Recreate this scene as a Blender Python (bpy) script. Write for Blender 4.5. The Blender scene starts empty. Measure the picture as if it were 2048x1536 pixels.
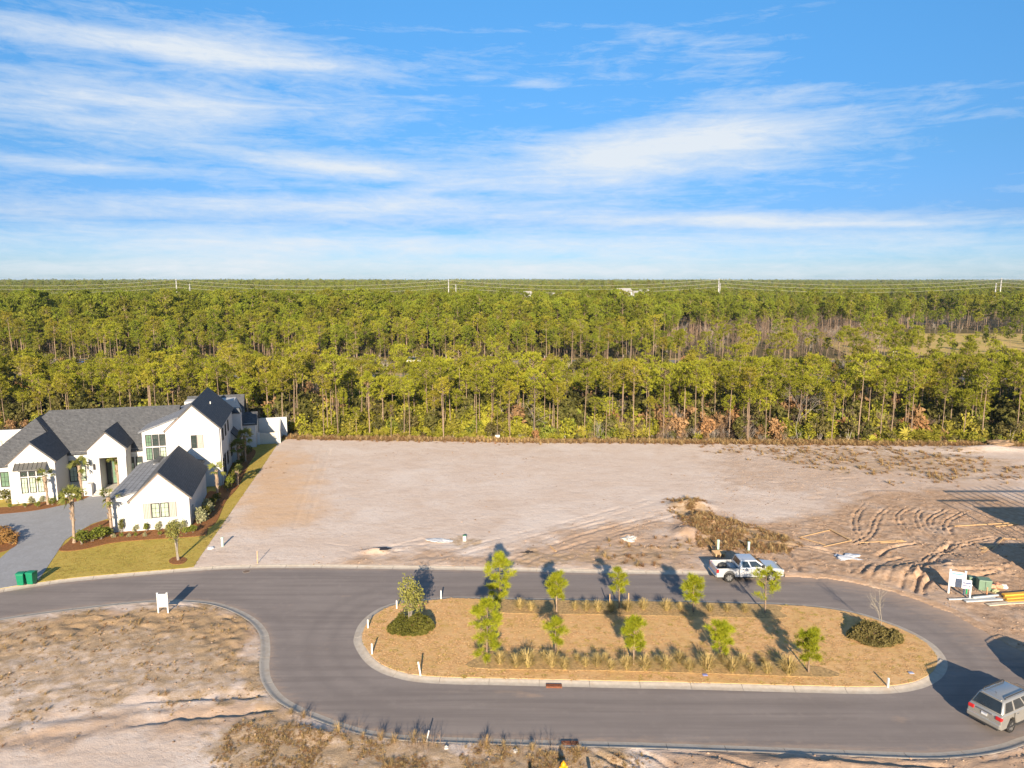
import bpy, bmesh, math, random
import numpy as np
from mathutils import Vector, Matrix
from mathutils.geometry import delaunay_2d_cdt

random.seed(7)
RNG = np.random.default_rng(11)
scene = bpy.context.scene
COL = scene.collection
R = math.radians

# ------------------------------------------------------------------ camera
CAM_H = 25.5
FPX = 1420.0                                   # focal length in pixels of the 2048 px wide photograph
PITCH = math.atan(210 / FPX)
CP, SP = math.cos(PITCH), math.sin(PITCH)
cam_data = bpy.data.cameras.new('camera')
cam = bpy.data.objects.new('camera', cam_data)
COL.objects.link(cam)
cam.location = (0, 0, CAM_H)
cam.rotation_euler = (math.pi / 2 - PITCH, 0, 0)
cam_data.sensor_width = 36
cam_data.lens = FPX / 2048 * 36
cam_data.clip_start = 0.5
cam_data.clip_end = 40000
scene.camera = cam

# ------------------------------------------------------------------ sun, sky, exposure
SUN_EL = R(18.5)
SUN_AZ = R(-1.0)                               # heading of the shadows, measured from +Y
sun_data = bpy.data.lights.new('sun', 'SUN')
sun_data.energy = 5.0
sun_data.angle = R(0.53)
sun_data.color = (1.0, 0.84, 0.64)
sun = bpy.data.objects.new('sun', sun_data)
COL.objects.link(sun)
LIGHT = Vector((math.sin(SUN_AZ) * math.cos(SUN_EL), math.cos(SUN_AZ) * math.cos(SUN_EL), -math.sin(SUN_EL)))
sun.rotation_euler = LIGHT.to_track_quat('-Z', 'Y').to_euler()
sun.location = (0, -50, 60)

world = bpy.data.worlds.new('World')
scene.world = world
world.use_nodes = True
wn, wl = world.node_tree.nodes, world.node_tree.links
wn.clear()

def N(nodes, t, **k):
    n = nodes.new(t)
    for a, b in k.items():
        setattr(n, a, b)
    return n

def build_world():
    out = N(wn, 'ShaderNodeOutputWorld')
    bg = N(wn, 'ShaderNodeBackground')
    bg.inputs['Strength'].default_value = 0.068
    sky = N(wn, 'ShaderNodeTexSky', sky_type='NISHITA')
    sky.sun_disc = False
    sky.sun_elevation = SUN_EL
    sky.sun_rotation = math.pi + SUN_AZ
    sky.altitude = 20
    sky.air_density = 1.0
    sky.dust_density = 0.4
    sky.ozone_density = 2.0
    hs = N(wn, 'ShaderNodeHueSaturation')
    hs.inputs['Saturation'].default_value = 1.0
    hs.inputs['Value'].default_value = 1.22
    wl.new(sky.outputs[0], hs.inputs['Color'])
    tc = N(wn, 'ShaderNodeTexCoord')
    sep = N(wn, 'ShaderNodeSeparateXYZ')
    wl.new(tc.outputs['Generated'], sep.inputs[0])

    def math_(op, a, b=None, c=None):
        m = N(wn, 'ShaderNodeMath', operation=op)
        for i, v in enumerate((a, b, c)):
            if v is None:
                continue
            if isinstance(v, (int, float)):
                m.inputs[i].default_value = v
            else:
                wl.new(v, m.inputs[i])
        return m.outputs[0]

    def noise(scale_xyz, rot, sc, detail, rough, dist):
        mp = N(wn, 'ShaderNodeMapping')
        mp.inputs['Scale'].default_value = scale_xyz
        mp.inputs['Rotation'].default_value = rot
        wl.new(tc.outputs['Generated'], mp.inputs[0])
        nz = N(wn, 'ShaderNodeTexNoise')
        nz.inputs['Scale'].default_value = sc
        nz.inputs['Detail'].default_value = detail
        nz.inputs['Roughness'].default_value = rough
        nz.inputs['Distortion'].default_value = dist
        wl.new(mp.outputs[0], nz.inputs['Vector'])
        return nz.outputs[0]
    X, Y, Z = sep.outputs

    el = N(wn, 'ShaderNodeValToRGB')             # the deep blue of a polarised, cold-weather sky
    wl.new(Z, el.inputs[0])
    cr = el.color_ramp
    cr.elements[0].position, cr.elements[0].color = 0.0, (0.36, 0.55, 0.95, 1)
    cr.elements[1].position, cr.elements[1].color = 0.36, (0.36, 0.74, 0.98, 1)
    for p_, c_ in ((0.03, (0.30, 0.50, 0.92, 1)), (0.075, (0.225, 0.385, 0.72, 1)), (0.16, (0.265, 0.48, 0.72, 1))):
        e_ = cr.elements.new(p_)
        e_.color = c_
    blue = N(wn, 'ShaderNodeMix', data_type='RGBA', blend_type='MULTIPLY')
    blue.inputs[0].default_value = 1.0
    wl.new(hs.outputs[0], blue.inputs[6])
    wl.new(el.outputs[0], blue.inputs[7])

    def blob(ax, az, rx, rz, tilt=0.0):          # a soft patch of cirrus cover in the sky
        dx = math_('SUBTRACT', X, ax)
        dz = math_('SUBTRACT', Z, az)
        dz = math_('MULTIPLY_ADD', dx, -tilt, dz)
        a = math_('POWER', math_('ABSOLUTE', math_('DIVIDE', dx, rx)), 2.0)
        b = math_('POWER', math_('ABSOLUTE', math_('DIVIDE', dz, rz)), 2.0)
        e = math_('POWER', 2.718, math_('MULTIPLY', math_('ADD', a, b), -1.0))
        return math_('MULTIPLY', e, math_('GREATER_THAN', Y, 0.0))
    streak = noise((1.5, 1.5, 13), (0, R(2.5), 0), 3.0, 9, 0.62, 0.55)
    wisps = noise((3.2, 3.2, 17), (0, R(-4), 0), 5.0, 10, 0.7, 0.9)
    big = noise((1.2, 1.2, 6), (0, 0, 0), 2.2, 4, 0.55, 0.3)
    puffs = noise((9, 9, 24), (0, R(3), 0), 5.0, 6, 0.6, 0.4)
    cover = math_('MULTIPLY_ADD', big, 0.55, 0.02)
    for args, amp in (
            ((-0.380, 0.267, 0.238, 0.019, 0.00), 0.52), ((-0.404, 0.204, 0.265, 0.027, 0.00), 0.24), ((0.201, 0.167, 0.217, 0.037, 0.10), 0.50),
            ((-0.226, 0.145, 0.129, 0.014, -0.06), 0.44), ((-0.516, 0.130, 0.087, 0.009, 0.00), 0.32), ((-0.365, 0.090, 0.315, 0.015, 0.03), 0.36),
            ((-0.085, 0.046, 0.645, 0.015, 0.00), 0.34), ((0.250, 0.078, 0.291, 0.009, -0.02), 0.34), ((0.030, 0.250, 0.032, 0.006, 0.00), 0.26),
            ((-0.041, 0.258, 0.029, 0.004, 0.00), 0.22), ((-0.015, 0.312, 0.131, 0.008, 0.03), 0.15), ((-0.086, 0.012, 0.750, 0.018, 0.00), 0.36),
            ((0.467, 0.250, 0.134, 0.063, 0.00), -0.36), ((0.533, 0.128, 0.050, 0.027, 0.00), -0.20), ((-0.077, 0.333, 0.596, 0.015, 0.00), -0.26),
            ((-0.259, 0.183, 0.099, 0.010, 0.00), -0.12), ((-0.441, 0.113, 0.141, 0.006, 0.00), -0.14), ((0.378, 0.220, 0.078, 0.016, 0.00), 0.10),
            ((0.421, 0.067, 0.173, 0.004, -0.02), 0.25), ((-0.050, 0.113, 0.082, 0.005, 0.00), -0.14), ((0.425, 0.024, 0.174, 0.009, 0.00), -0.15)):
        cover = math_('MULTIPLY_ADD', blob(*args), amp, cover)
    tex = math_('ADD', math_('MULTIPLY', streak, 0.75), math_('MULTIPLY', wisps, 0.45))
    tex = math_('MULTIPLY_ADD', puffs, 0.16, tex)
    dens = math_('SUBTRACT', math_('ADD', tex, cover), 0.925)
    dens = math_('MULTIPLY', dens, 1.75)
    cl = N(wn, 'ShaderNodeClamp')
    wl.new(dens, cl.inputs[0])
    cl.inputs[2].default_value = 0.93
    fade = math_('MULTIPLY', cl.outputs[0], math_('GREATER_THAN', Z, 0.0))
    mix = N(wn, 'ShaderNodeMix', data_type='RGBA')
    wl.new(fade, mix.inputs[0])
    wl.new(blue.outputs[2], mix.inputs[6])
    mix.inputs[7].default_value = (5.4, 5.75, 6.1, 1)
    wl.new(mix.outputs[2], bg.inputs['Color'])
    wl.new(bg.outputs[0], out.inputs[0])
build_world()

vs = scene.view_settings
vs.view_transform = 'Standard'
vs.look = 'None'
vs.exposure = 1.15
vs.gamma = 1.0
vs.use_curve_mapping = False
scene.cycles.max_bounces = 5
scene.cycles.diffuse_bounces = 2
scene.cycles.glossy_bounces = 2
scene.cycles.transmission_bounces = 2
scene.cycles.volume_bounces = 0
scene.cycles.use_denoising = True
try:
    scene.cycles.volume_step_rate = 10
except Exception:
    pass

# ------------------------------------------------------------------ survey helpers: sight lines to ground points
def ray(px, py):
    u = (px - 1024) / FPX
    v = (py - 768) / FPX
    return np.array([u, CP - v * SP, -(SP + v * CP)])

def G(px, py, z=0.0):                           # the ground point seen at a photograph pixel
    d = ray(px, py)
    t = (z - CAM_H) / d[2]
    p = d * t
    return np.array([p[0], p[1]])

def HT(px, py, ty, z=0.0):                      # ground point and the height of what stands on it
    p = G(px, py, z)
    d = ray(px, ty)
    return p[0], p[1], CAM_H + d[2] * p[1] / d[1] - z

def GL(pts, z=0.0):
    return np.array([G(x, y, z) for x, y in pts])

# ------------------------------------------------------------------ mesh helpers
class MB:
    def __init__(self):
        self.v, self.f, self.m = [], [], []
        self.mi = 0

    def add(self, vs_, fs):
        o = len(self.v)
        self.v += [tuple(p) for p in vs_]
        self.f += [tuple(i + o for i in f) for f in fs]
        self.m += [self.mi] * len(fs)
        return self

    def box(self, c, s, rz=0.0, taper=1.0):
        x, y, z = s[0] / 2, s[1] / 2, s[2] / 2
        pts = []
        for zz, k in ((-z, 1.0), (z, taper)):
            for a, b in ((-x, -y), (x, -y), (x, y), (-x, y)):
                a, b = a * k, b * k
                pts.append((c[0] + a * math.cos(rz) - b * math.sin(rz), c[1] + a * math.sin(rz) + b * math.cos(rz), c[2] + zz))
        return self.add(pts, [(3, 2, 1, 0), (4, 5, 6, 7), (0, 1, 5, 4), (1, 2, 6, 5), (2, 3, 7, 6), (3, 0, 4, 7)])

    def b2(self, lo, hi):
        return self.box([(lo[i] + hi[i]) / 2 for i in range(3)], [hi[i] - lo[i] for i in range(3)])

    def tube(self, pts, rad, n=6, cap=True):
        pts = [Vector(p) for p in pts]
        if not hasattr(rad, '__len__'):
            rad = [rad] * len(pts)
        vs_, fs = [], []
        for i, p in enumerate(pts):
            d = (pts[min(i + 1, len(pts) - 1)] - pts[max(i - 1, 0)]).normalized()
            a = d.orthogonal().normalized() if abs(d.z) < 0.95 else Vector((1, 0, 0)).cross(d).normalized()
            b = d.cross(a)
            for k in range(n):
                t = 2 * math.pi * k / n
                vs_.append(p + (a * math.cos(t) + b * math.sin(t)) * rad[i])
        for i in range(len(pts) - 1):
            for k in range(n):
                k2 = (k + 1) % n
                fs.append((i * n + k, i * n + k2, (i + 1) * n + k2, (i + 1) * n + k))
        if cap:
            fs.append(tuple(range(n - 1, -1, -1)))
            fs.append(tuple((len(pts) - 1) * n + k for k in range(n)))
        return self.add(vs_, fs)

    def prism(self, poly, axis, a, b):           # a 2-D outline extruded along an axis ('x', 'y' or 'z')
        n = len(poly)
        def P(p, t):
            return {'x': (t, p[0], p[1]), 'y': (p[0], t, p[1]), 'z': (p[0], p[1], t)}[axis]
        vs_ = [P(p, a) for p in poly] + [P(p, b) for p in poly]
        fs = [tuple(range(n))[::-1], tuple(range(n, 2 * n))]
        fs += [(i, (i + 1) % n, n + (i + 1) % n, n + i) for i in range(n)]
        return self.add(vs_, fs)

    def lathe(self, prof, n=16, c=(0, 0, 0), axis='z', cap=True):
        vs_, fs = [], []
        for r, z in prof:
            for k in range(n):
                t = 2 * math.pi * k / n
                x, y = r * math.cos(t), r * math.sin(t)
                p = {'z': (x, y, z), 'y': (x, z, y), 'x': (z, x, y)}[axis]
                vs_.append((p[0] + c[0], p[1] + c[1], p[2] + c[2]))
        for i in range(len(prof) - 1):
            for k in range(n):
                k2 = (k + 1) % n
                fs.append((i * n + k, i * n + k2, (i + 1) * n + k2, (i + 1) * n + k))
        if cap:
            fs.append(tuple(range(n)))
            fs.append(tuple((len(prof) - 1) * n + k for k in range(n)))
        return self.add(vs_, fs)

    def slab(self, pts, th):                     # a sloping plate: outline is its top face
        P = [Vector(p) for p in pts]
        nn = Vector((0, 0, 0))
        for i in range(len(P)):
            nn += P[i].cross(P[(i + 1) % len(P)])
        nn.normalize()
        if nn.z < 0:
            P.reverse()
            nn = -nn
        n = len(P)
        vs_ = [tuple(p) for p in P] + [tuple(p - nn * th) for p in P]
        return self.add(vs_, [tuple(range(n)), tuple(range(2 * n - 1, n - 1, -1))] +
                        [(i, n + i, n + (i + 1) % n, (i + 1) % n) for i in range(n)])

    def mesh(self, name, mats, smooth=False, fix=True):
        me = bpy.data.meshes.new(name)
        me.from_pydata(self.v, [], self.f)
        mats = mats if isinstance(mats, (list, tuple)) else [mats]
        for m in mats:
            me.materials.append(m)
        if len(mats) > 1:
            me.polygons.foreach_set('material_index', self.m)
        if fix:
            bm = bmesh.new()
            bm.from_mesh(me)
            bmesh.ops.recalc_face_normals(bm, faces=bm.faces)
            bm.to_mesh(me)
            bm.free()
        if smooth:
            me.polygons.foreach_set('use_smooth', [True] * len(me.polygons))
            if isinstance(smooth, (int, float)) and not isinstance(smooth, bool):
                me.set_sharp_from_angle(angle=R(smooth))
        me.update()
        return me

    def build(self, name, mats, parent=None, smooth=False, bevel=0.0, fix=True):
        o = bpy.data.objects.new(name, self.mesh(name, mats, smooth, fix))
        COL.objects.link(o)
        if parent:
            o.parent = parent
        if bevel:
            md = o.modifiers.new('bevel', 'BEVEL')
            md.width = bevel
            md.segments = 2
            md.limit_method = 'ANGLE'
            md.angle_limit = R(38)
            md.harden_normals = False
        return o

def np_mesh(name, verts, faces, mats, mi=None, smooth=False):   # faces: (n, k) integer array
    me = bpy.data.meshes.new(name)
    verts = np.asarray(verts, dtype=np.float32)
    faces = np.asarray(faces, dtype=np.int32)
    k = faces.shape[1]
    me.vertices.add(len(verts))
    me.vertices.foreach_set('co', verts.ravel())
    me.loops.add(faces.size)
    me.loops.foreach_set('vertex_index', faces.ravel())
    me.polygons.add(len(faces))
    me.polygons.foreach_set('loop_start', np.arange(0, faces.size, k, dtype=np.int32))
    me.update(calc_edges=True)
    for m in (mats if isinstance(mats, (list, tuple)) else [mats]):
        me.materials.append(m)
    if mi is not None:
        me.polygons.foreach_set('material_index', np.asarray(mi, dtype=np.int32))
    me.polygons.foreach_set('use_smooth', np.full(len(faces), bool(smooth)))
    return me

def link(name, me, parent=None, loc=None, rz=0.0, sc=None):
    o = bpy.data.objects.new(name, me)
    COL.objects.link(o)
    if parent:
        o.parent = parent
    if loc is not None:
        o.location = loc
    if rz:
        o.rotation_euler = (0, 0, rz)
    if sc is not None:
        o.scale = sc if hasattr(sc, '__len__') else (sc, sc, sc)
    return o

def tag(o, label=None, cat=None, group=None, kind=None):
    if label:
        o['label'] = label
    if cat:
        o['category'] = cat
    if group:
        o['group'] = group
    if kind:
        o['kind'] = kind
    return o

def empty(name, loc, rz, label, cat, group=None):
    o = bpy.data.objects.new(name, None)
    COL.objects.link(o)
    o.location = loc
    o.rotation_euler = (0, 0, rz)
    o.empty_display_size = 0.2
    return tag(o, label, cat, group)

def dup(root, loc, rz, sc=1.0, label=None):      # a copy of a thing and its parts
    r = root.copy()
    COL.objects.link(r)
    r.location = loc
    r.rotation_euler = (0, 0, rz)
    r.scale = sc if hasattr(sc, '__len__') else (sc, sc, sc)
    if label:
        r['label'] = label
    for ch in list(root.children):
        c = ch.copy()
        COL.objects.link(c)
        c.parent = r
        for g2 in list(ch.children):
            d = g2.copy()
            COL.objects.link(d)
            d.parent = c
    return r

# ------------------------------------------------------------------ procedural materials
def lin(r, g, b):
    f = lambda c: ((c / 255) / 12.92 if c / 255 <= 0.04045 else ((c / 255 + 0.055) / 1.055) ** 2.4)
    return (f(r), f(g), f(b))

def new_mat(name):
    m = bpy.data.materials.new(name)
    m.use_nodes = True
    nt = m.node_tree
    nt.nodes.clear()
    out = nt.nodes.new('ShaderNodeOutputMaterial')
    bs = nt.nodes.new('ShaderNodeBsdfPrincipled')
    nt.links.new(bs.outputs[0], out.inputs[0])
    return m, nt, bs

class NT:                                        # small node-building shorthand
    def __init__(self, nt):
        self.nt = nt

    def n(self, t, **k):
        nd = self.nt.nodes.new(t)
        for a, b in k.items():
            setattr(nd, a, b)
        return nd

    def lk(self, a, b):
        self.nt.links.new(a, b)

    def setin(self, sock, v):
        if isinstance(v, (int, float)):
            sock.default_value = v
        elif isinstance(v, (tuple, list)):
            sock.default_value = tuple(v) + (1,) if len(v) == 3 and len(sock.default_value) == 4 else v
        else:
            self.lk(v, sock)

    def math(self, op, a, b=None, c=None, clamp=False):
        m = self.n('ShaderNodeMath', operation=op, use_clamp=clamp)
        for i, v in enumerate((a, b, c)):
            if v is not None:
                self.setin(m.inputs[i], v)
        return m.outputs[0]

    def noise(self, vec, scale, detail=4, rough=0.6, dist=0.0):
        nz = self.n('ShaderNodeTexNoise')
        if vec is not None:
            self.lk(vec, nz.inputs['Vector'])
        nz.inputs['Scale'].default_value = scale
        nz.inputs['Detail'].default_value = detail
        nz.inputs['Roughness'].default_value = rough
        nz.inputs['Distortion'].default_value = dist
        return nz.outputs[0]

    def mapping(self, vec, scale=(1, 1, 1), rot=(0, 0, 0)):
        mp = self.n('ShaderNodeMapping')
        self.lk(vec, mp.inputs[0])
        mp.inputs['Scale'].default_value = scale
        mp.inputs['Rotation'].default_value = rot
        return mp.outputs[0]

    def ramp(self, fac, lo, hi):                 # linear step from lo..hi to 0..1
        mr = self.n('ShaderNodeMapRange')
        mr.clamp = True
        self.setin(mr.inputs[0], fac)
        mr.inputs[1].default_value = lo
        mr.inputs[2].default_value = hi
        return mr.outputs[0]

    def mix(self, fac, a, b, mode='MIX'):
        mx = self.n('ShaderNodeMix', data_type='RGBA', blend_type=mode)
        self.setin(mx.inputs[0], fac)
        self.setin(mx.inputs[6], a)
        self.setin(mx.inputs[7], b)
        return mx.outputs[2]

    def k(self, c, f=0.81):                      # one common scale for all surface colours
        return self.mix(1.0, c, (f, f, f), 'MULTIPLY')

    def attr(self, name):
        a = self.n('ShaderNodeAttribute')
        a.attribute_name = name
        return a.outputs['Fac']

    def pos(self):
        return self.n('ShaderNodeNewGeometry').outputs['Position']

    def obj(self):
        return self.n('ShaderNodeTexCoord').outputs['Object']

    def bump(self, h, strength, dist, bs):
        b = self.n('ShaderNodeBump')
        b.inputs['Strength'].default_value = strength
        b.inputs['Distance'].default_value = dist
        self.lk(h, b.inputs['Height'])
        self.lk(b.outputs[0], bs.inputs['Normal'])

def simple(name, c, rough=0.7, metal=0.0, var=0.18, scale=4.0, bump=0.0, coat=0.0, spec=0.4, dirt=None, rand=0.0):
    m, nt, bs = new_mat(name)
    t = NT(nt)
    o = t.obj()
    nz = t.noise(o, scale, 5, 0.65)
    c1 = tuple(x * (1 - var) for x in c)
    c2 = tuple(min(1, x * (1 + var)) for x in c)
    colr = t.mix(t.ramp(nz, 0.3, 0.7), c1, c2)
    if dirt:
        nz2 = t.noise(o, scale * 0.35, 6, 0.7)
        colr = t.mix(t.ramp(nz2, 0.5, 0.8), colr, dirt)
    if rand:
        oi = t.n('ShaderNodeObjectInfo').outputs['Random']
        k = t.math('MULTIPLY_ADD', oi, 2 * rand, 1 - rand)
        colr = t.mix(1.0, colr, k, 'MULTIPLY')
    t.lk(t.k(colr), bs.inputs['Base Color'])
    bs.inputs['Roughness'].default_value = rough
    bs.inputs['Metallic'].default_value = metal
    bs.inputs['Specular IOR Level'].default_value = spec
    bs.inputs['Coat Weight'].default_value = coat
    bs.inputs['Coat Roughness'].default_value = 0.05
    if bump:
        t.bump(t.noise(o, scale * 6, 4, 0.7), 0.6, bump, bs)
    return m

def leafmat(name, c1, c2, c3=None, rand=0.25, scale=0.9, trans=0.25):
    m, nt, bs = new_mat(name)
    t = NT(nt)
    o = t.obj()
    oi = t.n('ShaderNodeObjectInfo').outputs['Random']
    f = t.ramp(t.noise(o, scale, 4, 0.7), 0.32, 0.68)
    colr = t.mix(f, c1, c2)
    if c3:
        colr = t.mix(t.math('MULTIPLY', t.ramp(oi, 0.55, 1.0), 0.75), colr, c3)
    oi2 = t.math('FRACT', t.math('MULTIPLY', oi, 7.31))
    colr = t.mix(1.0, colr, t.math('MULTIPLY_ADD', oi2, 2 * rand, 1 - rand), 'MULTIPLY')
    colr = t.k(colr)
    t.lk(colr, bs.inputs['Base Color'])
    bs.inputs['Roughness'].default_value = 0.75
    bs.inputs['Specular IOR Level'].default_value = 0.15
    tr = t.n('ShaderNodeBsdfTranslucent')
    t.lk(colr, tr.inputs[0])
    mx = t.n('ShaderNodeMixShader')
    mx.inputs[0].default_value = trans
    t.lk(bs.outputs[0], mx.inputs[1])
    t.lk(tr.outputs[0], mx.inputs[2])
    out = [n for n in nt.nodes if n.type == 'OUTPUT_MATERIAL'][0]
    t.lk(mx.outputs[0], out.inputs[0])
    return m

# ------------------------------------------------------------------ numeric helpers
_LAT = RNG.random((256, 256))

def vnoise(x, y, freq, seed=0):
    x = x * freq + seed * 17.31
    y = y * freq + seed * 9.77
    xi, yi = np.floor(x).astype(int), np.floor(y).astype(int)
    fx, fy = x - xi, y - yi
    fx, fy = fx * fx * (3 - 2 * fx), fy * fy * (3 - 2 * fy)
    a = _LAT[xi % 256, yi % 256]
    b = _LAT[(xi + 1) % 256, yi % 256]
    c = _LAT[xi % 256, (yi + 1) % 256]
    d = _LAT[(xi + 1) % 256, (yi + 1) % 256]
    return (a * (1 - fx) + b * fx) * (1 - fy) + (c * (1 - fx) + d * fx) * fy

def fbm(x, y, freq, octv=4, seed=0):
    s, a, t = 0.0, 1.0, 0.0
    for i in range(octv):
        s = s + a * vnoise(x, y, freq * 2 ** i, seed + i * 3)
        t += a
        a *= 0.5
    return s / t

def smooth_line(pts, step=0.5, closed=False):    # Catmull-Rom through the points, resampled evenly
    P = [np.array(p, float) for p in pts]
    n = len(P)
    out = []
    rng_ = range(n) if closed else range(n - 1)
    for i in rng_:
        p0 = P[(i - 1) % n] if closed or i > 0 else 2 * P[0] - P[1]
        p1, p2 = P[i], P[(i + 1) % n]
        p3 = P[(i + 2) % n] if closed or i + 2 < n else 2 * P[-1] - P[-2]
        k = 12
        for j in range(k):
            t = j / k
            out.append(0.5 * (2 * p1 + (p2 - p0) * t + (2 * p0 - 5 * p1 + 4 * p2 - p3) * t * t + (3 * p1 - p0 - 3 * p2 + p3) * t ** 3))
    if closed:
        out.append(out[0])
    else:
        out.append(P[-1])
    out = np.array(out)
    seg = np.hypot(*np.diff(out, axis=0).T)
    s = np.concatenate([[0], np.cumsum(seg)])
    m = max(2, int(round(s[-1] / step)) + 1)
    q = np.linspace(0, s[-1], m)
    res = np.stack([np.interp(q, s, out[:, 0]), np.interp(q, s, out[:, 1])], 1)
    return res[:-1] if closed else res

def normals2(P, closed):
    n = len(P)
    d = (np.roll(P, -1, 0) - np.roll(P, 1, 0)) if closed else np.gradient(P, axis=0)
    d = d / np.maximum(1e-9, np.hypot(d[:, 0], d[:, 1]))[:, None]
    return np.stack([-d[:, 1], d[:, 0]], 1)

def inside(x, y, poly):
    r = np.zeros(x.shape, bool)
    n = len(poly)
    j = n - 1
    for i in range(n):
        xi, yi = poly[i]
        xj, yj = poly[j]
        if yi != yj:
            c = ((yi > y) != (yj > y)) & (x < (xj - xi) * (y - yi) / (yj - yi) + xi)
            r ^= c
        j = i
    return r

def dist_line(x, y, P, closed=False):
    best = np.full(x.shape, 1e9)
    n = len(P)
    for i in range(n if closed else n - 1):
        ax, ay = P[i]
        bx, by = P[(i + 1) % n]
        dx, dy = bx - ax, by - ay
        L = dx * dx + dy * dy + 1e-12
        t = np.clip(((x - ax) * dx + (y - ay) * dy) / L, 0, 1)
        best = np.minimum(best, (x - ax - t * dx) ** 2 + (y - ay - t * dy) ** 2)
    return np.sqrt(best)
# ================================================================== THE GROUND
ISL = smooth_line(GL([(708, 1276), (709, 1290), (721, 1312), (737, 1330), (759, 1344), (784, 1353.5), (817, 1361.5), (855, 1366), (907, 1368.5),
    (1008, 1370.5), (1096, 1372.6), (1240, 1376), (1364, 1378.5), (1528, 1383), (1640, 1386), (1740, 1388), (1796, 1385.6), (1837, 1378.6), (1865, 1368),
    (1886, 1352.4), (1895, 1331.5), (1889.6, 1314), (1872, 1293), (1844, 1274), (1809, 1256.5), (1767, 1240.8), (1719, 1226), (1667, 1216), (1610, 1209.5),
    (1528, 1205), (1405, 1202.7), (1304, 1200.5), (1150, 1198), (1022, 1196), (915, 1193.5), (885, 1195), (844, 1199), (795, 1205), (773, 1211), (751, 1221), (732, 1234.5), (716, 1253)]), 0.4, True)
FAR_EDGE = GL([(-420, 1262), (-200, 1219), (0, 1185), (76, 1172.5), (151, 1162.5), (303, 1149), (394, 1141.5), (484, 1137), (620, 1136), (680, 1136.8), (871, 1139.6), (1022, 1142.3),
    (1200, 1146.5), (1364, 1149), (1500, 1150.5), (1610, 1153), (1678, 1160), (1740, 1172), (1809, 1190), (1862, 1209), (1914, 1230), (1949, 1250), (1994, 1275.5), (2048, 1303.5)])
NEAR_EDGE = GL([(2048, 1473), (2001, 1488.5), (1949, 1499), (1896, 1504), (1844, 1506), (1740, 1502.5), (1600, 1497), (1300, 1486), (1112, 1481.5), (942, 1476.5), (873, 1474), (805, 1470),
    (737, 1460.5), (685, 1446), (649, 1433), (598, 1412), (564, 1390), (543, 1360), (538, 1332), (540, 1305), (539, 1281), (533, 1261), (512, 1238.5), (478, 1219.6), (444, 1208),
    (410, 1202), (359, 1199.3), (307, 1200.2), (239, 1206), (171, 1213.5), (102, 1222), (0, 1237), (-200, 1274), (-420, 1322)])
OUTER = np.concatenate([FAR_EDGE, [(36.6, 44.2), (37.6, 42.0), (37.0, 39.9), (34.8, 38.3), (31.6, 37.35)], NEAR_EDGE])
OUTER_L = smooth_line(OUTER, 0.4, False)         # open at the far left, where the street leaves the picture
OUTER_POLY = OUTER_L
KW = 0.62                                        # kerb width

LAWN_HOUSE = None
# --- house axes (the house is turned 15.5 degrees)
HTH = R(15.5)
HO = np.array([-33.23, 70.53])
HU = np.array([math.cos(HTH), math.sin(HTH)])
HV = np.array([-math.sin(HTH), math.cos(HTH)])
def HP(u, v):
    return HO + HU * u + HV * v

def offset(P, d, closed):
    n = normals2(P, closed)
    return P + n * d

# outward side of the street edge: far edge runs left to right, so its left normal points away from the road
KERB_OUT = offset(OUTER_L, KW, False)
KERB_IN = offset(ISL, KW * (1 if inside(np.array([offset(ISL, .3, True)[0][0]]), np.array([offset(ISL, .3, True)[0][1]]), ISL)[0] else -1), True)
ISL_SIGN = 1 if np.abs(KERB_IN).sum() < np.abs(offset(ISL, 0, True)).sum() + 1e9 else 1

BEYOND = KW - 0.06
HOUSE_LOT = np.concatenate([offset(OUTER_L, BEYOND, False)[:1] * 0 + GL([(-420, 1262)]) + [[0, BEYOND]],
                            offset(smooth_line(FAR_EDGE[:7], 1.0), BEYOND, False),
                            GL([(388, 1136)]), [HP(1.95, -10.6), HP(3.75, 6.57), HP(5.2, 20), HP(6.9, 36.9), HP(8.6, 41.6), HP(-8, 44), HP(-40, 44)]])
# keep only the part of the kerb line left of the lot corner
corner_x = G(390, 1138)[0]
HOUSE_LOT = np.array([p for i, p in enumerate(HOUSE_LOT) if not (0 < i <= len(smooth_line(FAR_EDGE[:7], 1.0)) and p[0] > corner_x)])
DRIVE = np.concatenate([np.array([p for p in offset(smooth_line(FAR_EDGE[:7], 0.5), BEYOND + 0.02, False) if -45.5 < p[0] < G(78, 1169)[0]]),
    GL([(88, 1148), (130, 1084), (150, 1070), (185, 1050), (215, 1040), (224, 1030), (226, 990), (222, 978), (185, 986), (160, 1000), (100, 1016), (40, 1025), (0, 1027), (-120, 1030), (-150, 1100), (-60, 1100), (0, 1065), (22, 1061), (36, 1076), (30, 1094), (0, 1120), (-40, 1155)])])

def pip_pts(P, poly):
    return inside(P[:, 0], P[:, 1], poly)

# --- grid
def axis(lo, hi, step, far_lo, far_hi, grow=1.22):
    a = list(np.arange(lo, hi + 1e-6, step))
    d, x = step, lo
    pre = []
    while x > far_lo:
        d *= grow
        x -= d
        pre.append(x)
    d, x = step, a[-1]
    post = []
    while x < far_hi:
        d *= grow
        x += d
        post.append(x)
    return np.array(pre[::-1] + a + post)
gx = axis(-47, 52, 0.16, -16000, 16000)
ya = np.arange(27, 76, 0.16)
yb = np.arange(76.2, 116, 0.32)
ytmp = axis(0, 1, 1, -4000, 2)
gy = np.concatenate([axis(27, 28, 0.3, -4000, 27.5)[:-5], ya, yb, axis(116.4, 117, 0.4, 116.3, 18000)[1:]])
gy = np.unique(np.round(gy, 4))
GX, GY = np.meshgrid(gx, gy)
near = (GX > -75) & (GX < 75) & (GY > 20) & (GY < 130)

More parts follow.
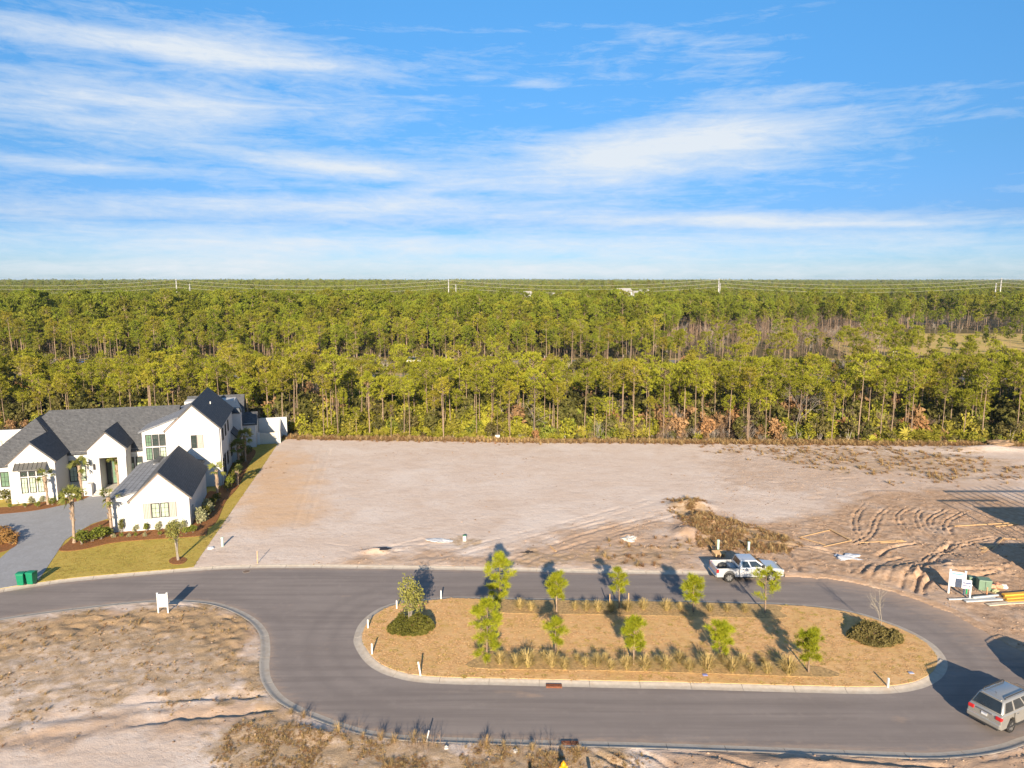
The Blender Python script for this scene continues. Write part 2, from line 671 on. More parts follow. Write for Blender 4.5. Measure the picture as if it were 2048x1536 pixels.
SD = np.full(GX.shape, 50.0)                     # signed distance to the street edge, positive on the lots
xn, yn = GX[near], GY[near]
coarse = OUTER_L[::3]
dd = dist_line(xn, yn, coarse)
inn = inside(xn, yn, OUTER_POLY)
SD[near] = np.where(inn, -dd, dd)
onroad = inside(GX, GY, OUTER_POLY)
SD = np.where(onroad & ~near, -50, SD)

in_house = inside(GX, GY, HOUSE_LOT)
HZ = np.zeros(GX.shape)
# forest floor beyond the tree line, sandy lots in front of it
tl_x = [-200, -60, -34, -2, 40, 75, 200]
tl_y = [118, 116, 111.5, 109.4, 108.0, 106.6, 103]
TL = np.interp(GX, tl_x, tl_y)
wob = (fbm(GX, GY, 0.25, 3, 5) - 0.5) * 3
FOREST = np.clip((GY - TL + wob) / 1.5, 0, 1)
sandy = (~in_house) & (SD > 0.5) & (FOREST < 0.5)

# colour zones, defined on the ground
def zone(pts, soft, jitter=1.0, seed=1):
    poly = GL(pts)
    b0, b1 = poly.min(0) - soft * 2 - 2, poly.max(0) + soft * 2 + 2
    sel = (GX > b0[0]) & (GX < b1[0]) & (GY > b0[1]) & (GY < b1[1])
    out = np.zeros(GX.shape)
    x, y = GX[sel], GY[sel]
    d = dist_line(x, y, poly, True)
    s = np.where(inside(x, y, poly), d, -d) + (fbm(x, y, 0.5, 4, seed) - 0.5) * 4 * jitter
    out[sel] = np.clip(0.5 + s / (2 * soft), 0, 1)
    return out
DIRT = zone([(1330, 1050), (1400, 1010), (1480, 1040), (1600, 1040), (1700, 990), (1850, 975), (2060, 1000), (2300, 1100), (2300, 1500), (2060, 1440), (1960, 1260), (1850, 1210), (1700, 1168), (1560, 1156), (1480, 1150), (1380, 1120)], 2.5, 1.2, 2)
DIRT = np.maximum(DIRT, 0.75 * zone([(620, 1140), (760, 1105), (1000, 1100), (1100, 1065), (1330, 1030), (1420, 1150), (1000, 1142)], 2.0, 1.6, 3))
DIRT = np.maximum(DIRT, 0.8 * zone([(1300, 1490), (1500, 1498), (1850, 1512), (2060, 1475), (2200, 1500), (2100, 1700), (1300, 1700)], 0.7, 0.5, 4))
DIRT = np.maximum(DIRT, 0.7 * zone([(0, 1475), (250, 1425), (540, 1385), (590, 1410), (560, 1450), (300, 1480), (0, 1520), (-200, 1540), (-200, 1490)], 1.0, 0.8, 5))
DIRT = np.maximum(DIRT, 0.55 * zone([(1400, 905), (1700, 895), (2100, 925), (2100, 1000), (1700, 1000), (1450, 990)], 4, 2.5, 9))
ORANGE = zone([(545, 905), (600, 905), (640, 960), (625, 1050), (520, 1070), (450, 1060), (470, 1000)], 3.0, 1.8, 6)
GRASS = zone([(0, 1250), (200, 1222), (420, 1215), (520, 1245), (530, 1330), (560, 1390), (480, 1370), (330, 1310), (150, 1300), (0, 1330), (-200, 1330), (-200, 1280)], 1.0, 1.4, 7)
GRASS = np.maximum(GRASS, zone([(560, 1420), (640, 1440), (740, 1470), (900, 1484), (1250, 1492), (1300, 1540), (1200, 1600), (500, 1600), (380, 1520), (420, 1450)], 0.8, 0.9, 8))
GRASS = np.maximum(GRASS, zone([(1325, 1005), (1395, 1000), (1430, 1035), (1550, 1065), (1600, 1090), (1560, 1110), (1400, 1098), (1385, 1060)], 0.8, 0.5, 10))
GRASS = np.maximum(GRASS, 0.75 * zone([(880, 1080), (930, 1070), (980, 1085), (930, 1100)], 0.5, 0.7, 12))
GRASS = np.maximum(GRASS, 0.7 * zone([(1040, 1110), (1150, 1098), (1380, 1090), (1400, 1130), (1250, 1142), (1050, 1138)], 1.0, 1.8, 13))
GRASS = np.maximum(GRASS, 0.65 * zone([(1440, 900), (1650, 890), (1950, 905), (2060, 935), (1950, 970), (1600, 930)], 2.0, 4.0, 14))

GRASS = np.maximum(GRASS, 0.8 * zone([(0, 1250), (200, 1222), (420, 1215), (520, 1245), (530, 1330), (560, 1390), (430, 1440), (200, 1420), (0, 1430), (-200, 1430), (-200, 1280)], 1.5, 2.5, 17))
DIRT = np.maximum(DIRT, 0.85 * zone([(0, 1250), (250, 1215), (430, 1205), (520, 1240), (540, 1330), (580, 1395), (480, 1340), (300, 1260), (0, 1290)], 1.2, 1.5, 18))
# relief
HZ = 0.125 + 0.05 * (fbm(GX, GY, 0.12, 3, 1) - 0.5)
fine = (fbm(GX, GY, 0.9, 4, 2) - 0.5) * 0.12 + (vnoise(GX, GY, 2.7, 12) - 0.5) * 0.06 * DIRT + (vnoise(GX, GY, 1.9, 15) - 0.5) * 0.05 * GRASS
rough_amt = 0.35 + 0.9 * DIRT + 0.9 * GRASS
HZ += np.where(sandy, fine * rough_amt, 0)
RUT = np.zeros(GX.shape)
def rut(pts, w=0.20, dep=0.10, pair=None, world=False, steady=0.0):
    P = smooth_line(GL(pts) if not world else np.array(pts), 0.5)
    for off in ([0] if pair is None else [-pair, pair]):
        Q = offset(P, off, False)
        b0, b1 = Q.min(0) - 1.5, Q.max(0) + 1.5
        sel = (GX > b0[0]) & (GX < b1[0]) & (GY > b0[1]) & (GY < b1[1])
        x, y = GX[sel], GY[sel]
        if not len(x):
            continue
        wobx = (vnoise(x, y, 1.6, 3) - 0.5) * 0.22
        d = np.abs(dist_line(x, y, Q) + wobx)
        prof = -dep * np.exp(-(d / w) ** 2) + 0.4 * dep * np.exp(-((d - 2.0 * w) / (0.9 * w)) ** 2)
        prof *= steady + (1 - steady) * np.clip(2.2 * vnoise(x, y, 0.5, 8) - 0.25 + 0.7 * (vnoise(x, y, 3.1, 9) - 0.5), 0, 1.6)
        RUT[sel] += prof * 0.6
rr = lambda pts: [(1250 + x / 2.566, 860 + y / 2.566) for x, y in pts]
for pts in ([(1560, 395), (1500, 440), (1525, 520), (1620, 590), (1720, 665)], [(1470, 395), (1400, 450), (1445, 530), (1580, 640), (1640, 700)],
            [(1645, 415), (1560, 470), (1600, 530), (1700, 600), (1860, 690)], [(1240, 385), (1190, 440), (1185, 520), (1240, 600)],
            [(1370, 395), (1300, 450), (1260, 540), (1180, 590)], [(1730, 430), (1650, 480), (1660, 540), (1780, 600), (1960, 700)],
            [(1900, 560), (1700, 600), (1620, 640), (1500, 740)], [(1760, 660), (1640, 640), (1560, 660), (1480, 770)]):
    rut(rr(pts), 0.12, 0.20, 0.24, steady=0.8)
for pts in ([(1740, 1160), (1765, 1130), (1800, 1120)], [(1770, 1172), (1790, 1140), (1830, 1128)], [(1800, 1180), (1815, 1150), (1850, 1138)], [(1830, 1188), (1838, 1160), (1860, 1148), (1900, 1140)],
            [(1845, 1195), (1850, 1172), (1880, 1155)], [(1720, 1150), (1745, 1125), (1780, 1100), (1830, 1090)], [(1900, 1150), (1990, 1142), (2020, 1150)], [(1890, 1165), (1960, 1155), (2040, 1130)],
            [(1880, 1110), (1905, 1085), (1900, 1060)], [(1700, 1148), (1690, 1120), (1640, 1100), (1560, 1090)], [(1530, 1105), (1545, 1120), (1540, 1140)], [(1575, 1105), (1590, 1130), (1600, 1148)]):
    rut(pts, 0.17, 0.24)
zl = lambda pts: [(x / 2.926, 1100 + y / 2.926) for x, y in pts]
def step_rut(pts, w, dep):                        # steep on the near side, running out gently on the far side
    P = smooth_line(GL(pts), 0.3)
    P = P[np.argsort(P[:, 0])]
    sel = (GX > P[0, 0]) & (GX < P[-1, 0]) & (GY > P[:, 1].min() - 2) & (GY < P[:, 1].max() + 3)
    x, y = GX[sel], GY[sel]
    q = y - np.interp(x, P[:, 0], P[:, 1]) + (vnoise(x, y, 1.8, 3) - 0.5) * 0.25
    ends = np.clip((x - P[0, 0]) / 3, 0, 1) * np.clip((P[-1, 0] - x) / 0.6, 0, 1)
    RUT[sel] -= dep * ends * np.where(q < 0, np.exp(-(q / w) ** 2), np.exp(-(q / (6 * w)) ** 2)) * (0.6 + 0.7 * vnoise(x, y, 0.9, 5))
step_rut(zl([(560, 925), (800, 905), (1000, 893), (1300, 880), (1500, 865), (1640, 848)]), 0.10, 0.10)
step_rut(zl([(620, 1065), (750, 1045), (900, 1020), (1050, 995), (1250, 985), (1450, 965), (1640, 945)]), 0.10, 0.17)
rut(zl([(0, 1040), (300, 985), (560, 940), (800, 925)]), 0.5, 0.05)
rut(zl([(0, 1130), (250, 1100), (500, 1075), (750, 1040)]), 0.5, 0.06)
rut(zl([(300, 1010), (600, 970), (900, 940), (1200, 925)]), 0.4, 0.05)
rut(zl([(0, 410), (400, 362), (700, 330), (930, 322), (1100, 334), (1250, 370), (1400, 440), (1530, 535)]), 0.11, 0.13)
rut(zl([(0, 395), (400, 348), (700, 322), (930, 312), (1150, 321), (1300, 355), (1420, 415), (1530, 500)]), 0.08, 0.09)
rut(zl([(500, 358), (800, 332), (930, 330), (1080, 342), (1230, 382)]), 0.10, 0.08)
for pts in ([(1180, 1500), (1215, 1522), (1260, 1545)], [(1205, 1498), (1240, 1515), (1290, 1545)], [(1262, 1502), (1300, 1515), (1345, 1540)], [(1330, 1505), (1420, 1515), (1500, 1540)], [(1400, 1505), (1520, 1512), (1650, 1530)],
            [(1560, 1508), (1700, 1516), (1850, 1524)], [(1600, 1520), (1750, 1530), (1900, 1540)], [(1700, 1512), (1800, 1514), (1960, 1510)], [(1880, 1520), (1980, 1510), (2060, 1492)], [(1960, 1525), (2030, 1512), (2070, 1500)]):
    rut(pts, 0.15, 0.27, steady=0.55)
for pts in ([(700, 1135), (760, 1108), (850, 1085)], [(950, 1135), (1060, 1098), (1180, 1060), (1330, 1025)], [(1000, 1137), (1110, 1098), (1230, 1060), (1380, 1020)], [(1060, 1138), (1130, 1105), (1250, 1075)],
            [(620, 1090), (700, 1100), (900, 1096)], [(600, 1060), (630, 960), (650, 900)], [(870, 1120), (1000, 1085), (1180, 1040), (1300, 1005)]):
    rut(pts, 0.22, 0.05, 0.7)
for pts in ([(1700, 1000), (1760, 985), (1850, 990)], [(1500, 985), (1600, 995), (1680, 990)], [(1450, 960), (1600, 965), (1750, 960)]):
    rut(pts, 0.22, 0.06, 0.8)
HZ += np.where(sandy, RUT, 0)

def mound(px, py, rx, ry, h):
    c = G(px, py)
    HZ[:] += np.where(sandy, h * np.exp(-((GX - c[0]) / rx) ** 2 - ((GY - c[1]) / ry) ** 2) * (0.7 + 0.6 * fbm(GX, GY, 0.8, 3, 22)), 0)
for a in ((1380, 1015, 2.0, 1.2, 0.8), (1400, 1045, 1.6, 1.6, 0.75), (1375, 1070, 1.2, 1.6, 0.65), (1440, 1070, 2.5, 1.2, 0.25), (750, 1106, 1.2, 0.5, 0.35), (1256, 1078, 0.9, 0.7, 0.3), (1850, 1150, 3.0, 1.6, 0.45),
          (1780, 1150, 2.0, 1.2, 0.3), (1905, 1140, 2.0, 1.2, 0.3), (1960, 1130, 3, 1.5, 0.2), (640, 1470, 1.5, 0.8, 0.2), (1970, 900, 4, 1.5, 0.7), (1900, 920, 3, 1.5, 0.3), (1600, 1490 + 40, 5, 1.0, 0.2)):
    mound(*a)
# lawn, drive and house plot are level; everything sinks under the kerb and the asphalt
HZ = np.where(in_house, 0.11, HZ)
fade = np.clip((SD - 0.55) / 0.9, 0, 1)
HZ = np.where(SD > 0, 0.10 + (HZ - 0.10) * fade, HZ)
HZ = np.where(SD < 0.48, -0.25, HZ)
SPILL = np.clip((GX - 19) / 5, 0, 1) * (GY > 43.5) * (GX < 37)        # dirt tracked over the kerb beside the building site
sp_h = 0.145 * np.clip((SD + 0.25 + 0.5 * (fbm(GX, GY, 0.7, 3, 44) - 0.5)) / 0.75, 0, 1) + 0.05 * (fbm(GX, GY, 1.3, 3, 45) - 0.5)
HZ = np.where((SPILL + 0.6 * (fbm(GX, GY, 0.5, 3, 46) - 0.5) > 0.45) & (SD < 0.8) & (SD > -0.45) & (sp_h > 0.012), np.maximum(HZ, sp_h), HZ)
HZ = np.where(FOREST > 0.5, 0.12 + 0.25 * (fbm(GX, GY, 0.1, 2, 4) - 0.5), HZ)
# Earth's roundness pulls the far ground below the level horizon a little
HZ -= (np.maximum(0, np.hypot(GX, GY) - 400) ** 2) / (2 * 6.4e6)

nxg, nyg = len(gx), len(gy)
idx = np.arange(nxg * nyg).reshape(nyg, nxg)
faces = np.stack([idx[:-1, :-1], idx[:-1, 1:], idx[1:, 1:], idx[1:, :-1]], -1).reshape(-1, 4)

def ground_material():
    m, nt, bs = new_mat('sandy_ground')
    t = NT(nt)
    p = t.pos()
    n1 = t.noise(p, 0.25, 6, 0.62)
    n2 = t.noise(p, 2.2, 6, 0.7)
    n3 = t.noise(p, 14.0, 3, 0.7)
    st = t.noise(t.mapping(p, (0.22, 1.0, 1), (0, 0, R(8))), 1.6, 6, 0.66, 0.5)
    sand = t.mix(t.ramp(n1, 0.35, 0.65), (0.72, 0.565, 0.455), (0.80, 0.665, 0.565))
    sand = t.mix(t.math('MULTIPLY', t.ramp(st, 0.52, 0.72), 0.45), sand, (0.52, 0.36, 0.25))
    sand = t.mix(t.math('MULTIPLY', t.ramp(n2, 0.58, 0.75), 0.35), sand, (0.45, 0.32, 0.22))
    sand = t.mix(t.math('MULTIPLY', t.ramp(t.noise(p, 0.11, 5, 0.6, 0.4), 0.5, 0.66), 0.7), sand, (0.84, 0.72, 0.63))
    fl = t.noise(t.mapping(p, (0.45, 1.0, 1), (0, 0, R(-12))), 5.5, 7, 0.78, 0.6)
    sand = t.mix(t.math('MULTIPLY', t.ramp(t.math('ADD', fl, t.math('MULTIPLY', t.math('SUBTRACT', n1, 0.5), 0.35)), 0.55, 0.68), 0.6), sand, (0.50, 0.29, 0.16))
    sand = t.mix(t.math('MULTIPLY', t.ramp(t.noise(p, 30, 2, 0.5), 0.55, 0.8), 0.25), sand, (0.42, 0.31, 0.24))
    dirt = t.mix(t.ramp(n2, 0.3, 0.7), (0.38, 0.23, 0.135), (0.64, 0.45, 0.31))
    dirt = t.mix(t.math('MULTIPLY', t.ramp(n1, 0.5, 0.7), 0.5), dirt, (0.62, 0.50, 0.41))
    a_d = t.attr('dirt')
    fd = t.ramp(t.math('ADD', a_d, t.math('MULTIPLY_ADD', n2, 0.9, -0.45)), 0.25, 0.85)
    c = t.mix(fd, sand, dirt)
    c = t.mix(t.math('MULTIPLY', t.ramp(t.math('ADD', t.attr('orange'), t.math('MULTIPLY_ADD', st, 0.8, -0.4)), 0.1, 1.1), 0.72), c, (0.74, 0.47, 0.26))
    lit = t.mix(t.ramp(n3, 0.3, 0.7), (0.29, 0.18, 0.085), (0.60, 0.42, 0.24))
    fg = t.ramp(t.math('ADD', t.attr('grass'), t.math('MULTIPLY_ADD', t.noise(p, 1.1, 7, 0.75), 2.2, -1.35)), 0.1, 0.75)
    c = t.mix(t.math('MULTIPLY', fg, 0.85), c, lit)
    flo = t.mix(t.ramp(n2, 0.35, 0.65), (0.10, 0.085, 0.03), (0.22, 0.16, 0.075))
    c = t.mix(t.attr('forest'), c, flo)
    t.lk(t.k(c), bs.inputs['Base Color'])
    bs.inputs['Roughness'].default_value = 0.95
    bs.inputs['Specular IOR Level'].default_value = 0.1
    h = t.math('ADD', t.math('MULTIPLY', n2, 0.7), t.math('MULTIPLY', n3, 0.35))
    t.bump(h, 0.75, 0.12, bs)
    return m
gme = np_mesh('ground', np.stack([GX, GY, HZ], -1).reshape(-1, 3), faces, ground_material(), smooth=True)
for nm, arr in (('dirt', np.where(sandy, DIRT, np.where(SD < 0.6, 0.9, 0))), ('orange', np.where(sandy, ORANGE, 0)), ('grass', np.where(sandy, GRASS, 0)), ('forest', FOREST)):
    at = gme.attributes.new(nm, 'FLOAT', 'POINT')
    at.data.foreach_set('value', np.ascontiguousarray(arr, dtype=np.float32).ravel())
ground = link('ground', gme)
tag(ground, 'pale sandy building lots, churned dirt and forest floor', 'ground', kind='structure')

def ground_z(x, y):                              # height of the ground sheet at a point
    i = np.clip(np.searchsorted(gx, x) - 1, 0, nxg - 2)
    j = np.clip(np.searchsorted(gy, y) - 1, 0, nyg - 2)
    fx = (x - gx[i]) / (gx[i + 1] - gx[i])
    fy = (y - gy[j]) / (gy[j + 1] - gy[j])
    return (HZ[j, i] * (1 - fx) + HZ[j, i + 1] * fx) * (1 - fy) + (HZ[j + 1, i] * (1 - fx) + HZ[j + 1, i + 1] * fx) * fy

# ------------------------------------------------------------------ flat sheets
def sheet(name, poly, z, mat, step=None, attrs=None, kind='structure', label=None, cat=None, edge=0.0):
    poly = np.asarray(poly)
    pts = [Vector(p) for p in poly]
    n = len(pts)
    edges = [(i, (i + 1) % n) for i in range(n)]
    if step:
        b0, b1 = poly.min(0), poly.max(0)
        X, Y = np.meshgrid(np.arange(b0[0], b1[0], step), np.arange(b0[1], b1[1], step))
        X = X + (RNG.random(X.shape) - 0.5) * step * 0.3
        sel = inside(X, Y, poly)
        X, Y = X[sel], Y[sel]
        k = dist_line(X, Y, poly, True) > step * 0.4
        pts += [Vector((a, b)) for a, b in zip(X[k], Y[k])]
    vs_, _, fs, *_ = delaunay_2d_cdt(pts, edges, [list(range(n))], 1, 1e-5)
    V = np.array([(v[0], v[1], z) for v in vs_])
    me = np_mesh(name, V, np.array([list(f) for f in fs if len(f) == 3]), mat)
    bm = bmesh.new()
    bm.from_mesh(me)
    bmesh.ops.recalc_face_normals(bm, faces=bm.faces)
    for f in bm.faces:
        if f.normal.z < 0:
            f.normal_flip()
    if edge:
        be = [e for e in bm.edges if e.is_boundary]
        r = bmesh.ops.extrude_edge_only(bm, edges=be)
        for v in [g_ for g_ in r['geom'] if isinstance(g_, bmesh.types.BMVert)]:
            v.co.z -= edge
    bm.to_mesh(me)
    bm.free()
    if attrs:
        P = np.empty(len(me.vertices) * 3, dtype=np.float32)
        me.vertices.foreach_get('co', P)
        P = P.reshape(-1, 3)
        for nm, fn in attrs.items():
            at = me.attributes.new(nm, 'FLOAT', 'POINT')
            at.data.foreach_set('value', fn(P[:, 0], P[:, 1]).astype(np.float32))
    o = link(name, me)
    tag(o, label, cat, kind=kind)
    return o

def asphalt_material():
    m, nt, bs = new_mat('asphalt')
    t = NT(nt)
    p = t.pos()
    n1 = t.noise(p, 0.18, 5, 0.6)
    n2 = t.noise(p, 1.3, 6, 0.7)
    n3 = t.noise(p, 38.0, 2, 0.6)
    lane = t.noise(t.mapping(p, (0.05, 1.1, 1), (0, 0, R(1))), 1.4, 5, 0.6, 0.3)
    c = t.mix(t.ramp(n1, 0.35, 0.65), (0.265, 0.225, 0.205), (0.305, 0.260, 0.236))
    c = t.mix(t.math('MULTIPLY', t.ramp(lane, 0.44, 0.62), 0.8), c, (0.225, 0.190, 0.174))
    c = t.mix(t.math('MULTIPLY', t.ramp(n2, 0.52, 0.75), 0.5), c, (0.35, 0.30, 0.265))
    c = t.mix(t.math('MULTIPLY', t.ramp(n3, 0.55, 0.75), 0.22), c, (0.40, 0.35, 0.31))
    c = t.mix(t.math('MULTIPLY', t.attr('tracks'), t.math('MULTIPLY_ADD', n2, 0.5, 0.1)), c, (0.185, 0.158, 0.148))
    fd = t.ramp(t.math('ADD', t.attr('dust'), t.math('MULTIPLY_ADD', t.noise(t.mapping(p, (0.5, 1.6, 1)), 1.8, 7, 0.72), 1.3, -0.75)), 0.15, 1.0)
    c = t.mix(t.math('MULTIPLY', fd, 0.8), c, (0.55, 0.38, 0.26))
    t.lk(t.k(c), bs.inputs['Base Color'])
    bs.inputs['Roughness'].default_value = 0.9
    bs.inputs['Specular IOR Level'].default_value = 0.2
    t.bump(t.math('ADD', n3, t.math('MULTIPLY', n2, 0.3)), 0.35, 0.02, bs)
    return m

def dust_field(x, y):
    d_far = dist_line(x, y, smooth_line(FAR_EDGE[12:], 1.0))
    w = np.clip((x - 8) / 14, 0, 1)
    a = w * np.exp(-d_far / (1.0 + 1.6 * np.clip((x - 20) / 12, 0, 1))) * 0.95
    d_all = dist_line(x, y, OUTER_L[::6])
    a = np.maximum(a, 0.62 * np.exp(-d_all / 0.55))
    for px, py, rx, ry, k in ((1015, 1386, 1.7, 0.25, 0.75), (1060, 1391, 1.0, 0.18, 0.7), (900, 1385, 1.6, 0.3, 0.4), (1797, 1440, 0.9, 0.35, 0.6), (690, 1193, 0.5, 0.3, 0.6), (880, 1157, 0.4, 0.15, 0.3),
                              (1900, 1330, 2.2, 2.5, 0.35), (560, 1215, 2.5, 1.0, 0.25), (640, 1290, 2.5, 3.0, 0.22)):
        c = G(px, py)
        a = np.maximum(a, k * np.exp(-((x - c[0]) / rx) ** 2 - ((y - c[1]) / ry) ** 2))
    return a
def track_field(x, y):                           # darker bands where wheels run round the loop
    di = dist_line(x, y, ISL[::4], True)
    do = dist_line(x, y, OUTER_L[::4])
    return np.exp(-((di - 1.5) / 0.35) ** 2) + np.exp(-((di - 3.2) / 0.4) ** 2) + 0.6 * np.exp(-((do - 1.2) / 0.35) ** 2)
road_poly = np.concatenate([OUTER_L])
sheet('road', road_poly, 0.0, asphalt_material(), 0.45, {'dust': dust_field, 'tracks': track_field}, label='grey asphalt street looping round the grassed island', cat='road')

# ------------------------------------------------------------------ kerbs, cast in lengths with joints
concrete = simple('kerb_concrete', (0.50, 0.44, 0.37), 0.9, var=0.12, scale=3, bump=0.01, spec=0.2, dirt=(0.42, 0.33, 0.25))
KPROF = [(-0.02, 0.004), (0.24, 0.018), (0.36, 0.048), (0.46, 0.088), (0.53, 0.108), (KW, 0.115), (KW + 0.01, -0.15)]
def kerb(name, L, sign, closed, label, skip=()):
    root = empty(name, (0, 0, 0), 0, label, 'kerb')
    root['kind'] = 'structure'
    nrm = normals2(L, closed) * sign
    n = len(L)
    per = 8
    rows = []
    for i in range(n):
        rows.append([(L[i][0] + nrm[i][0] * a, L[i][1] + nrm[i][1] * a, b) for a, b in KPROF])
    total = n if closed else n - 1
    for s in range(0, total, per):
        e = min(s + per, total)
        ids = [(k % n) for k in range(s, e + 1)]
        if len(ids) < 2:
            continue
        mid = L[ids[len(ids) // 2]]
        if not (-70 < mid[0] < 60):
            continue
        loc = [list(rows[k]) for k in ids]
        if e - s >= 2:                            # a 1.5 cm joint between lengths
            for end, nb in ((0, 1), (-1, -2)):
                loc[end] = [tuple(p[q] + (r_[q] - p[q]) * 0.03 for q in range(3)) for p, r_ in zip(loc[end], loc[nb])]
        mb = MB()
        k = len(KPROF)
        vs_ = [p for row in loc for p in row]
        fs = [(i * k + j, i * k + j + 1, (i + 1) * k + j + 1, (i + 1) * k + j) for i in range(len(loc) - 1) for j in range(k - 1)]
        fs += [tuple(range(k)), tuple((len(loc) - 1) * k + j for j in range(k))]
        mb.add(vs_, fs).build('kerb_length', concrete, root, smooth=35)
    return root
kerb('island_kerb', ISL, -1 if inside(np.array([ISL[0][0] - normals2(ISL, True)[0][0]]), np.array([ISL[0][1] - normals2(ISL, True)[0][1]]), ISL)[0] else 1, True, 'pale concrete kerb ring round the grassed island')
kerb('street_kerb', OUTER_L, 1, False, 'pale concrete kerb along the outer edge of the street')

# ------------------------------------------------------------------ grass sheets, beds, drive
def grass_material(name, c1, c2, c3, stripes=0.0, sc=1.0):
    m, nt, bs = new_mat(name)
    t = NT(nt)
    p = t.pos()
    n1 = t.noise(p, 0.35 * sc, 5, 0.6)
    n2 = t.noise(t.mapping(p, (0.7, 1.6, 1)), 3.2 * sc, 6, 0.72, 0.4)
    n3 = t.noise(p, 24, 3, 0.7)
    c = t.mix(t.ramp(n2, 0.33, 0.67), c1, c2)
    c = t.mix(t.math('MULTIPLY', t.ramp(n1, 0.42, 0.68), 0.8), c, c3)
    c = t.mix(t.math('MULTIPLY', t.ramp(n3, 0.5, 0.75), 0.45), c, tuple(x * 0.6 for x in c1))
    if stripes:
        sp = t.n('ShaderNodeSeparateXYZ')
        t.lk(p, sp.inputs[0])
        wv = t.math('SINE', t.math('ADD', t.math('MULTIPLY', sp.outputs[1], 11.0), t.math('MULTIPLY', t.noise(p, 0.6, 3), 5.0)))
        c = t.mix(t.math('MULTIPLY', t.ramp(wv, 0.1, 1.0), stripes), c, tuple(x * 0.7 for x in c1))
    t.lk(t.k(c), bs.inputs['Base Color'])
    bs.inputs['Roughness'].default_value = 0.95
    bs.inputs['Specular IOR Level'].default_value = 0.1
    t.bump(t.math('ADD', n2, t.math('MULTIPLY', n3, 0.7)), 0.7, 0.05, bs)
    return m
lawn_gold = grass_material('dormant_grass', (0.76, 0.45, 0.20), (0.88, 0.57, 0.28), (0.70, 0.45, 0.17), 0.14)
lawn_green = grass_material('turf', (0.50, 0.37, 0.080), (0.62, 0.46, 0.12), (0.43, 0.345, 0.065))
mulch = simple('mulch', (0.30, 0.135, 0.055), 0.95, var=0.5, scale=9, bump=0.04, spec=0.1)
def paver_material():
    m, nt, bs = new_mat('grey_pavers')
    t = NT(nt)
    p = t.mapping(t.pos(), (1, 1, 1), (0, 0, R(-20)))
    br = t.n('ShaderNodeTexBrick')
    t.lk(p, br.inputs['Vector'])
    br.inputs['Scale'].default_value = 3.2
    br.inputs['Color1'].default_value = (0.33, 0.335, 0.35, 1)
    br.inputs['Color2'].default_value = (0.44, 0.44, 0.455, 1)
    br.inputs['Mortar'].default_value = (0.24, 0.235, 0.23, 1)
    br.inputs['Mortar Size'].default_value = 0.025
    c = t.mix(t.math('MULTIPLY', t.ramp(t.noise(p, 0.7, 7, 0.75), 0.42, 0.62), 0.6), br.outputs[0], (0.29, 0.285, 0.285))
    t.lk(t.k(c), bs.inputs['Base Color'])
    bs.inputs['Roughness'].default_value = 0.85
    t.bump(br.outputs['Fac'], -0.4, 0.01, bs)
    return m

island_lawn = sheet('island_lawn', offset(ISL, (KW - 0.03) * (1 if inside(np.array([offset(ISL, .3, True)[0][0]]), np.array([offset(ISL, .3, True)[0][1]]), ISL)[0] else -1), True), 0.145, lawn_gold, edge=0.03,
                    label='dormant golden grass covering the traffic island', cat='lawn')
sheet('house_lawn', HOUSE_LOT, 0.135, lawn_green, edge=0.05, label='yellow green turf in front of and beside the white house', cat='lawn')
sheet('driveway', DRIVE, 0.160, paver_material(), edge=0.04, label='grey paver driveway leading to the white house', cat='driveway')
def bed(pts, z, label, world=False, name='mulch_bed'):
    P = smooth_line(np.array(pts) if world else GL(pts, 0.14), 0.3, True)
    return sheet(name, P, z, mulch, edge=0.04, label=label, cat='flower bed')
bed([(118, 1101), (135, 1085), (150, 1071), (186, 1049), (223, 1041), (300, 1056), (380, 1052), (412, 1030), (415, 1062), (400, 1072), (300, 1079), (225, 1086), (160, 1100)], 0.175, 'reddish mulch bed along the front of the garage wing')
bed([(-40, 1018), (40, 1012), (110, 996), (180, 985), (183, 990), (160, 1001), (100, 1016), (40, 1025), (-40, 1030)], 0.176, 'reddish mulch bed below the left wing of the white house')
bed([(-40, 1060), (0, 1059), (22, 1062), (36, 1077), (30, 1093), (0, 1105), (-40, 1110)], 0.177, 'mulch island inside the driveway loop')
bed([HP(-0.5, -1.0), HP(1.0, -1.2), HP(2.3, 0.5), HP(2.5, 8), HP(3.3, 14), HP(3.6, 24), HP(3.9, 33), HP(1.2, 34), HP(1.2, 14), HP(0, 12)], 0.178, 'dark mulch bed along the shaded side of the white house', True)
bed([(338, 1121), (346, 1115), (362, 1114), (374, 1119), (366, 1127), (350, 1129), (340, 1126)], 0.173, 'round mulch ring under the young oak on the lawn')
ISLAND_BEDS = []
for pts, lab in (([(950, 1336), (1200, 1341), (1420, 1347), (1664, 1354), (1655, 1338), (1600, 1330), (1400, 1322), (1150, 1316), (985, 1308), (950, 1318)], 'long mulch bed of ornamental grasses on the near side of the island'),
                 ([(1005, 1225), (1200, 1229), (1400, 1233), (1566, 1236), (1560, 1224), (1540, 1210), (1300, 1203), (1030, 1200), (985, 1206)], 'long mulch bed of ornamental grasses on the far side of the island')):
    P = smooth_line(GL(pts, 0.15), 0.4, True)
    ISLAND_BEDS.append(P)
    sheet('mulch_bed', P, 0.165, simple('bed_soil', (0.46, 0.30, 0.13), 0.95, var=0.45, scale=5, bump=0.03), edge=0.03, label=lab, cat='flower bed')
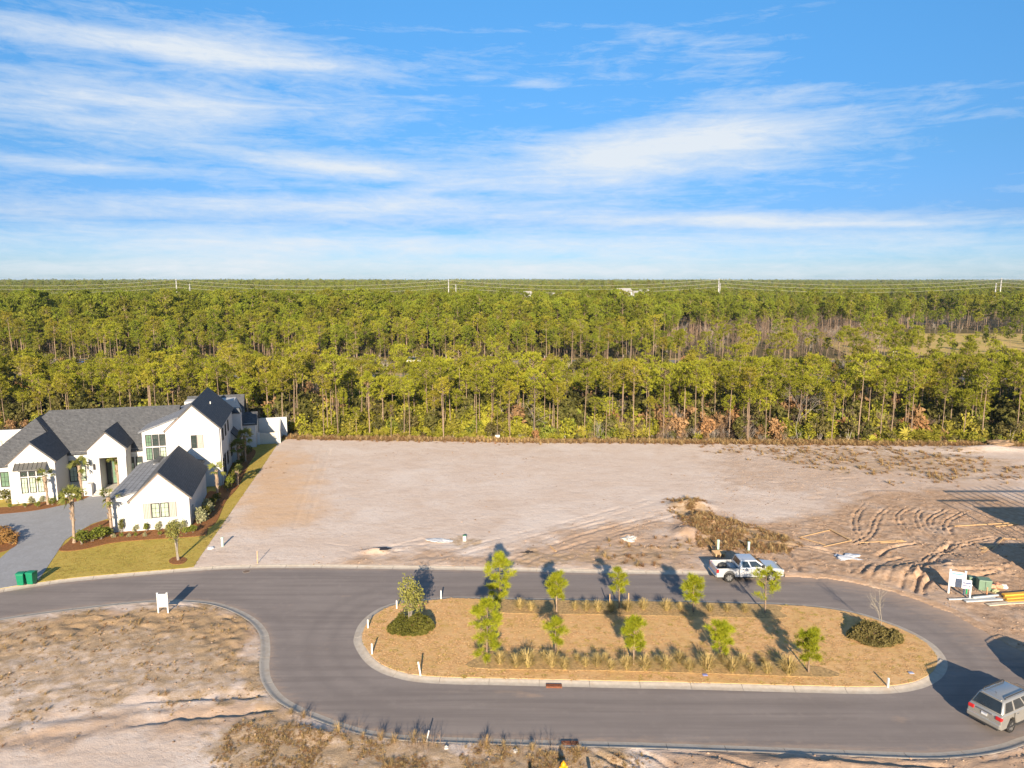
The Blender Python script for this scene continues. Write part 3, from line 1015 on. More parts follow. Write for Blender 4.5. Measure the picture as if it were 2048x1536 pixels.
# ================================================================== VEGETATION
bark_pine = simple('pine_bark', (0.30, 0.215, 0.15), 0.95, var=0.4, scale=2.5, spec=0.1, rand=0.25)
bark_grey = simple('grey_bark', (0.36, 0.31, 0.26), 0.95, var=0.3, scale=3, spec=0.1, rand=0.2)
bark_brown = simple('brown_twigs', (0.24, 0.165, 0.115), 0.95, var=0.3, scale=3, spec=0.1, rand=0.3)
pine_green = leafmat('pine_needles', (0.20, 0.225, 0.018), (0.40, 0.385, 0.032), (0.36, 0.29, 0.035), 0.28, 0.5)
pine_dark = leafmat('pine_needles_far', (0.135, 0.18, 0.018), (0.285, 0.305, 0.028), (0.29, 0.265, 0.032), 0.28, 0.35)
pine_young = leafmat('young_pine_needles', (0.26, 0.31, 0.015), (0.47, 0.46, 0.030), None, 0.12, 1.6)
oak_green = leafmat('oak_leaves', (0.11, 0.115, 0.028), (0.20, 0.175, 0.045), (0.17, 0.135, 0.05), 0.22, 0.7)
live_oak = leafmat('young_oak_leaves', (0.22, 0.23, 0.05), (0.38, 0.35, 0.095), None, 0.12, 1.2)
palmetto_green = leafmat('palmetto_fronds', (0.25, 0.26, 0.025), (0.46, 0.41, 0.05), (0.38, 0.31, 0.06), 0.25, 0.8)
palm_green = leafmat('palm_fronds', (0.16, 0.19, 0.040), (0.30, 0.29, 0.075), None, 0.15, 1.2)
brush_brown = leafmat('brown_brush', (0.33, 0.19, 0.085), (0.48, 0.30, 0.15), (0.40, 0.20, 0.085), 0.28, 0.8)
dry_tan = leafmat('dry_grass_blades', (0.46, 0.31, 0.13), (0.62, 0.46, 0.24), (0.42, 0.26, 0.11), 0.22, 1.2)
orna_tan = leafmat('ornamental_grass_blades', (0.50, 0.38, 0.135), (0.72, 0.54, 0.25), None, 0.14, 1.6)
orna_green = leafmat('ornamental_grass_base', (0.30, 0.31, 0.06), (0.46, 0.42, 0.11), None, 0.14, 1.6)
hedge_green = leafmat('hedge_leaves', (0.10, 0.11, 0.018), (0.235, 0.215, 0.045), None, 0.15, 1.4)
shrub_green = leafmat('shrub_leaves', (0.16, 0.20, 0.028), (0.30, 0.31, 0.05), None, 0.25, 1.6)
rust_leaf = leafmat('rust_leaves', (0.40, 0.14, 0.05), (0.52, 0.22, 0.08), None, 0.2, 1.0)

def unit(v):
    return v / np.maximum(1e-9, np.linalg.norm(v, axis=-1, keepdims=True))

def blades(P, A, n, length, width, spread, rng):     # n pointed blades bursting from each point P about axis A
    P = np.repeat(P, n, 0)
    A = np.repeat(A, n, 0)
    m = len(P)
    d = unit(A + spread * rng.normal(size=(m, 3)))
    s = unit(np.cross(d, rng.normal(size=(m, 3))))
    L = length * (0.65 + 0.7 * rng.random((m, 1)))
    w = width * (0.7 + 0.6 * rng.random((m, 1)))
    a = P - s * w * 0.5
    b = P + s * w * 0.5 
    c = P + d * L
    mid = P + d * L * 0.55
    V = np.stack([P, mid - s * w * 0.5, c, mid + s * w * 0.5], 1).reshape(-1, 3)
    F = np.arange(m * 4).reshape(-1, 4)
    return V, F

def leaves(P, size, rng, up=0.3):                    # a leaf clump quad at each point
    m = len(P)
    n = unit(rng.normal(size=(m, 3)) + np.array([0, 0, up]))
    a = unit(np.cross(n, rng.normal(size=(m, 3))))
    b = np.cross(n, a)
    s = size * (0.6 + 0.8 * rng.random((m, 1)))
    V = np.stack([P - a * s, P - b * s * 0.55, P + a * s, P + b * s * 0.55], 1).reshape(-1, 3)
    return V, np.arange(m * 4).reshape(-1, 4)

def join(parts):
    V, F, o = [], [], 0
    for v, f in parts:
        V.append(v)
        F.append(f + o)
        o += len(v)
    return np.concatenate(V), np.concatenate(F)

def tubes_np(segs, n=5):                             # list of (points, radii) -> quads
    V, F, o = [], [], 0
    for pts, rad in segs:
        pts = np.asarray(pts, float)
        d = unit(np.gradient(pts, axis=0))
        ref = np.array([1.0, 0.13, 0.0])
        a = unit(np.cross(d, ref))
        b = np.cross(d, a)
        t = np.arange(n) * 2 * math.pi / n
        ring = pts[:, None, :] + (a[:, None, :] * np.cos(t)[None, :, None] + b[:, None, :] * np.sin(t)[None, :, None]) * np.asarray(rad)[:, None, None]
        k = len(pts)
        V.append(ring.reshape(-1, 3))
        i = np.arange(k - 1)[:, None] * n
        j = np.arange(n)[None, :]
        j2 = (j + 1) % n
        F.append(np.stack([i + j, i + j2, i + n + j2, i + n + j], -1).reshape(-1, 4) + o)
        o += k * n
    return np.concatenate(V), np.concatenate(F)

def pine_proto(seed, h, start, rad, tufts, nb, blade_len, blade_w, mat, per_tuft=6, name='pine', thick=0.13, open_=0.0):
    rng = np.random.default_rng(seed)
    lean = rng.normal(size=2) * 0.014 * h
    zs = np.linspace(0, h, 7)
    bend = np.stack([lean[0] * (zs / h) ** 1.6 + 0.04 * np.sin(zs * 0.7 + seed), lean[1] * (zs / h) ** 1.6 + 0.04 * np.cos(zs * 0.6 + seed), zs], 1)
    segs = [(bend, thick * (1 - 0.80 * (zs / h)) + 0.012)]
    TP, TA = [], []
    # a few bare stubs below the crown
    for k in range(3):
        z = h * (0.25 + 0.3 * rng.random())
        a = rng.random() * 6.28
        p0 = np.array([np.interp(z, zs, bend[:, 0]), np.interp(z, zs, bend[:, 1]), z])
        segs.append((np.array([p0, p0 + np.array([math.cos(a), math.sin(a), 0.2]) * 0.07 * h * rng.random()]), [0.02 * thick / 0.13, 0.01]))
    for k in range(nb):
        t = (k + rng.random() * 0.8) / nb
        z = h * (start + (0.97 - start) * t)
        a = k * 2.4 + rng.normal() * 0.4
        prof = (0.55 + 0.9 * t) if t < 0.45 else (1.0 - 0.8 * ((t - 0.45) / 0.55) ** 1.4)
        L = rad * prof * (0.65 + 0.55 * rng.random())
        up = 0.15 + 0.75 * t + 0.15 * rng.normal()
        d = np.array([math.cos(a), math.sin(a), up])
        p0 = np.array([np.interp(z, zs, bend[:, 0]), np.interp(z, zs, bend[:, 1]), z])
        p1 = p0 + d * L * 0.6
        p2 = p0 + d * L + np.array([0, 0, 0.12 * L])
        segs.append((np.array([p0, p1, p2]), [0.045 * thick / 0.13, 0.025 * thick / 0.13, 0.008]))
        m = max(2, int(tufts / nb))
        s = 0.35 + 0.65 * rng.random(m) ** 0.7
        q = p0 + (p2 - p0) * s[:, None] + rng.normal(size=(m, 3)) * L * 0.17 * np.array([1, 1, 0.6])
        TP.append(q)
        TA.append(unit(d[None, :] * 0.5 + rng.normal(size=(m, 3)) * 0.35 + np.array([0, 0, 0.75])))
    top = np.array([bend[-1] + np.array([0, 0, -0.1 * k]) for k in range(4)])
    TP.append(top)
    TA.append(np.repeat([[0, 0, 1.0]], 4, 0))
    V, F = blades(np.concatenate(TP), np.concatenate(TA), per_tuft, blade_len, blade_w, 0.62, rng)
    tv, tf = tubes_np(segs, 5)
    return np_mesh(name + '_trunk', tv, tf, bark_pine, smooth=True), np_mesh(name + '_crown', V, F, mat)

def broad_proto(seed, h, rx, rz, n, size, mat, stems=1, trunk_h=0.4, bark=None, name='broadleaf', up=0.3, lobes=9, thick=0.1):
    rng = np.random.default_rng(seed)
    C = []
    base = h * trunk_h
    segs = []
    for k in range(lobes):
        a = rng.random() * 6.28
        r = rx * 0.62 * math.sqrt(rng.random())
        C.append((r * math.cos(a), r * math.sin(a), base + (h - base) * (0.25 + 0.55 * rng.random()) * (1 - 0.35 * (r / rx) ** 2)))
    P = []
    for c in C:
        m = n // lobes
        d = unit(rng.normal(size=(m, 3)))
        rr_ = (0.55 + 0.45 * rng.random((m, 1)))
        P.append(np.array(c) + d * rr_ * np.array([rx * 0.5, rx * 0.5, rz * 0.42]))
        segs.append((np.array([(rng.normal() * 0.05, rng.normal() * 0.05, 0), (c[0] * 0.3, c[1] * 0.3, base), c]), [thick, thick * 0.6, 0.015]))
    P = np.concatenate(P)
    P = P[P[:, 2] > 0.05 * h]
    V, F = leaves(P, size, rng, up)
    tv, tf = tubes_np(segs, 5)
    return np_mesh(name + '_trunk', tv, tf, bark or bark_grey, smooth=True), np_mesh(name + '_crown', V, F, mat)

def twig_proto(seed, h, r, n, mat, name='bare_tree', thick=0.05, trunk=True, levels=3):
    rng = np.random.default_rng(seed)
    segs = []
    def grow(p, d, L, rad_, lev):
        q = p + d * L
        mid = (p + q) / 2 + rng.normal(size=3) * L * 0.05
        segs.append((np.array([p, mid, q]), [rad_, rad_ * 0.8, rad_ * 0.55]))
        if lev == 0:
            return
        for k in range(n):
            t = 0.45 + 0.55 * rng.random()
            nd = unit(d + rng.normal(size=3) * 0.55 + np.array([0, 0, 0.22]))
            grow(p + (q - p) * t, nd, L * (0.45 + 0.3 * rng.random()), rad_ * 0.5, lev - 1)
    k0 = 1 if trunk else 7
    for k in range(k0):
        d = unit(np.array([rng.normal() * (0.06 if trunk else 0.35), rng.normal() * (0.06 if trunk else 0.35), 1.0]))
        grow(np.array([rng.normal() * 0.04 * k0, rng.normal() * 0.04 * k0, 0]), d, h * (0.55 if trunk else 0.5), thick, levels)
    tv, tf = tubes_np(segs, 3)
    return np_mesh(name, tv, tf, mat)

def tuft_proto(seed, h, r, n, w, mat, name='grass_tuft', droop=0.5):
    rng = np.random.default_rng(seed)
    a = rng.random(n) * 6.28
    out = rng.random(n) ** 0.8
    L = h * (0.6 + 0.55 * rng.random(n))
    base = np.stack([np.cos(a), np.sin(a), 0 * a], 1) * (r * 0.18 * rng.random((n, 1)))
    dirh = np.stack([np.cos(a), np.sin(a), 0 * a], 1)
    tip = base + dirh * (r * out)[:, None] + np.array([0, 0, 1]) * (L * (1 - droop * out ** 2))[:, None]
    mid = base + dirh * (r * out * 0.52)[:, None] + np.array([0, 0, 1]) * (L * (0.72 - 0.12 * out))[:, None]
    s = np.stack([-np.sin(a + 0.4 * rng.normal(size=n)), np.cos(a), 0 * a], 1) * w * 0.5
    V = np.stack([base - s * 0.7, base + s * 0.7, mid + s, mid - s, tip + s * 0.5, tip - s * 0.5], 1).reshape(-1, 3)
    i = np.arange(n)[:, None] * 6
    F = np.concatenate([i + np.array([[0, 1, 2, 3]]), i + np.array([[3, 2, 4, 5]])])
    return np_mesh(name, V, F, mat)

def fan_frond(rng, p, d, L, n, w, V, F, droop=0.35):     # one palm frond: petiole and a fan of leaflets
    d = unit(np.array(d))
    side = unit(np.cross(d, [0, 0, 1.0]))
    upv = np.cross(side, d)
    roll = rng.normal() * 0.7
    side, upv = side * math.cos(roll) + upv * math.sin(roll), upv * math.cos(roll) - side * math.sin(roll)
    c = p + d * L * 0.45
    o = len(V)
    V += [p - side * 0.02, p + side * 0.02, c + side * 0.015, c - side * 0.015]
    F.append((o, o + 1, o + 2, o + 3))
    for k in range(n):
        t = (k / (n - 1) - 0.5) * 2.5
        e = unit(d * math.cos(t) + side * math.sin(t) + upv * 0.15 * rng.normal() + np.array([0, 0, -droop * (0.4 + abs(t) * 0.2)]))
        l = L * 0.55 * (1 - 0.18 * abs(t)) * (0.85 + 0.3 * rng.random())
        m = c + e * l * 0.5 + np.array([0, 0, 0.03 * l])
        q = c + e * l + np.array([0, 0, -0.22 * l * droop])
        s = np.cross(e, upv) * w
        o = len(V)
        V += [c, m - s, q, m + s]
        F.append((o, o + 1, o + 2, o + 3))

def palmetto_proto(seed, h=1.3, n=13):
    rng = np.random.default_rng(seed)
    V, F = [], []
    for k in range(n):
        a = k * 2.4 + rng.normal() * 0.3
        fan_frond(rng, np.array([0, 0, 0.1]), (math.cos(a), math.sin(a), 0.4 + 1.1 * rng.random()), h * (0.8 + 0.5 * rng.random()), 7, 0.10, V, F)
    return np_mesh('palmetto', np.array(V), np.array(F), palmetto_green)

# ------------------------------------------------------------------ geometry-node scatter for what cannot be counted
def scatter(name, protos, pts, sc, rot, idx, label, cat, mat_any, tilt=None):
    pc = bpy.data.collections.new(name + '_kinds')
    for i, me in enumerate(protos):
        o = bpy.data.objects.new('%s_kind_%02d' % (name, i), me)
        pc.objects.link(o)
    me = bpy.data.meshes.new(name)
    pts = np.asarray(pts, dtype=np.float32)
    me.vertices.add(len(pts))
    me.vertices.foreach_set('co', pts.ravel())
    for nm, arr, ty in (('inst_scale', sc, 'FLOAT'), ('inst_rot', rot, 'FLOAT'), ('inst_kind', idx, 'INT')):
        at = me.attributes.new(nm, ty, 'POINT')
        at.data.foreach_set('value', np.asarray(arr, dtype=np.float32 if ty == 'FLOAT' else np.int32))
    me.materials.append(mat_any)
    ob = link(name, me)
    tag(ob, label, cat, kind='stuff')
    ng = bpy.data.node_groups.new(name + '_scatter', 'GeometryNodeTree')
    ng.interface.new_socket('Geometry', in_out='INPUT', socket_type='NodeSocketGeometry')
    ng.interface.new_socket('Geometry', in_out='OUTPUT', socket_type='NodeSocketGeometry')
    nn = ng.nodes
    gi, go = nn.new('NodeGroupInput'), nn.new('NodeGroupOutput')
    ci = nn.new('GeometryNodeCollectionInfo')
    ci.inputs['Collection'].default_value = pc
    ci.inputs['Separate Children'].default_value = True
    ci.inputs['Reset Children'].default_value = True
    ip = nn.new('GeometryNodeInstanceOnPoints')
    ip.inputs['Pick Instance'].default_value = True
    def na(n_, ty):
        a = nn.new('GeometryNodeInputNamedAttribute')
        a.data_type = ty
        a.inputs['Name'].default_value = n_
        return a.outputs['Attribute']
    cb = nn.new('ShaderNodeCombineXYZ')
    ng.links.new(na('inst_rot', 'FLOAT'), cb.inputs[2])
    ng.links.new(gi.outputs[0], ip.inputs['Points'])
    ng.links.new(ci.outputs[0], ip.inputs['Instance'])
    ng.links.new(na('inst_kind', 'INT'), ip.inputs['Instance Index'])
    e2r = nn.new('FunctionNodeEulerToRotation')
    ng.links.new(cb.outputs[0], e2r.inputs[0])
    ng.links.new(e2r.outputs[0], ip.inputs['Rotation'])
    ng.links.new(na('inst_scale', 'FLOAT'), ip.inputs['Scale'])
    ng.links.new(ip.outputs[0], go.inputs[0])
    md = ob.modifiers.new('scatter', 'NODES')
    md.node_group = ng
    return ob

# ------------------------------------------------------------------ the front stand of pines: the 300 nearest are trees of their own
pine_kinds = [pine_proto(100 + k, h, st, rd, 190, 22, 0.55, 0.105, pine_green, 9, 'pine', 0.125)
              for k, (h, st, rd) in enumerate([(15.5, 0.68, 2.5), (14.0, 0.64, 2.3), (16.5, 0.72, 2.7), (12.5, 0.62, 2.0), (15.0, 0.62, 2.7), (13.5, 0.74, 2.2), (11.0, 0.62, 1.9), (16.0, 0.67, 2.8)])]

def treeline(x):
    return np.interp(x, tl_x, tl_y)
# jittered planting, thinned by noise
def plant(x0, x1, y0, y1, sp, rng, keep=None):
    X, Y = np.meshgrid(np.arange(x0, x1, sp), np.arange(y0, y1, sp))
    X = X + (rng.random(X.shape) - 0.5) * sp * 1.1
    Y = Y + (rng.random(Y.shape) - 0.5) * sp * 1.1
    X, Y = X.ravel(), Y.ravel()
    k = np.abs(X) < 0.80 * Y + 14
    if keep is not None:
        k &= keep(X, Y)
    return X[k], Y[k]
rngF = np.random.default_rng(5)
HWAY = [(178, 190), (210, 226)]                   # the two carriageways behind the first stand
def keepA(x, y):
    d = y - treeline(x)
    ok = (d > 0.6) & (rngF.random(len(x)) < np.where(d < 8, 0.62, 0.52)) & (vnoise(x, y, 0.05, 31) > 0.13) & ((d < 30 + 10 * vnoise(x, y, 0.02, 33)) | (rngF.random(len(x)) < 0.07))
    hu, hv = (x - HO[0]) * HU[0] + (y - HO[1]) * HU[1], (x - HO[0]) * HV[0] + (y - HO[1]) * HV[1]
    return ok & ~((hu < 9.5) & (hv < 46))
fx, fy = plant(-150, 150, 104, 176, 2.55, rngF, keepA)
kind = rngF.integers(0, 8, len(fx))
size = 0.58 + 0.26 * rngF.random(len(fx)) - 0.12 * (vnoise(fx, fy, 0.03, 40) > 0.6)
size = size * np.where(rngF.random(len(fx)) < 0.20, 0.55 + 0.25 * rngF.random(len(fx)), 1.0)
order = np.argsort(fy - 0.02 * np.abs(fx) + rngF.random(len(fx)) * 3)
visible = [i for i in order if abs(fx[i]) < 0.74 * (fy[i] * CP + CAM_H * SP)]
front = visible[:300]
front_set = set(front)
protos_done = {}
for i in front:
    k = int(kind[i])
    s = float(size[i])
    loc = (fx[i], fy[i], 0.08)
    rz = rngF.random() * 6.28
    if k not in protos_done:
        e = empty('pine_tree', loc, rz, 'tall slender pine with bare trunk at the forest edge behind the sandy lot', 'pine tree', 'pines along the forest edge')
        e.scale = (s, s, s)
        link('trunk', pine_kinds[k][0], e)
        link('crown', pine_kinds[k][1], e)
        protos_done[k] = e
    else:
        dup(protos_done[k], loc, rz, s)

# joined meshes (trunk and crown in one) for the trees too many to count
def merged(pair, name):
    tr, cr = pair
    def arr(me):
        v = np.empty(len(me.vertices) * 3, dtype=np.float32)
        me.vertices.foreach_get('co', v)
        f = np.empty(len(me.loops), dtype=np.int32)
        me.loops.foreach_get('vertex_index', f)
        return v.reshape(-1, 3), f.reshape(-1, 4)
    v1, f1 = arr(tr)
    v2, f2 = arr(cr)
    return np_mesh(name, np.concatenate([v1, v2]), np.concatenate([f1, f2 + len(v1)]), [tr.materials[0], cr.materials[0]],
                   np.concatenate([np.zeros(len(f1)), np.ones(len(f2))]))
wood_kinds = [merged(p, 'wood_pine') for p in pine_kinds]
full_kinds = [merged(pine_proto(200 + k, h, st, rd, 230, 22, 0.90, 0.24, pine_dark, 5, 'stand_pine', 0.15), 'stand_pine')
              for k, (h, st, rd) in enumerate([(17, 0.5, 3.1), (15.5, 0.48, 2.9), (18, 0.56, 3.4), (14, 0.45, 2.6), (16, 0.56, 3.1)])]
oak_kinds = [merged(broad_proto(300 + k, h, rx, rz, 420, 0.42, oak_green, trunk_h=0.25, name='wood_oak'), 'wood_oak')
             for k, (h, rx, rz) in enumerate([(6, 2.6, 4.0), (8, 3.2, 5), (5, 2.4, 3.5)])]
bare_kinds = [twig_proto(400 + k, h, 1.5, 4, bark_brown, 'bare_cypress', 0.09) for k, h in enumerate((9, 11, 8))]
bare_grey = [twig_proto(410 + k, h, 1.5, 4, bark_grey, 'bare_grey_tree', 0.08) for k, h in enumerate((8, 6))]

WX, WY, WS, WK = [], [], [], []
woods = wood_kinds + full_kinds + oak_kinds + bare_kinds + bare_grey
i_full, i_oak, i_bare, i_grey = 8, 13, 16, 19
def put(x, y, s, k):
    WX.append(x); WY.append(y); WS.append(s); WK.append(k)
rest = [i for i in range(len(fx)) if i not in front_set]
put(fx[rest], fy[rest], size[rest], kind[rest])
# strip between and beyond the carriageways, sparser, younger
x, y = plant(-190, 190, 191, 210, 3.2, rngF, lambda x, y: (rngF.random(len(x)) < 0.10) & (vnoise(x, y, 0.035, 51) > 0.45))
put(x, y, 0.72 + 0.25 * rngF.random(len(x)), rngF.integers(0, 8, len(x)))
# the second stand: tall and closed on the left and centre, browner and broken on the right
brown = lambda x, y: ((x / y > 0.20 + 0.05 * vnoise(x, y, 0.03, 62)) & (x / y < 0.53) & (y < 318)).astype(float)
right = lambda x, y: np.clip((x / y - 0.18 + (vnoise(x, y, 0.02, 61) - 0.5) * 0.25) / 0.12, 0, 1)
glade = lambda x, y: (x / y > 0.55) & (y < 330) & (y > 232)
x, y = plant(-420, 420, 229, 450, 4.5, rngF, lambda x, y: (rngF.random(len(x)) < 0.92 - 0.3 * right(x, y) - 0.45 * brown(x, y)) & ~(glade(x, y) & (rngF.random(len(x)) < 0.96)))
r_ = np.maximum(right(x, y), brown(x, y))
pick = rngF.random(len(x))
k = np.where(pick < 0.8 * r_, np.where(rngF.random(len(x)) < 0.75, i_bare + rngF.integers(0, 3, len(x)), i_grey + rngF.integers(0, 2, len(x))), i_full + rngF.integers(0, 5, len(x)))
k = np.where((y < 262) & (pick > 0.5) & (r_ < 0.5), rngF.integers(0, 8, len(x)), k)
s = (0.68 + 0.5 * rngF.random(len(x))) * np.clip(0.62 + (y - 229) / 100, 0.62, 1.0) * (1 - 0.28 * r_) * np.where(k >= i_bare, 0.85, 1.0) * np.clip(1.0 - (y - 290) / 700, 0.80, 1.0)
put(x, y, s, k)
# ragged young growth along the front of the second stand
x, y = plant(-300, 300, 224, 250, 3.0, rngF, lambda x, y: (rngF.random(len(x)) < 0.75) & (vnoise(x, y, 0.05, 64) > 0.3) & ~glade(x, y))
r_ = brown(x, y)
u_ = rngF.random(len(x))
put(x, y, 0.28 + 0.42 * rngF.random(len(x)) ** 1.5, np.where(u_ < 0.35 + 0.4 * r_, np.where(r_ > 0.5, i_bare + rngF.integers(0, 3, len(x)), i_oak + rngF.integers(0, 3, len(x))), np.where(u_ < 0.75, i_full + rngF.integers(0, 5, len(x)), rngF.integers(0, 8, len(x)))))
# bare cypress heads on the right
x, y = plant(40, 200, 236, 330, 3.4, rngF, lambda x, y: (brown(x, y) > 0.5) & (rngF.random(len(x)) < 0.55))
put(x, y, 0.65 + 0.35 * rngF.random(len(x)), i_bare + rngF.integers(0, 5, len(x)))
# tall dark pines standing on the right beyond the glade
x, y = plant(60, 420, 330, 400, 5.5, rngF, lambda x, y: (x / y > 0.24) & (rngF.random(len(x)) < 0.45) & (vnoise(x, y, 0.03, 66) > 0.42))
put(x, y, 0.85 + 0.25 * rngF.random(len(x)), i_full + rngF.integers(0, 5, len(x)))
# the flat woods to the horizon
def mixk(x, y, pb, po):
    br = np.clip((vnoise(x, y, 0.006, 71) - 0.45) * 3 + np.where(x > 0, 0.25, -0.1), 0, 1) * pb
    u = rngF.random(len(x))
    return np.where(u < br, i_bare + rngF.integers(0, 3, len(x)), np.where(u < br + po, i_oak + rngF.integers(0, 3, len(x)), i_full + rngF.integers(0, 5, len(x))))
x, y = plant(-900, 900, 452, 1050, 7.0, rngF, lambda x, y: (rngF.random(len(x)) < 0.72) & (vnoise(x, y, 0.012, 81) > 0.2) & ~((y > 575) & (y < 628)))
put(x, y, 0.62 + 0.35 * rngF.random(len(x)), mixk(x, y, 0.75, 0.12))
x, y = plant(-900, 900, 575, 628, 6, rngF, lambda x, y: rngF.random(len(x)) < 0.35)
put(x, y, 0.5 + 0.3 * rngF.random(len(x)), mixk(x, y, 0.9, 0.6))
x, y = plant(-2400, 2400, 1050, 3000, 15, rngF, lambda x, y: (rngF.random(len(x)) < 0.8) & (vnoise(x, y, 0.006, 91) > 0.18))
put(x, y, (0.8 + 0.4 * rngF.random(len(x))) * np.where(vnoise(x, y, 0.004, 95) > 0.55, 1.1, 0.85), mixk(x, y, 0.45, 0.15))
x, y = plant(-6500, 6500, 3000, 8000, 40, rngF, lambda x, y: rngF.random(len(x)) < 0.9)
put(x, y, (0.95 + 0.35 * rngF.random(len(x)) ** 2) * np.where(vnoise(x, y, 0.0016, 97) > 0.62, 1.22, 1.0), i_full + rngF.integers(0, 5, len(x)))
# young growth in the glade
x, y = plant(120, 330, 232, 330, 7, rngF, lambda x, y: (x / y > 0.5) & (rngF.random(len(x)) < 0.25))
put(x, y, 0.3 + 0.3 * rngF.random(len(x)), rngF.integers(i_full, i_oak + 3, len(x)))
WX, WY, WS, WK = map(np.concatenate, (WX, WY, WS, WK))
WZ = 0.1 - (np.maximum(0, np.hypot(WX, WY) - 400) ** 2) / (2 * 6.4e6)
scatter('forest', woods, np.stack([WX, WY, WZ], 1), WS, rngF.random(len(WX)) * 6.28, WK, 'endless pine woodland reaching back to the flat horizon', 'forest', pine_green)

# ------------------------------------------------------------------ undergrowth along the forest edge
under = [palmetto_proto(500 + k, 1.5) for k in range(3)]
under += [merged(broad_proto(510 + k, h, 1.2, 1.6, 240, 0.20, m, trunk_h=0.1, name='bush', lobes=6, thick=0.03), 'bush') for k, (h, m) in enumerate(((2.2, palmetto_green), (2.8, oak_green), (1.8, shrub_green), (2.4, brush_brown)))]
under += [twig_proto(520 + k, 2.6, 1, 4, m, 'brush', 0.022, False, 2) for k, m in enumerate((bark_brown, bark_grey, bark_brown))]
ux, uy = plant(-160, 160, 104, 208, 1.45, rngF, lambda x, y: (y - treeline(x) > 0.9) & ~((y > 174) & (y < 192)) & (rngF.random(len(x)) < np.where(y - treeline(x) < 30, 0.95, 0.35)))
hu, hv = (ux - HO[0]) * HU[0] + (uy - HO[1]) * HU[1], (ux - HO[0]) * HV[0] + (uy - HO[1]) * HV[1]
kk = ~((hu < 9.8) & (hv < 45))
ux, uy = ux[kk], uy[kk]
d = uy - treeline(ux)
pal = np.exp(-((ux + 8) / 24.0) ** 2) + np.exp(-((ux - 66) / 14.0) ** 2) + 0.6 * np.exp(-((ux + 28) / 10.0) ** 2)      # palmetto thickets centre-left and far right
brn = np.exp(-((ux - 32) / 17.0) ** 2) * (d < 9)
u = rngF.random(len(ux))
n_ = vnoise(ux, uy, 0.12, 55)
ki = np.where(u < 0.75 * pal, np.where(rngF.random(len(ux)) < 0.75, rngF.integers(0, 3, len(ux)), 3),
     np.where(u < 0.75 * pal + 0.75 * brn, np.where(rngF.random(len(ux)) < 0.7, rngF.integers(7, 10, len(ux)), 6),
     np.where(n_ > 0.55, rngF.integers(3, 6, len(ux)), np.where(rngF.random(len(ux)) < 0.5, rngF.integers(6, 10, len(ux)), 4))))
us = (0.65 + 0.9 * rngF.random(len(ux))) * np.where(d < 2.5, 0.6, 1.0) * np.where((ki > 2) & (d > 6) & (d < 34), 1.3, 1.0)
scatter('undergrowth', under, np.stack([ux, uy, 0 * ux + 0.1], 1), us, rngF.random(len(ux)) * 6.28, ki, 'palmetto, brush and saplings filling the forest edge', 'undergrowth', palmetto_green)

# single trees that stand out at the forest edge
def lone(name, pair, loc, rz, sc, label, cat='tree'):
    e = empty(name, loc, rz, label, cat)
    e.scale = (sc, sc, sc)
    link('trunk', pair[0], e)
    link('crown', pair[1], e)
    return e
oak_big = broad_proto(601, 7.5, 3.3, 5.5, 1500, 0.26, oak_green, trunk_h=0.15, name='edge_oak', lobes=16)
p = HP(-7, 52)
lone('oak_tree', oak_big, (p[0], p[1], 0), 0.4, 1.0, 'bushy green oak behind the tall gable of the white house')
def bare(name, px, py, h, seed, label):
    q = G(px, py)
    e = empty(name, (q[0], q[1], 0.05), 0.7, label, 'tree')
    link('trunk', twig_proto(seed, h, 1, 4, bark_grey, 'bare_edge_tree', 0.07, True, 4), e)
bare('bare_tree', 1596, 884, 9.0, 611, 'pale grey leafless tree at the forest edge on the right')
bare('bare_tree', 1066, 876, 7.0, 612, 'pale grey leafless tree at the forest edge near the centre')
q = G(1073, 868)
lone('rust_sapling', broad_proto(620, 5.2, 0.8, 1.4, 130, 0.16, rust_leaf, trunk_h=0.7, name='rust_sapling', lobes=4, thick=0.04), (q[0], q[1] + 8, 0), 0, 1.0, 'small sapling with rust red leaves among the pines', 'tree')
q = G(690, 880)
lone('oak_shrub', broad_proto(602, 5.0, 2.0, 3.5, 800, 0.2, oak_green, trunk_h=0.1, name='edge_shrub', lobes=9), (-47, 121, 0), 0, 1.0, 'dark green shrub behind the yard wall corner', 'shrub')

# ------------------------------------------------------------------ dry grass on the sandy lots
rngG = np.random.default_rng(9)
tufts = [tuft_proto(700 + k, h, r, n, 0.013, m, 'dry_tuft', 0.6) for k, (h, r, n, m) in enumerate(((0.22, 0.30, 46, dry_tan), (0.40, 0.45, 70, dry_tan), (0.12, 0.35, 40, brush_brown), (0.62, 0.55, 90, dry_tan), (0.28, 0.40, 50, brush_brown)))]
tufts += [twig_proto(710, 0.8, 1, 3, bark_brown, 'weed', 0.008, False, 2)]
def sample_mask(mask, n, xr, yr):
    X = xr[0] + (xr[1] - xr[0]) * rngG.random(n)
    Y = yr[0] + (yr[1] - yr[0]) * rngG.random(n)
    i = np.clip(np.searchsorted(gx, X), 0, nxg - 1)
    j = np.clip(np.searchsorted(gy, Y), 0, nyg - 1)
    p_ = mask[j, i] * np.clip((fbm(X, Y, 0.9, 3, 77) - 0.36) * 4, 0, 1)
    k = rngG.random(n) < p_
    return X[k], Y[k]
gm = np.where(sandy & (SD > 0.7), GRASS, 0)
PX, PY, PS, PK = [], [], [], []
x, y = sample_mask(gm, 15000, (-47, 12), (29, 54))
PX.append(x); PY.append(y); PS.append(0.2 + 0.4 * rngG.random(len(x)) ** 2); PK.append(rngG.choice([0, 0, 2, 2, 4, 1], len(x)))
x, y = sample_mask(gm * (GY < 38), 22000, (-16, 12), (29, 37.5))
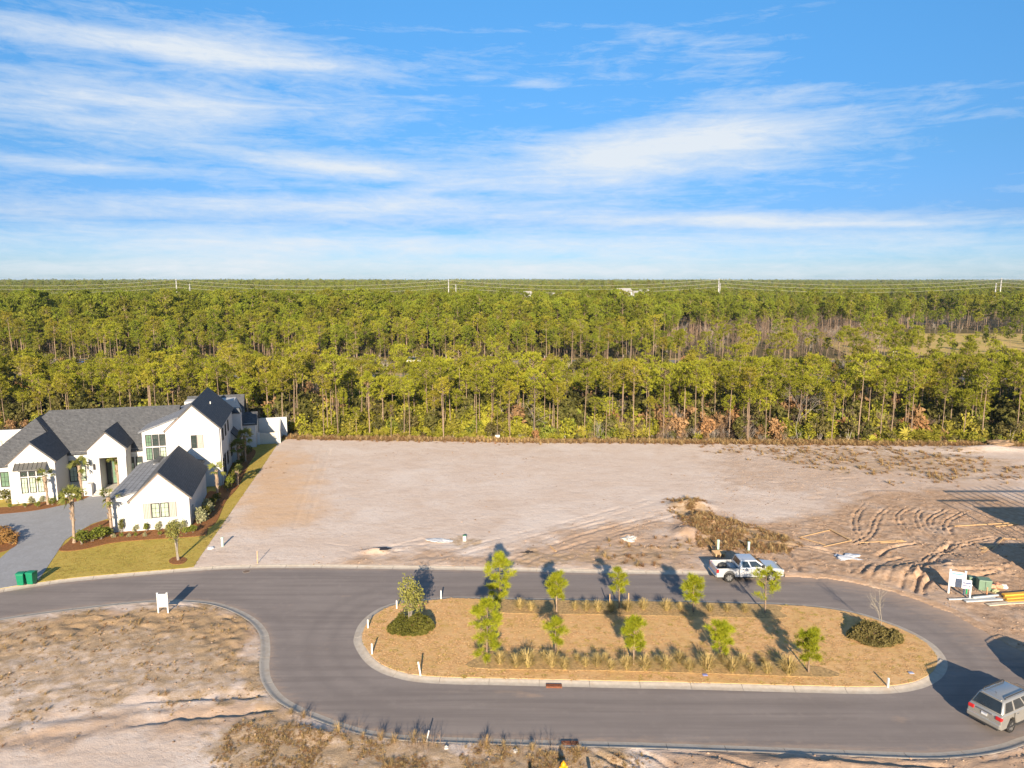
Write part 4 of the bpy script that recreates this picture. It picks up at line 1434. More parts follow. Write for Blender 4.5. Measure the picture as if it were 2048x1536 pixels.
PX.append(x); PY.append(y); PS.append(0.2 + 0.35 * rngG.random(len(x)) ** 2); PK.append(rngG.choice([0, 0, 1, 2, 2, 4], len(x)))
x, y = sample_mask(gm, 16000, (8, 75), (58, 110))
PX.append(x); PY.append(y); PS.append(0.6 + 0.8 * rngG.random(len(x))); PK.append(rngG.choice([0, 1, 2, 4, 4], len(x)))
moundm = zone([(1325, 1003), (1395, 998), (1430, 1035), (1560, 1068), (1600, 1092), (1560, 1110), (1400, 1098), (1385, 1060)], 0.5, 0.3, 10)
x, y = sample_mask(moundm, 22000, (12, 30), (60, 82))
PX.append(x); PY.append(y); PS.append(0.3 + 0.5 * rngG.random(len(x))); PK.append(rngG.choice([2, 4, 4, 1, 2], len(x)))
# rusty edge grass in front of the forest and thin tufts over the pale lot
x = rngG.uniform(-40, 85, 5200)
y = treeline(x) + rngG.normal(0.6, 0.75, len(x))
PX.append(x); PY.append(y); PS.append(0.8 + 0.9 * rngG.random(len(x))); PK.append(rngG.choice([1, 4, 4, 2], len(x)))
x, y = sample_mask(np.where(sandy & (FOREST < 0.2), 0.3 * np.clip((fbm(GX, GY, 0.16, 3, 88) - 0.52) * 8, 0, 1), 0), 9000, (-35, 70), (60, 109))
PX.append(x); PY.append(y); PS.append(0.2 + 0.4 * rngG.random(len(x))); PK.append(rngG.choice([2, 2, 4], len(x)))
# tall weeds along the near kerb
NW = 70
t_ = rngG.random(NW)
L_ = smooth_line(GL([(600, 1425), (690, 1455), (760, 1472), (860, 1485), (1000, 1492), (1160, 1498)]), 0.3)
q = L_[(t_ * (len(L_) - 1)).astype(int)] + rngG.normal(size=(NW, 2)) * [0.35, 0.22] - [0, 0.25]
PX.append(q[:, 0]); PY.append(q[:, 1]); PS.append(0.5 + 0.6 * rngG.random(NW)); PK.append(rngG.choice([3, 5, 5, 1], NW))
PX, PY, PS, PK = map(np.concatenate, (PX, PY, PS, PK))
k = ~(inside(PX, PY, offset(OUTER_L, 0.66, False)))
PX, PY, PS, PK = PX[k], PY[k], PS[k], PK[k]
PZ = ground_z(PX, PY)
scatter('dry_grass', tufts, np.stack([PX, PY, PZ - 0.02], 1), PS, rngG.random(len(PX)) * 6.28, PK, 'dry brown grass and weeds scattered over the sandy lots', 'dry grass', dry_tan)

# ------------------------------------------------------------------ the planted island
def young_pine(px, py, ty, seed, full, label, dx=0):
    x, y, h = HT(px, py, ty, 0.145)
    e = empty('young_pine', (x, y, 0.145), seed * 1.3, label, 'young pine', 'young pines on the traffic island')
    tr, cr = pine_proto(seed, h * 0.97, 0.14 if full == 2 else 0.34, (0.30 if full < 2 else 0.25) * h, int(84 + 75 * full), int(10 + 7 * full), 0.36, 0.018, pine_young, 40, 'young_pine', 0.062)
    link('trunk', tr, e)
    link('crown', cr, e)
for a in ((975, 1327, 1200, 801, 2, 'tall open young pine at the left end of the near grass bed'),
          (1112, 1312, 1241, 802, 0, 'short round headed young pine, second from left in the near row'),
          (1268, 1329, 1246, 803, 1, 'young pine with drooping side boughs in the middle of the near row'),
          (1442, 1322, 1251, 804, 1, 'dense bright young pine, fourth from left in the near row'),
          (1617, 1344, 1268, 805, 1, 'bright young pine at the right end of the near grass bed'),
          (1001, 1217, 1110, 806, 2, 'tallest young pine, at the left end of the far row'),
          (1113, 1223, 1150, 807, 1, 'dense young pine, second from left in the far row'),
          (1238, 1216, 1139, 808, 0, 'thin staked young pine in the middle of the far row'),
          (1386, 1224, 1157, 809, 1, 'tiered yellow green young pine left of the pickup in the far row'),
          (1529, 1225, 1142, 810, 0, 'round headed young pine in front of the pickup')):
    young_pine(*a)
x, y, h = HT(820, 1249.5, 1158, 0.15)
lone('young_oak', broad_proto(820, h, 1.25, h * 0.62, 1700, 0.085, live_oak, trunk_h=0.36, name='young_oak', lobes=14, thick=0.045), (x, y, 0.145), 0.3, 1.0, 'young oak with a pale grey green crown at the left end of the island')
x, y, h = HT(1757, 1266, 1180, 0.15)
e = empty('leafless_tree', (x, y, 0.145), 0.3, 'slim leafless young tree at the right end of the island', 'tree')
link('trunk', twig_proto(821, h, 0.8, 5, simple('pale_twigs', (0.42, 0.36, 0.27), 0.9), 'leafless_tree', 0.028, True, 3), e)
def hedge(px, py, rx, ry, hh, seed, label, mat):
    c = G(px, py, 0.15)
    rng = np.random.default_rng(seed)
    m = 5200
    a = rng.random(m) * 6.28
    r = np.sqrt(rng.random(m))
    top = hh * np.clip(-0.15 + 1.7 * fbm(np.cos(a) * r * rx + 50, np.sin(a) * r * ry + 50, 1.6, 3, seed % 50) + 0.35 * np.sin(a), 0.12, 1.5) * (1 - 0.7 * r ** 5)
    P = np.stack([np.cos(a) * r * rx, np.sin(a) * r * ry, top * (0.55 + 0.5 * rng.random(m)) + 0.03], 1)
    V, F = leaves(P, 0.085, rng, 0.5)
    e = empty('shrub_bed', (c[0], c[1], 0.145), 0, label, 'shrubs')
    link('foliage', np_mesh('shrub_foliage', V, F, mat), e)
    segs = [(np.array([P[k] * [0.8, 0.8, 0], P[k]]), [0.012, 0.005]) for k in range(0, m, 26)]
    tv, tf = tubes_np(segs, 3)
    link('stems', np_mesh('shrub_stems', tv, tf, bark_brown), e)
hedge(822, 1259, 1.75, 1.15, 0.75, 830, 'round bed of dark green low shrubs under the young oak', hedge_green)
hedge(1750, 1277, 1.95, 1.3, 0.75, 831, 'round bed of olive shrubs under the leafless tree', leafmat('olive_shrub_leaves', (0.15, 0.125, 0.04), (0.30, 0.24, 0.085), None, 0.1, 1.4))

clump_mesh = [(tuft_proto(840 + k, 0.98, 0.85, 320, 0.022, orna_tan, 'clump_blades', 0.5), tuft_proto(850 + k, 0.5, 0.45, 130, 0.026, orna_green, 'clump_base', 0.35)) for k in range(4)]
first = {}
def clump(px, py, k, sc, where):
    p_ = G(px, py, 0.16)
    lab = 'arching tan ornamental grass clump in the %s grass bed' % where
    if k not in first:
        e = empty('ornamental_grass', (p_[0], p_[1], 0.15), k, lab, 'ornamental grass', 'ornamental grass clumps on the island')
        link('blades', clump_mesh[k][0], e)
        link('base_leaves', clump_mesh[k][1], e)
        e.scale = (sc, sc, sc)
        first[k] = e
    else:
        dup(first[k], (p_[0], p_[1], 0.15), rngG.random() * 6.28, sc, lab)
nearrow = [1000, 1033, 1066, 1098, 1131, 1164, 1194, 1222, 1246, 1287, 1323, 1375, 1419, 1462, 1500, 1536, 1580]
for i, X_ in enumerate(nearrow):
    clump(X_ + rngG.normal() * 5, 1330 + (X_ - 1000) * 0.028 + rngG.normal() * 1.5, i % 4, 0.62 + 0.55 * rngG.random(), 'near')
for i, X_ in enumerate([1040, 1082, 1148, 1205, 1262, 1308, 1352, 1402, 1440, 1480, 1520, 1558]):
    clump(X_ + 6, 1318 + (X_ - 1000) * 0.02 + rngG.normal() * 1.5, (i + 1) % 4, 0.4 + 0.45 * rngG.random(), 'near')
for i, X_ in enumerate([1040, 1062, 1150, 1172, 1196, 1222, 1255, 1287, 1333, 1360, 1420, 1454, 1490]):
    clump(X_, 1218 + (X_ - 1040) * 0.012 + rngG.normal() * 1.5, (i + 2) % 4, 0.55 + 0.5 * rngG.random(), 'far')

# ------------------------------------------------------------------ mown grass blades on the lawns
turf_gold = leafmat('dormant_blades', (0.78, 0.49, 0.23), (0.95, 0.64, 0.34), (0.72, 0.50, 0.19), 0.12, 2.0)
turf_green = leafmat('turf_blades', (0.54, 0.41, 0.10), (0.74, 0.55, 0.16), (0.52, 0.44, 0.09), 0.12, 2.0)
turf_kinds = [tuft_proto(870 + k, 0.032, 0.20, 24, 0.016, m, 'turf_tuft', 0.7) for k, m in enumerate((turf_gold, turf_gold, turf_green))]
def turf(name, poly, z, n, kinds, label, avoid=()):
    b0, b1 = poly.min(0), poly.max(0)
    X = b0[0] + (b1[0] - b0[0]) * rngG.random(n)
    Y = b0[1] + (b1[1] - b0[1]) * rngG.random(n)
    k_ = inside(X, Y, poly) & (rngG.random(n) < 0.35 + 0.9 * vnoise(X, Y, 0.8, 99))
    for a_ in avoid:
        k_ &= ~inside(X, Y, a_)
    X, Y = X[k_], Y[k_]
    scatter(name, turf_kinds, np.stack([X, Y, 0 * X + z - 0.01], 1), 0.6 + 0.9 * rngG.random(len(X)), rngG.random(len(X)) * 6.28, rngG.choice(kinds, len(X)), label, 'grass', turf_gold)
isl_in = offset(ISL, (KW - 0.02) * (1 if inside(np.array([offset(ISL, .3, True)[0][0]]), np.array([offset(ISL, .3, True)[0][1]]), ISL)[0] else -1), True)
turf('island_grass', isl_in, 0.145, 11000, [0, 0, 0, 1, 1, 1, 1, 2], 'short dormant grass blades covering the traffic island', ISLAND_BEDS)
lot_front = HOUSE_LOT[(HOUSE_LOT[:, 0] > -60)]
turf('lawn_grass', np.array([p for p in HOUSE_LOT]), 0.135, 45000, [2], 'short yellow green grass blades on the lawn of the white house', [DRIVE, np.array([HP(-40, 44), HP(1.2, 44), HP(1.2, 0.3), HP(-8, 0.3), HP(-8, 10), HP(-40, 10)])])

# ------------------------------------------------------------------ clods and debris on the churned ground
def clod_proto(seed, mat):
    rng = np.random.default_rng(seed)
    bm = bmesh.new()
    bmesh.ops.create_icosphere(bm, subdivisions=2, radius=1.0)
    for v in bm.verts:
        v.co = v.co * (0.7 + 0.6 * rng.random())
        v.co.z *= 0.6
    me = bpy.data.meshes.new('clod')
    bm.to_mesh(me)
    bm.free()
    me.materials.append(mat)
    return me
clod_tan = simple('clod_tan', (0.46, 0.32, 0.22), 0.95, var=0.2, rand=0.25)
clods = [clod_proto(950 + k, m) for k, m in enumerate((clod_tan, clod_tan, simple('clod_brown', (0.30, 0.19, 0.115), 0.95, var=0.2, rand=0.25), simple('bark_chip', (0.20, 0.12, 0.075), 0.95, var=0.2, rand=0.3)))]
CX, CY = [], []
dm = np.where(sandy & (SD > 0.4), np.clip(DIRT * 1.1, 0, 1), 0)
for args in ((dm, 30000, (12, 52), (40, 92)), (dm, 9000, (-20, 24), (57, 80)), (dm, 6000, (4, 36), (30, 38)), (np.where(sandy, 0.12 + 0.4 * GRASS, 0), 9000, (-47, 0), (29, 54)), (np.where(sandy, 0.05, 0), 9000, (-34, 60), (60, 108))):
    x, y = sample_mask(*args)
    CX.append(x); CY.append(y)
CX, CY = np.concatenate(CX), np.concatenate(CY)
scatter('dirt_clods', clods, np.stack([CX, CY, ground_z(CX, CY)], 1), 0.015 + 0.075 * rngG.random(len(CX)) ** 4, rngG.random(len(CX)) * 6.28, rngG.choice([0, 1, 1, 2, 2, 3], len(CX)), 'loose clods, stones and bark scattered over the dirt', 'clods', clod_tan)
# ================================================================== THE WHITE HOUSE
white = simple('white_paint', (0.64, 0.63, 0.61), 0.75, var=0.03, scale=1.5, spec=0.3, bump=0.006, dirt=(0.60, 0.585, 0.56))
trim_white = simple('white_trim', (0.78, 0.76, 0.73), 0.6, var=0.03)
rake_sunlit_tan = simple('rake_sunlit_edge', (0.34, 0.25, 0.19), 0.7, var=0.08)  # sunlit gable-edge line put into the board colour
cream = simple('shutter_paint', (0.33, 0.305, 0.265), 0.7, var=0.05)
dark_frame = simple('window_frame', (0.030, 0.027, 0.027), 0.5, var=0.1)
metal_awn = simple('awning_metal', (0.21, 0.20, 0.18), 0.45, 0.5, var=0.1)
navy_metal = simple('cap_metal', (0.05, 0.06, 0.075), 0.5, 0.4)
def glass_mat(name, c, rough=0.06):
    m, nt, bs = new_mat(name)
    t = NT(nt)
    n = t.noise(t.obj(), 1.3, 4, 0.6)
    t.lk(t.mix(t.ramp(n, 0.35, 0.65), tuple(x * 0.8 for x in c), tuple(x * 1.15 for x in c)), bs.inputs['Base Color'])
    bs.inputs['Roughness'].default_value = rough
    bs.inputs['Specular IOR Level'].default_value = 0.8
    return m
glass_pale = glass_mat('pale_green_glass', (0.40, 0.48, 0.36))  # pale green set in the pane's base colour
glass_dark = glass_mat('dark_glass', (0.035, 0.05, 0.045))
glass_mid = glass_mat('green_glass', (0.12, 0.20, 0.13))
stone = simple('pale_step_stone', (0.60, 0.55, 0.50), 0.8, var=0.08)

def shingle_material(name='charcoal_shingles', f=1.0):
    m, nt, bs = new_mat(name)
    t = NT(nt)
    o = t.obj()
    sp = t.n('ShaderNodeSeparateXYZ')
    t.lk(o, sp.inputs[0])
    row = t.math('MULTIPLY', sp.outputs[2], 1 / 0.145)
    fr = t.math('FRACT', row)
    rowid = t.math('FLOOR', row)
    cmb = t.n('ShaderNodeCombineXYZ')
    t.lk(t.math('MULTIPLY', t.math('ADD', sp.outputs[0], sp.outputs[1]), 2.6), cmb.inputs[0])
    t.lk(t.math('MULTIPLY', rowid, 3.7), cmb.inputs[1])
    tabs = t.noise(cmb.outputs[0], 1.0, 2, 0.6)
    grain = t.noise(o, 9, 5, 0.75)
    c = t.mix(t.ramp(tabs, 0.3, 0.7), (0.048, 0.051, 0.058), (0.112, 0.115, 0.122))
    c = t.mix(t.math('MULTIPLY', t.ramp(grain, 0.45, 0.7), 0.5), c, (0.165, 0.164, 0.165))
    c = t.mix(t.math('MULTIPLY', t.math('LESS_THAN', fr, 0.16), 0.65), c, (0.02, 0.02, 0.022))
    t.lk(t.k(c, 0.81 * f), bs.inputs['Base Color'])
    bs.inputs['Roughness'].default_value = 0.8
    t.bump(fr, 0.7, 0.02, bs)
    return m
shingle = shingle_material()
low_slope = shingle_material('weathered_low_slope', 2.6)

house = empty('white_house', (HO[0], HO[1], 0.10), HTH, 'large white house with steep dark shingled gables and paver forecourt', 'house')
def wall(poly_uz, v0, v1, name='wall'):
    return MB().prism(poly_uz, 'y', v0, v1).build(name, white, house)
def wallbox(u0, u1, v0, v1, z0, z1, name='wall', mat=None):
    return MB().b2((u0, v0, z0), (u1, v1, z1)).build(name, mat or white, house)
def roof(pts, name='roof_slope', th=0.16, mat=None):
    return MB().slab(pts, th).build(name, mat or shingle, house)
def rake(p, q, name='rake_board', w=0.10, h=0.12):            # a board under a gable edge, tan to draw its sunlit line
    P, Q = Vector(p), Vector(q)
    d = Vector((0, 0, -h))
    n = Vector((0, -w, 0))
    MB().add([P, Q, Q + d, P + d, P + n, Q + n, Q + d + n, P + d + n], [(0, 1, 2, 3), (7, 6, 5, 4), (0, 4, 5, 1), (1, 5, 6, 2), (2, 6, 7, 3), (3, 7, 4, 0)]).build(name, rake_sunlit_tan, house)

def window(face, a0, a1, z0, z1, plane, cols=2, rows=2, glass=None, top=0.0, top_glass=None):
    # face 'front': spans u, faces -v at v=plane; face 'right': spans v, faces +u at u=plane
    def P(a, d, z):
        return (a, plane - d, z) if face == 'front' else (plane + d, a, z)
    def bx(mb, a, b, zz0, zz1, d0, d1):
        p, q = P(a, d0, zz0), P(b, d1, zz1)
        return mb.b2([min(p[i], q[i]) for i in range(3)], [max(p[i], q[i]) for i in range(3)])
    fw = 0.07
    fr = MB()
    for (a, b, c, d) in ((a0, a0 + fw, z0, z1), (a1 - fw, a1, z0, z1), (a0 + fw, a1 - fw, z0, z0 + fw), (a0 + fw, a1 - fw, z1 - fw, z1)):
        bx(fr, a, b, c, d, 0.002, 0.09)
    o = fr.build('window', dark_frame, house)
    zs = z1 - top if top else z1
    if top:
        bx(MB(), a0 + fw, a1 - fw, zs - fw / 2, zs + fw / 2, 0.004, 0.085).build('transom_bar', dark_frame, o)
        bx(MB(), a0 + fw, a1 - fw, zs + fw / 2, z1 - fw, 0.003, 0.03).build('pane', top_glass or glass_dark, o)
    ia, ib, ic, id_ = a0 + fw, a1 - fw, z0 + fw, zs - (fw / 2 if top else fw)
    mw = 0.03
    for c in range(1, cols):
        x = ia + (ib - ia) * c / cols
        bx(MB(), x - mw / 2, x + mw / 2, ic, id_, 0.035, 0.06).build('muntin', dark_frame, o)
    for r_ in range(1, rows):
        zz_ = ic + (id_ - ic) * r_ / rows
        bx(MB(), ia, ib, zz_ - mw / 2, zz_ + mw / 2, 0.034, 0.058).build('muntin', dark_frame, o)
    bx(MB(), ia, ib, ic, id_, 0.003, 0.03).build('pane', glass or glass_pale, o)
    return o
def shutter(u0, u1, z0, z1, v):
    s = MB().b2((u0, v - 0.07, z0), (u1, v - 0.003, z1)).build('shutter', cream, house)
    for k in range(1, 5):
        u = u0 + (u1 - u0) * k / 5
        MB().b2((u - 0.012, v - 0.082, z0 + 0.02), (u + 0.012, v - 0.071, z1 - 0.02)).build('board_joint', trim_white, s)

PT = 0.95                                                     # roof pitch
# --- garage wing
wall([(-5.55, -0.3), (0, -0.3), (0, 3.3), (-2.75, 5.95), (-5.5, 3.3)], 0.0, 11.6)
wall([(-7.25, -0.3), (-5.56, -0.3), (-5.56, 3.85), (-7.25, 3.45)], 0.18, 15.0)
roof([(-2.75, -0.12, 6.13), (-2.75, 11.9, 6.13), (0.32, 11.9, 3.19), (0.32, -0.12, 3.19)])
roof([(-2.75, -0.12, 6.13), (-2.75, 11.9, 6.13), (-5.82, 11.9, 3.19), (-5.82, 0.08, 3.19), (-4.2, 0.08, 4.74), (-4.2, -0.12, 4.74)])
roof([(-3.9, 0.10, 4.42), (-3.9, 14.9, 4.42), (-7.8, 14.9, 3.50), (-7.8, 0.10, 3.50)], mat=low_slope)
wall([(-5.6, 3.25), (-4.15, 4.2), (-4.15, 4.24), (-5.6, 3.86)], 0.17, 0.6, 'wall_infill')
wall([(-5.55, -0.3), (-0.6, -0.3), (-0.6, 3.3), (-5.55, 4.1)], 11.61, 15.0, 'link_wall')
roof([(-5.6, 11.95, 4.3), (-5.6, 14.98, 4.3), (-0.45, 14.98, 3.45), (-0.45, 11.95, 3.45)])
rake((-2.75, -0.02, 5.98), (0.25, -0.02, 3.10))
rake((-2.75, -0.02, 5.98), (-5.75, -0.02, 3.10))
window('front', -3.58, -2.80, 1.32, 2.84, 0.0, 2, 3)
window('front', -2.72, -1.94, 1.32, 2.84, 0.0, 2, 3)
shutter(-4.32, -3.60, 1.26, 2.86, 0.0)
shutter(-1.92, -1.24, 1.26, 2.86, 0.0)
MB().b2((-1.4, -0.03, -0.3), (-1.3, -0.002, 0.2)).build('downpipe_foot', trim_white, house)
MB().b2((0.003, 1.2, 0.6), (0.16, 1.7, 1.9)).build('electric_meter_box', simple('meter_grey', (0.35, 0.37, 0.38), 0.5), house, bevel=0.02)
# --- tall gabled block
wall([(-4.75, -0.3), (1.35, -0.3), (1.35, 7.38), (-1.6, 10.25), (-4.7, 7.38)], 15.0, 29.0)
wall([(-7.3, -0.3), (-4.76, -0.3), (-4.76, 8.15), (-7.3, 7.20)], 15.12, 26.0)
roof([(-1.6, 14.85, 10.48), (-1.6, 29.2, 10.48), (1.66, 29.2, 7.30), (1.66, 14.85, 7.30)])
roof([(-1.6, 14.85, 10.48), (-1.6, 29.2, 10.48), (-4.95, 29.2, 7.26), (-4.95, 15.03, 7.26), (-3.2, 15.03, 8.94), (-3.2, 14.85, 8.94)])
roof([(-2.9, 15.02, 9.05), (-2.9, 26.2, 9.05), (-7.72, 26.2, 7.28), (-7.72, 15.02, 7.28)], mat=low_slope)
wall([(-4.8, 7.2), (-3.1, 8.75), (-3.1, 8.80), (-4.8, 8.18)], 15.09, 15.6, 'wall_infill')
rake((-1.6, 14.98, 10.32), (1.58, 14.98, 7.2))
rake((-1.6, 14.98, 10.32), (-4.87, 14.98, 7.17))
for c in range(3):
    u0 = -6.95 + c * 0.76
    window('front', u0, u0 + 0.68, 5.50, 6.92, 15.12, 2, 3, (glass_mid, glass_dark, glass_dark)[c])
    window('front', u0, u0 + 0.68, 3.82, 5.32, 15.12, 2, 3, (glass_mid, glass_dark, glass_pale)[c])
window('front', -1.90, -1.24, 4.98, 6.60, 15.0, 2, 3, glass_dark)
shutter(-1.22, -0.52, 4.94, 6.62, 15.0)
for v0, z0, z1 in ((16.2, 1.0, 3.0), (18.2, 0.6, 3.2), (21.0, 1.2, 2.9), (25.4, 1.2, 2.9)):
    window('right', v0, v0 + 1.1, z0, z1, 1.35, 2, 3, glass_dark)
for v0 in (17.5, 20.3, 23.2):
    window('right', v0, v0 + 0.8, 5.2, 6.7, 1.35, 2, 3, glass_mid)
MB().tube([(-0.35, 21.5, 9.3), (-0.35, 21.5, 9.62)], 0.07, 8).build('roof_vent', trim_white, house)
MB().tube([(1.45, 15.35, 0.0), (1.45, 15.35, 7.2)], 0.05, 8).build('downpipe', trim_white, house)
# --- long body with hipped left end
wallbox(-22.5, -7.31, 18.0, 27.0, -0.3, 4.72)
roof([(-19.2, 22.7, 9.17), (-4.2, 22.7, 9.17), (-4.2, 17.72, 4.44), (-23.9, 17.72, 4.44)])
roof([(-19.2, 22.7, 9.17), (-4.2, 22.7, 9.17), (-4.2, 27.5, 4.6), (-24.0, 27.5, 4.6)])
roof([(-19.2, 22.7, 9.17), (-23.9, 17.72, 4.44), (-23.9, 27.5, 4.6)])
wallbox(-16.2, -7.31, 17.97, 17.999, 4.05, 4.55, 'frieze', trim_white)
window('front', -16.15, -15.30, 1.05, 3.62, 18.0, 2, 3, glass_pale, 0.75)
window('front', -15.22, -14.38, 1.05, 3.62, 18.0, 2, 3, glass_pale, 0.75)
window('front', -9.75, -9.0, 1.05, 3.68, 18.0, 2, 3, glass_pale, 0.75)
window('front', -8.78, -8.05, 1.05, 3.68, 18.0, 2, 3, glass_pale, 0.75)
# --- left wing with its own gable
wall([(-20.85, -0.4), (-16.2, -0.4), (-16.2, 4.85), (-18.5, 6.98), (-20.85, 4.80)], 13.5, 18.0)
roof([(-18.5, 13.35, 7.18), (-18.5, 19.3, 7.18), (-20.06, 20.5, 8.63), (-20.06, 25.5, 8.63), (-15.95, 25.5, 4.78), (-15.95, 13.35, 4.78)])
roof([(-18.5, 13.35, 7.18), (-18.5, 19.2, 7.18), (-21.12, 16.4, 4.74), (-21.12, 13.35, 4.74)])
roof([(-20.06, 20.5, 8.63), (-18.4, 18.75, 7.08), (-21.3, 15.55, 4.0), (-25.3, 15.35, 3.86)])
roof([(-20.06, 20.5, 8.63), (-20.06, 25.5, 8.63), (-25.3, 25.5, 3.86), (-25.3, 15.35, 3.86)])
wallbox(-25.0, -20.86, 15.85, 24.0, -0.4, 4.0)
rake((-18.5, 13.48, 7.02), (-16.02, 13.48, 4.70))
rake((-18.5, 13.48, 7.02), (-21.05, 13.48, 4.64))
for c in range(3):
    u0 = -19.72 + c * 0.82
    window('front', u0, u0 + 0.66, 1.22, 3.02, 13.5, 2, 3)
    window('front', u0, u0 + 0.66, 3.16, 3.72, 13.5, 1, 1, glass_dark)
for u0, u1, z0, z1 in ((-19.86, -19.74, 1.1, 3.85), (-17.40, -17.28, 1.1, 3.85), (-19.86, -17.28, 1.0, 1.14), (-19.86, -17.28, 3.84, 3.96)):
    MB().b2((u0, 13.40, z0), (u1, 13.497, z1)).build('window_casing', trim_white, house)
aw = MB().add([(-20.15, 13.48, 4.72), (-16.95, 13.48, 4.72), (-16.95, 12.62, 4.08), (-20.15, 12.62, 4.08), (-20.15, 13.48, 4.64), (-16.95, 13.48, 4.64), (-16.95, 12.62, 4.0), (-20.15, 12.62, 4.0)],
              [(0, 1, 2, 3), (7, 6, 5, 4), (3, 2, 6, 7), (0, 3, 7, 4), (1, 5, 6, 2), (0, 4, 5, 1)]).build('awning', metal_awn, house)
for k in range(8):
    u = -20.12 + k * 3.14 / 7
    MB().add([(u - 0.025, 13.47, 4.722), (u + 0.025, 13.47, 4.722), (u + 0.025, 12.61, 4.082), (u - 0.025, 12.61, 4.082), (u - 0.025, 13.47, 4.80), (u + 0.025, 13.47, 4.80), (u + 0.025, 12.61, 4.15), (u - 0.025, 12.61, 4.15)],
             [(0, 1, 2, 3), (7, 6, 5, 4), (3, 2, 6, 7), (0, 3, 7, 4), (1, 5, 6, 2), (0, 4, 5, 1)]).build('standing_seam', metal_awn, aw)
window('front', -22.6, -21.05, 1.5, 3.3, 15.85, 4, 3, glass_mid)
# --- entry gable
wall([(-13.35, 4.35), (-9.25, 4.35), (-9.25, 5.45), (-11.3, 7.38), (-13.35, 5.45)], 15.4, 18.1)
wall([(-13.3, -0.3), (-12.15, -0.3), (-12.15, 4.34), (-13.3, 4.34)], 15.42, 18.0, 'entry_pier')
wall([(-10.2, -0.3), (-9.3, -0.3), (-9.3, 4.34), (-10.2, 4.34)], 15.42, 18.0, 'entry_pier')
roof([(-11.3, 15.22, 7.62), (-11.3, 21.1, 7.62), (-9.0, 18.75, 5.42), (-9.0, 15.22, 5.42)])
roof([(-11.3, 15.22, 7.62), (-11.3, 21.1, 7.62), (-13.6, 18.75, 5.42), (-13.6, 15.22, 5.42)])
rake((-11.3, 15.36, 7.46), (-9.05, 15.36, 5.32))
rake((-11.3, 15.36, 7.46), (-13.55, 15.36, 5.32))
dr = MB().b2((-12.1, 17.85, 0.45), (-10.25, 17.99, 3.6)).build('front_door', dark_frame, house)
MB().b2((-12.0, 17.82, 0.6), (-11.55, 17.848, 3.45)).build('door_pane', glass_dark, dr)
MB().b2((-11.42, 17.82, 0.6), (-10.35, 17.848, 3.45)).build('door_pane', glass_mid, dr)
MB().lathe([(0.24, -0.03), (0.34, -0.03), (0.34, 0.03), (0.24, 0.03)], 16, (-10.88, 17.77, 2.3), 'y').build('wreath', shrub_green, dr)
MB().tube([(-11.5, 17.8, 1.3), (-11.5, 17.8, 2.3)], 0.025, 6).build('door_handle', metal_awn, dr)
for k in range(3):
    MB().b2((-12.9 + 0.1 * k, 14.2 + 0.36 * k, -0.1), (-10.0, 15.4 if k < 2 else 17.84, 0.14 + 0.14 * k)).build('entry_step', stone, house, bevel=0.015)
MB().b2((-13.45, 14.5, -0.2), (-12.95, 15.4, 1.5)).build('entry_pedestal', white, house, bevel=0.02)
MB().b2((-12.82, 15.22, 3.0), (-12.62, 15.41, 3.7)).build('wall_lantern', dark_frame, house, bevel=0.02)
MB().b2((-16.15, 14.6, -0.2), (-13.46, 14.85, 0.85)).build('garden_wall', white, house, bevel=0.02)
MB().b2((-16.2, 14.5, -0.2), (-15.85, 14.95, 1.0)).build('garden_wall_pier', white, house, bevel=0.02)
# --- chimney, side bay and rear wing
MB().b2((1.2, 30.0, -0.3), (2.4, 31.5, 6.35)).build('chimney', white, house)
cap = MB().b2((1.1, 29.9, 6.36), (2.5, 31.6, 6.5)).build('chimney_cap', navy_metal, house)
MB().box((1.8, 30.75, 6.78), (1.2, 1.5, 0.54), taper=0.7).build('cap_hood', navy_metal, cap)
wall([(1.36, -0.3), (2.3, -0.3), (2.3, 3.2), (1.36, 4.2)], 26.5, 29.8, 'side_bay')
roof([(1.36, 26.3, 4.55), (1.36, 30.0, 4.55), (2.6, 30.0, 3.25), (2.6, 26.3, 3.25)])
wallbox(-6.0, 3.85, 35.5, 41.5, -0.3, 3.75)
wallbox(-6.0, 1.3, 29.0, 35.5, -0.3, 4.5)
roof([(-6, 39.4, 7.7), (2.2, 39.4, 7.7), (2.2, 35.3, 3.75), (-6, 35.3, 3.75)])
roof([(-6, 39.4, 7.7), (2.2, 39.4, 7.7), (2.2, 42.2, 4.9), (-6, 42.2, 4.9)])
wall([(-6.0, 3.7), (1.95, 3.7), (1.95, 5.5), (1.0, 7.3), (-6.0, 7.3)], 36.5, 40.5, 'upper_wall')
roof([(2.0, 38.3, 5.05), (4.1, 38.3, 5.05), (4.1, 35.3, 3.62), (2.0, 35.3, 3.62)])
roof([(2.0, 38.3, 5.05), (4.1, 38.3, 5.05), (4.1, 41.7, 3.5), (2.0, 41.7, 3.5)])
wall([(3.55, 3.5), (3.85, 3.5), (3.85, 3.75), (3.55, 3.75)], 35.5, 41.0, 'eave_board')
roof([(-6.0, 29.1, 6.9), (-1.9, 29.1, 9.6), (-1.9, 35.0, 9.2), (-6.0, 35.0, 6.6)], 'rear_roof')

